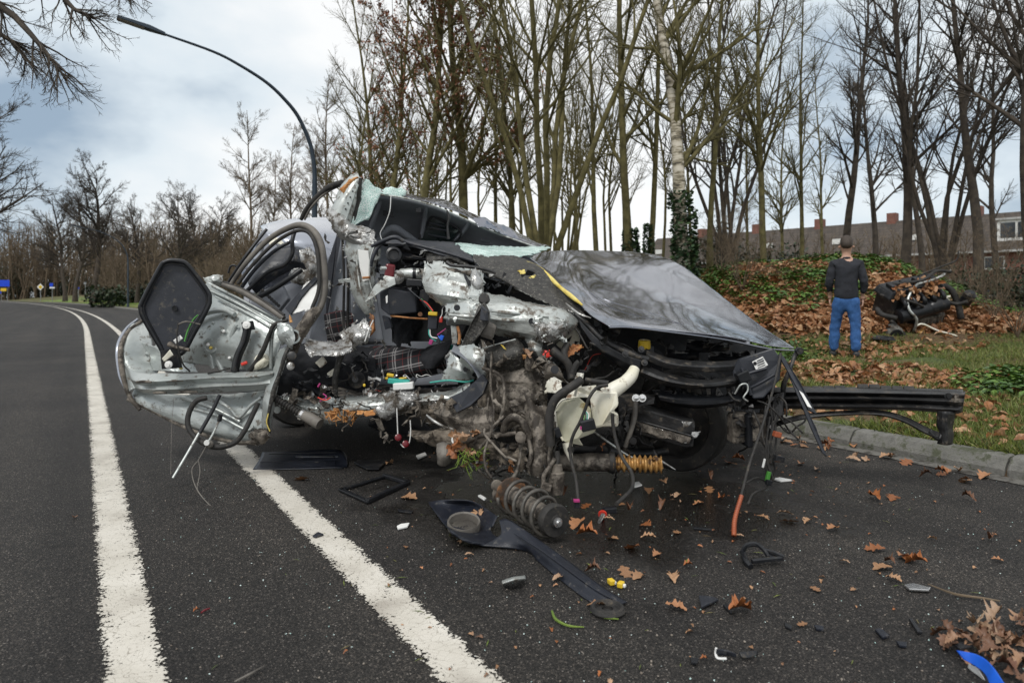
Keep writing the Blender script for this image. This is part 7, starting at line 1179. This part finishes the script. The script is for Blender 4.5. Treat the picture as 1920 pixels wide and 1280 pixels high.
scraps(60, inside, blackpl, (.02, .06), 'broken_trim_bits'); scraps(60, inside+sillr, steel, (.012, .04), 'torn_metal_bits'); scraps(70, sillr, oldmetal, (.015, .05), 'bent_metal_bits'); scraps(110, nose, darkmetal, (.02, .06), 'engine_bay_bits'); scraps(36, [(900, 1040, 640, 880, 3.6, 3.85), (700, 900, 740, 830, 3.85, 4.0)], oldmetal, (.012, .045), 'muddy_bits'); scraps(10, [(900, 1040, 640, 860, 3.6, 3.8), (760, 900, 750, 820, 3.85, 3.95)], mud, (.02, .06), 'mud_clods', .008)
scraps(46, [(600, 720, 430, 660, 4.38, 4.5)], steel, (.01, .035), 'torn_post_bits'); scraps(24, [(1000, 1060, 590, 640, 3.68, 3.8), (840, 900, 560, 620, 3.8, 3.95)], steelclean, (.01, .03), 'torn_beam_bits')
def wires(n, reg, m, r_, name, ln=.12):
    parts = []
    for q in range(n):
        x0, x1, y0, y1, d0, d1 = reg[g.integers(len(reg))]; c = P(g.uniform(x0, x1), g.uniform(y0, y1), g.uniform(d0, d1)); st = [c]; v = g.normal(size=3)
        for i in range(5): v = v*.6+g.normal(size=3)*.6; v[2] -= .15; st.append(st[-1]+v*ln/5)
        parts.append(tube_geo(cr(np.array(st), 16), r_, 5))
    V_, F_ = join_geo(parts); return mk(name, V_, F_, m, CAR, kind='stuff', smooth=True)
wires(30, inside+sillr, rubber, .004, 'loose_wiring'); wires(26, nose, rubber, .0055, 'engine_bay_wiring', .2); wires(7, inside, cleanwhite, .0022, 'pale_thin_wiring'); wires(3, inside+nose[:1], red, .002, 'red_wiring'); wires(7, nose[2:3]+sillr[2:], oldmetal, .007, 'muddy_wiring', .22)
# leaves, roots and grass caught in the arm
lv2, lf2 = leafgeo(12, 4, .6)
pp = np.array([P(x, y, d) for x, y, d in zip(g.uniform(845, 915, 16), g.uniform(812, 880, 16), g.uniform(3.66, 3.8, 16))]+[P(954, 868, 3.6), P(950, 878, 3.6), P(1135, 840, 3.85), P(985, 668, 3.72), P(1072, 660, 3.75)])-org(CAR); o = scatter('caught_leaves', lv2, lf2, pp, (.05, .10), roadleaf, 1.1); o.parent = CAR
parts = []
for q in range(60):
    c = P(g.uniform(858, 905), g.uniform(840, 872), g.uniform(3.66, 3.76)); e = c+np.array([g.normal(.01, .03), g.normal(0, .03), -abs(g.normal(.03, .02))]); parts.append(tube_geo(np.array([c, (c+e)/2+g.normal(0, .012, 3), e]), [.003, .0022, .001], 4))
V_, F_ = join_geo(parts); mk('caught_grass', V_, F_, plant, CAR, kind='stuff')
# ------------------------------------------------------------------ loose parts on the road
def GP(x, y, z=0.): return G(x, y, z)
def finish(o, label, cat, group=None):
    recenter(o); return tag(o, label, cat, group)
def gplate(name, pts, z, m, thick=.004, bevel=.0015, parent=None, hs=None):
    V = [G(x, y, z if hs is None else hs[i]) for i, (x, y) in enumerate(pts)]; return plate(name, V, m, parent, vec=(0, 0, -thick), bevel=bevel)
# suspension strut with spring
s0, s1 = P(958, 925, 3.38), P(1042, 1016, 3.02); s0[2] = .12; s1[2] = .105
rustym = mat('rustym', (.10, .05, .025), (.26, .12, .05), 14, .85, 0, .6, 50, dirt=(.05, .035, .025), damt=.6, dsc=12)
springm = mat('springm', (.05, .047, .043), (.13, .12, .105), 18, .5, .4, .3, 60)
T_ = thing('suspension_strut', 'muddy suspension strut with coil spring lying on the asphalt under the bonnet', 'suspension strut', ((s0+s1)/2*np.array([1, 1, 0])))
axv = (s1-s0)/np.linalg.norm(s1-s0); Ls = np.linalg.norm(s1-s0)
tube('damper_rod', [s0-axv*.16, s0], [.03, .03], oldmetal, T_, n=14); lathe('damper_body', s0-axv*.13+np.array([0, 0, -.03]), (.2, -.8, -.5), [(-.03, .02), (0, .035), (.03, .035), (.04, .02)], oldmetal, T_, n=16)
lathe('lower_spring_seat', s0, axv, [(-.008, .05), (-.006, .08), (.0, .086), (.006, .086), (.01, .078)], rustym, T_, n=26, label='rusty lower spring seat')
tube('damper_sleeve', [s0, s0+axv*Ls*.5, s1], [.045, .042, .04], oldmetal, T_, n=18, seg=12)
u_ = np.cross(axv, [0, 0, 1.]); u_ /= np.linalg.norm(u_); v_ = np.cross(axv, u_); th = np.linspace(0, 2*math.pi*4.4, 110)
V_, F_ = tube_geo(np.array([s0+axv*(.015+Ls*.86*t/th[-1])+(u_*math.cos(t)+v_*math.sin(t))*(.082+.006*math.sin(t*.5)) for t in th]), .0095, 9); mk('coil_spring', V_, F_, springm, T_, smooth=True)
cp_ = lathe('top_mount', s1, axv, [(-.06, .05), (-.04, .07), (-.01, .075), (.005, .068), (.006, .03), (.012, .028)], rubber, T_, n=28); lathe('mount_nut', s1, axv, [(.006, .022), (.022, .022), (.024, .012), (.035, .012), (.036, .004)], bulb, cp_, n=10)
# fog lamp surround and lower bumper blade
T_ = thing('bumper_trim', 'dark bumper corner trim with round lamp hole and long blade lying in front of the strut', 'bumper trim', G(930, 1010)*np.array([1, 1, 0]))
def gs_(name, rows, m, **k): return sheet(name, [[G(x, y, z) for x, y, z in r] for r in rows], m, T_, **k)
gs_('lamp_pocket', [[(802, 940, .03), (840, 936, .06), (885, 938, .06), (915, 955, .05), (933, 968, .06)], [(812, 955, .03), (842, 950, .025), (880, 950, .02), (905, 965, .02), (925, 985, .03)], [(830, 980, .02), (850, 975, .01), (880, 985, .01), (905, 990, .01), (920, 992, .012)], [(842, 993, .05), (868, 1008, .04), (890, 1012, .03), (912, 1006, .012), (925, 1002, .012)], [(856, 1004, .03), (880, 1016, .025), (905, 1022, .012), (930, 1018, .01), (945, 1012, .01)]], trimpl, nu=40, nv=36, amp=.003, freq=6, thick=.005, n=4)
lathe('lamp_ring', G(870, 978, .055), (.05, -.25, 1), [(-.03, .076), (.0, .078), (.008, .074), (.002, .068), (-.03, .066)], gasket, T_, n=34); lathe('ring_floor', G(870, 980, .02), (0, -.1, 1), [(0, .066), (.004, .066)], blackpl, T_, n=24)
for q in range(7): tube('floor_slat', [G(845+q*6, 992-q, .028), G(858+q*7, 972, .028)], .002, trimpl, T_, n=4)
gs_('blade', [[(936, 975, .09), (955, 975, .09), (1010, 1012, .06), (1070, 1055, .045), (1130, 1100, .03), (1176, 1128, .012)], [(940, 1000, .05), (965, 998, .06), (1012, 1030, .05), (1065, 1070, .04), (1118, 1108, .03), (1165, 1132, .012)], [(925, 1010, .03), (975, 1018, .035), (1010, 1045, .02), (1060, 1085, .015), (1110, 1120, .01), (1155, 1138, .006)], [(900, 1022, .012), (985, 1032, .008), (1010, 1052, .006), (1055, 1090, .005), (1105, 1126, .005), (1150, 1140, .004)]], trimpl, nu=60, nv=18, amp=.002, freq=5, thick=.005, n=3)
tube('blade_ridge', [G(965, 1000, .067), G(1012, 1030, .057), G(1065, 1068, .046), G(1118, 1106, .035), G(1163, 1130, .016)], .003, trimpl, T_, n=6, seg=24)
# door trim panel, shards, bezel, bracket, ring
T_ = thing('door_trim', 'long black ribbed plastic trim panel lying across the white line', 'trim panel', G(565, 862)*np.array([1, 1, 0]))
gs_('panel', [[(492, 848, .05), (560, 845, .06), (620, 842, .06), (642, 846, .05), (650, 856, .03)], [(486, 862, .03), (560, 860, .03), (620, 858, .035), (646, 862, .03), (651, 868, .02)], [(474, 880, .006), (560, 879, .006), (620, 877, .006), (640, 877, .006), (651, 875, .006)]], trimpl, nu=50, nv=24, amp=.001, freq=4, thick=.006, n=3)
for q in range(5): tube('rib', [G(488, 866+q*2.4, .042-q*.006), G(560, 865+q*2.4, .043-q*.006), G(628, 863+q*2.3, .044-q*.006)], .0022, trimpl, T_, n=5)
box('armrest_slot', G(595, 856, .062), (.28, .03, .014), trimpl, T_, bevel=.006, rot=(0, 0, 0)); box('armrest_pad', G(605, 856, .068), (.15, .025, .012), blackpl, T_, bevel=.006); tube('upper_rib', [G(505, 851, .058), G(560, 849, .066), G(630, 848, .06)], .003, blackpl, T_)
finish(gplate('plastic_shard', [(663, 866), (680, 862), (728, 861), (718, 871), (710, 878), (688, 878)], .02, blackpl, .008), 'black pointed plastic shard right of the ribbed trim panel', 'plastic shard')
T_ = thing('radio_bezel', 'black rectangular open plastic bezel lying on the road', 'bezel', G(702, 915)*np.array([1, 1, 0]))
fr = [(640, 915), (722, 890), (764, 903), (690, 937)]; 
for i in range(4):
    a, b = fr[i], fr[(i+1) % 4]; A_, B_ = G(*a, .02), G(*b, .02); d_ = (B_-A_)/np.linalg.norm(B_-A_); nn = np.array([d_[1], -d_[0], 0])*.014
    up = np.array([0, 0, .022 if i in (1, 2) else .014]); V = [A_-nn-d_*.012, B_-nn+d_*.012, B_+nn+d_*.012, A_+nn-d_*.012]; V = [v-np.array([0, 0, .015]) for v in V]; V += [v+up for v in V]
    mk('bezel_side', V, [(3, 2, 1, 0), (4, 5, 6, 7), (0, 1, 5, 4), (1, 2, 6, 5), (2, 3, 7, 6), (3, 0, 4, 7)], blackpl, T_, bevel=.004)
T_ = thing('broken_bracket', 'black broken plastic bracket lying alone on the right of the road', 'bracket', G(1430, 1045)*np.array([1, 1, 0]))
for pts, r_ in (([(1392, 1035, .02), (1400, 1022, .05), (1418, 1020, .055), (1432, 1030, .05), (1440, 1042, .03)], .010), ([(1392, 1035, .02), (1398, 1050, .02), (1408, 1062, .012)], .012), ([(1410, 1052, .02), (1430, 1050, .022), (1468, 1046, .03)], .010), ([(1432, 1030, .05), (1452, 1036, .045), (1470, 1044, .035)], .009)): tube('bracket_bar', [G(*p) for p in pts], r_, blackpl, T_, n=6)
o = plate('bracket_flap', [G(1436, 1032, .045), G(1455, 1034, .045), G(1470, 1044, .03), G(1448, 1048, .03)], blackpl, T_, thick=.006)
lathe_o = lathe('rubber_ring', G(1139, 1142, .012), (0, 0, 1), [(-.012, .055), (.0, .062), (.012, .056), (.012, .046), (.0, .04), (.004, .02), (-.004, .02)], rubber, None, n=30); finish(lathe_o, 'flat black rubber ring at the tip of the bumper blade', 'rubber ring')
for pts, m_, lab, cat, z in (([(744, 985), (752, 981), (768, 979), (764, 986), (746, 990)], cleanwhite, 'small white shard left of the bumper trim', 'plastic shard', .012), ([(896, 928), (901, 926), (912, 933), (908, 936)], cleanwhite, 'tiny white strip behind the bumper trim', 'plastic shard', .01), ([(586, 1003), (596, 996), (607, 1000), (592, 1005)], greypl, 'black chip lying on the white line', 'plastic shard', .014),
      ([(1310, 1115), (1335, 1117), (1347, 1122), (1315, 1137)], greypl, 'black pentagonal shard near the middle of the open asphalt', 'plastic shard', .016), ([(1355, 1132), (1362, 1130), (1378, 1143), (1370, 1147)], blackpl, 'thin black shard next to a crumpled brown leaf', 'plastic shard', .012), ([(1640, 1178), (1652, 1176), (1668, 1190), (1655, 1194)], trimpl, 'dark blue grey chip left of the leaf pile', 'plastic shard', .012), ([(1680, 1200), (1700, 1202), (1700, 1210), (1686, 1208)], trimpl, 'oval dark chip by the leaf pile', 'plastic shard', .012),
      ([(1526, 1170), (1544, 1172), (1545, 1179), (1530, 1177)], trimpl, 'dark chip on the open asphalt left of the pile', 'plastic shard', .01), ([(1470, 1165), (1486, 1172), (1484, 1178), (1472, 1172)], blackpl, 'small black splinter beside the dark chip', 'plastic shard', .01), ([(1704, 1158), (1710, 1158), (1730, 1184), (1720, 1183)], blackpl, 'black pointed splinter at the left rim of the leaf pile', 'plastic shard', .014), ([(1294, 1230), (1310, 1232), (1308, 1241), (1296, 1240)], blackpl, 'small black chip left of the lamp clip', 'plastic shard', .012), ([(1788, 1206), (1812, 1200), (1826, 1210), (1800, 1216)], blackpl, 'black oval piece in the leaf pile', 'plastic shard', .03),
      ([(1448, 896), (1462, 894), (1488, 899), (1464, 901)], cleanwhite, 'long pale transparent sliver beyond the loose cable', 'plastic shard', .01), ([(1695, 1095), (1712, 1092), (1745, 1100), (1742, 1105), (1705, 1103)], bulb, 'shiny curved grey shard beside the twig', 'plastic shard', .015), ([(745, 953), (775, 957), (772, 960), (748, 957)], blackpl, 'thin black splinter behind the white shard', 'plastic shard', .012), ([(780, 853), (797, 847), (800, 852), (784, 859)], cleanwhite, 'small pale tube piece under the car body', 'plastic shard', .02), ([(1185, 904), (1198, 902), (1204, 908), (1190, 912)], cleanwhite, 'little glassy shard in the wet patch', 'plastic shard', .01), ([(1300, 986), (1333, 990), (1333, 992), (1300, 989)], blackpl, 'thin dark stick by the orange conduit', 'plastic shard', .01)):
    finish(gplate('plastic_shard', pts, z, m_, .008), lab, cat)
o = sheet('metal_clip', [[G(941, 1089, .01), G(962, 1082, .03), G(984, 1079, .012)], [G(942, 1093, .03), G(964, 1086, .05), G(985, 1083, .03)], [G(944, 1095, .006), G(965, 1090, .03), G(984, 1087, .006)]], steelclean, None, nu=20, nv=10, amp=.001, freq=5, thick=.004); finish(o, 'small silver channel clip on the asphalt left of the blade', 'metal clip')
for (x, y), lab, rz in (((1146, 1090), 'yellow plastic clip nearer the bumper blade', 20), ((1164, 1095), 'yellow plastic clip with pale end right of its twin', -30)):
    T_ = thing('yellow_clip', lab, 'plastic clip', G(x, y)*np.array([1, 1, 0])); box('clip_body', G(x, y, .012), (.022, .03, .02), yellow, T_, rot=(0, 0, rz), bevel=.004); box('clip_end', G(x+5, y+2, .010), (.018, .014, .012), cleanwhite, T_, rot=(0, 0, rz), bevel=.003)
T_ = thing('lamp_bulb', 'small bulb holder with red ring on a cable end', 'bulb holder', G(1130, 965)*np.array([1, 1, 0])); tube('bulb', [G(1124, 978, .012), G(1130, 966, .02)], [.009, .014], bulb, T_, n=12); lathe('red_ring', G(1130, 963, .022), (-.2, -1, -.3), [(0, .022), (.008, .022), (.008, .015)], red, T_, n=18); box('socket', G(1143, 956, .025), (.07, .035, .03), blackpl, T_, rot=(0, 0, 15), bevel=.006)
T_ = thing('lamp_clip', 'broken clip piece with white front edge near the bottom of the view', 'broken clip', G(1380, 1225)*np.array([1, 1, 0])); sheet('clip_shell', [[G(1344, 1216, .03), G(1362, 1219, .035), G(1380, 1224, .02)], [G(1342, 1226, .012), G(1362, 1228, .014), G(1380, 1231, .01)]], greypl, T_, nu=12, nv=6, amp=.001, freq=4, thick=.004)
tube('white_edge', [G(1343, 1214, .03), G(1342, 1224, .014), G(1346, 1233, .008), G(1362, 1234, .008)], .004, cleanwhite, T_, n=6); sheet('clip_tail', [[G(1385, 1222, .02), G(1402, 1221, .02), G(1420, 1219, .02)], [G(1390, 1232, .01), G(1404, 1233, .01), G(1420, 1227, .01)]], blackpl, T_, nu=10, nv=6, amp=.002, freq=5, thick=.005)
T_ = thing('blue_bag', 'bright blue and white torn plastic bag at the bottom right corner', 'plastic bag', G(1850, 1255)*np.array([1, 1, 0]))
sheet('blue_film', [[G(1792, 1218, .05), G(1828, 1224, .07), G(1858, 1246, .08), G(1895, 1296, .07)], [G(1805, 1236, .035), G(1832, 1252, .045), G(1850, 1274, .05), G(1872, 1310, .05)]], blue, T_, nu=30, nv=12, amp=.006, freq=14, thick=.001); sheet('white_film', [[G(1814, 1242, .02), G(1830, 1254, .03), G(1845, 1275, .02)], [G(1812, 1250, .006), G(1824, 1262, .008), G(1838, 1274, .006)]], cleanwhite, T_, nu=18, nv=8, amp=.004, freq=14, thick=.001)

def stick(pts, r_, m_, lab, cat='twig', name='twig'): o = tube(name, [G(*p) for p in pts], r_, m_, None, n=6); finish(o, lab, cat); return o
stick([(1740, 1094, .01), (1775, 1108, .015), (1800, 1115, .012), (1845, 1121, .012), (1875, 1126, .012)], [.002, .004, .005, .004, .003], barkbrown, 'thin brown twig lying left of the verge leaves'); stick([(440, 1277, .01), (470, 1262, .015), (495, 1248, .01)], [.003, .004, .002], gasket, 'pale dry stalk at the bottom between the two lines')
stick([(1035, 1145, .008), (1042, 1160, .01), (1065, 1172, .01), (1095, 1175, .008)], [.004, .005, .004, .002], plant, 'curved yellow green leaf blade left of the rubber ring', 'grass blade', 'grass_blade'); stick([(1108, 1146, .008), (1130, 1156, .01), (1160, 1160, .008)], [.003, .004, .002], plant, 'green grass blade under the rubber ring', 'grass blade', 'grass_blade'); stick([(377, 1148, .008), (384, 1143, .01), (393, 1140, .008)], [.003, .004, .003], maroon, 'small reddish splinter between the lines', 'splinter', 'splinter')

# ------------------------------------------------------------------ fallen leaves on the road, each its own object
pileleaf = leafmat('pileleaf', [(0, (.09, .04, .022)), (.3, (.20, .10, .055)), (.55, (.33, .19, .11)), (.75, (.13, .055, .03)), (1, (.38, .26, .17))])
plainleaf = roadleaf.copy(); plainleaf.name = 'plainleaf'
for nd in plainleaf.node_tree.nodes:
    if nd.type == 'MATH' and nd.operation == 'ADD':
        for lk in list(nd.inputs[1].links): plainleaf.node_tree.links.remove(lk)
        nd.inputs[1].default_value = 0
g = np.random.default_rng(101); LM = []
for q in range(8):
    V, Q = leafgeo(17, 30+q, (.12, .25, .5, .35, .7, .2, .9, .3)[q], (3.4, 2.8, 3.9, 3.1, 2.5, 3.6, 4.2, .1)[q], (.38, .3, .45, .34, .42, .48, .3, .05)[q], (.27, .31, .25, .28, .24, .3, .2, .19)[q]); LM.append(fast('oak_leaf', V, Q, plainleaf, True, np.full(len(V), (0, .12, .3, .42, .55, .66, .8, .97)[q])))
LP_ = []
for q in range(8):
    V, Q = leafgeo(15, 60+q, (.3, .6, .9, .45, .7, .5, .9, .3)[q], (3.4, 2.8, 3.9, 3.1, 2.5, .1, 4.2, .1)[q], (.38, .3, .45, .34, .42, .05, .3, .05)[q], (.27, .31, .25, .28, .24, .2, .2, .22)[q]); LP_.append(fast('oak_leaf', V, Q, pileleaf, True, np.full(len(V), q/8.)))
spots = [(566, 899, 34), (766, 934, 34), (897, 968, 36), (1082, 985, 46), (1100, 1005, 40), (1186, 1028, 36), (1110, 1075, 30), (1050, 1085, 34), (1172, 1073, 38), (1195, 1080, 30), (1262, 1085, 34), (1267, 1140, 40), (1388, 1147, 50), (1640, 1030, 36), (1668, 1058, 26), (1583, 1054, 22), (1528, 1104, 24), (1655, 1065, 36), (1675, 1086, 30), (1692, 1045, 34), (1718, 1058, 40), (1704, 1048, 30), (1857, 1013, 24), (1472, 965, 32), (1480, 978, 34), (1430, 970, 24), (1516, 978, 22), (1562, 992, 30), (1642, 935, 34), (1672, 934, 28), (1818, 939, 26), (1385, 1006, 20), (1270, 998, 20), (1120, 1135, 40), (1660, 858, 26), (1845, 894, 34), (1765, 886, 24), (1700, 868, 28), (1735, 895, 22), (1600, 862, 26),
         (1506, 836, 28), (1475, 830, 26), (1545, 842, 22), (1500, 870, 20), (1385, 863, 24), (1365, 868, 20), (1240, 952, 26), (1270, 930, 24), (1330, 918, 26), (1215, 920, 24), (1245, 905, 24), (1310, 945, 22), (1350, 935, 20), (1212, 985, 30), (1180, 960, 28), (1140, 975, 26), (1165, 945, 20), (1150, 1010, 24), (1215, 1008, 28), (1230, 1040, 26), (1290, 1060, 18), (1100, 950, 24), (1060, 925, 22), (880, 1040, 18), (760, 1025, 16), (700, 935, 22), (730, 870, 20), (140, 970, 14), (368, 1145, 12), (1450, 868, 24), (1330, 895, 20), (1530, 880, 20), (1505, 1170, 22), (1600, 1105, 14), (1748, 1010, 16), (1870, 1050, 20), (1320, 1235, 14)]
pile = [(1745+190*g.uniform()**.7, 0, g.uniform(26, 52)) for _ in range(58)]
pile = [(x, 1165+(1920-x)*.10+g.uniform(0, 1)*(20+(x-1740)*.55), s) for x, _, s in pile]
gut_ = []
for q in range(64):
    n_, s_ = g.uniform(4.40, 4.75)**1, g.uniform(-1.5, 4.2); x, y = RC(n_, s_); gut_.append((float(x), float(y), g.uniform(.055, .10)))
def road_leaf(q, x, y, z, s, up): 
    o = link('oak_leaf', LM[q % 8]); o.location = (x, y, z); o.scale = (s, s, s); o.rotation_euler = (g.normal(0, .16+up), g.normal(0, .16+up), g.uniform(0, 6.28)); return o
LAB = {'road': 'brown lobed oak leaf lying singly on the dark asphalt', 'pile': 'brown oak leaf in the heap at the bottom right corner', 'gutter': 'tan oak leaf lying along the foot of the kerb'}
COLS = ('brown', 'light brown', 'tan', 'light orange', 'orange brown', 'russet', 'dark brown', 'pale tan'); CURL = ('flat', 'flat', 'curled', 'slightly curled', 'curled', 'flat', 'curled', 'slightly curled')
MARKS = ((880, 975, 'lamp hole of the bumper trim'), (1000, 965, 'suspension strut'), (1170, 1125, 'tip of the bumper blade'), (1140, 1145, 'rubber ring'), (1155, 1092, 'yellow clips'), (700, 915, 'open black bezel'), (560, 862, 'ribbed trim panel'), (1378, 1000, 'orange conduit end'), (1430, 1045, 'broken black bracket'), (1325, 1122, 'pentagonal black shard'), (1190, 870, 'gold bellows'), (1290, 880, 'front wheel'), (1445, 900, 'dangling cables'), (1550, 850, 'tip of the hanging trim'), (1775, 830, 'bumper beam end'), (1720, 1098, 'shiny grey shard'), (1800, 1110, 'brown twig'), (1380, 1225, 'lamp clip'), (1840, 1200, 'leaf heap corner'), (600, 1000, 'black chip on the line'), (1130, 965, 'small bulb holder'), (964, 1087, 'silver channel clip'), (230, 900, 'left white line'))
used = {}; recs = []
for q, (x, y, s) in enumerate(spots):
    mx_ = min(MARKS, key=lambda m_: math.hypot(m_[0]-x, (m_[1]-y)*1.6)); dx, dy = x-mx_[0], (y-mx_[1])*1.6
    rel = ('right of' if dx > 0 else 'left of') if abs(dx) > abs(dy) else ('in front of' if dy > 0 else 'behind')
    recs.append([q, x, y, s, f'{CURL[q % 8]} {COLS[q % 8]} oak leaf {rel} the {mx_[2]}', math.hypot(dx, dy)])
for r_ in recs:
    same = sorted([z for z in recs if z[4] == r_[4]], key=lambda z: z[5]); r_.append(r_[4] if len(same) == 1 else ('nearest ', 'second nearest ', 'third nearest ', 'farthest ')[min(3, same.index(r_))]+r_[4])
for q, x, y, s, _, _, lab in recs: p = G(x, y, .006); o = road_leaf(q, p[0], p[1], .006, s/F*p[1]*1.0, 0); tag(o, lab, 'leaf', 'single oak leaves on the road')
for q, (x, y, s) in enumerate(pile): p = G(x, y, .01); o = road_leaf(q, p[0], p[1], .005+g.uniform(0, .03), s/F*p[1]*.8, .2); o.data = LP_[q % 8]; tag(o, LAB['pile'], 'leaf', 'oak leaves heaped at the corner')
for q, (x, y, s) in enumerate(gut_): o = road_leaf(q, x, y, .008, s, .1); tag(o, LAB['gutter'], 'leaf', 'oak leaves along the kerb')
# glass crumbs, grit and grass snippets nobody could count
n = 1500; d = 1.7*(5.2/1.7)**g.random(n); x = g.uniform(-.55, .8, n)*d; pts = np.stack([x, d, np.full(n, .002)], -1)
cube = np.array([[-1, -1, 0], [1, -1, 0], [1, 1, 0], [-1, 1, 0], [-.8, -.8, 1], [.8, -.7, 1.1], [.7, .8, .9], [-.8, .7, 1]])*.5; cf = np.array([[4, 5, 6, 7], [0, 1, 5, 4], [1, 2, 6, 5], [2, 3, 7, 6], [3, 0, 4, 7]])
scatter('glass_crumbs', cube, cf, pts[:480], (.0018, .0045), crumbs, .3); gritm = mat('grit', (.14, .11, .085), (.34, .30, .26), 60, .8, 0, 0); scatter('grit', cube, cf, pts[800:], (.0025, .006), gritm, .4)
pts = np.stack([g.uniform(-.3, .75, 110)*3, g.uniform(2, 4.6, 110), np.full(110, .004)], -1); scatter('grass_snippets', np.array([[-.5, -.035, 0], [.0, -.05, .06], [.5, 0, 0], [0, .05, .06]]), np.array([[0, 1, 2, 3]]), pts, (.02, .06), grassm, .05)
bl = np.stack([g.uniform(-.2, .8, 260)*3, g.uniform(1.9, 4.8, 260), np.full(260, .004)], -1); scatter('leaf_fragments', lv, lf, bl, (.008, .026), roadleaf, .15)
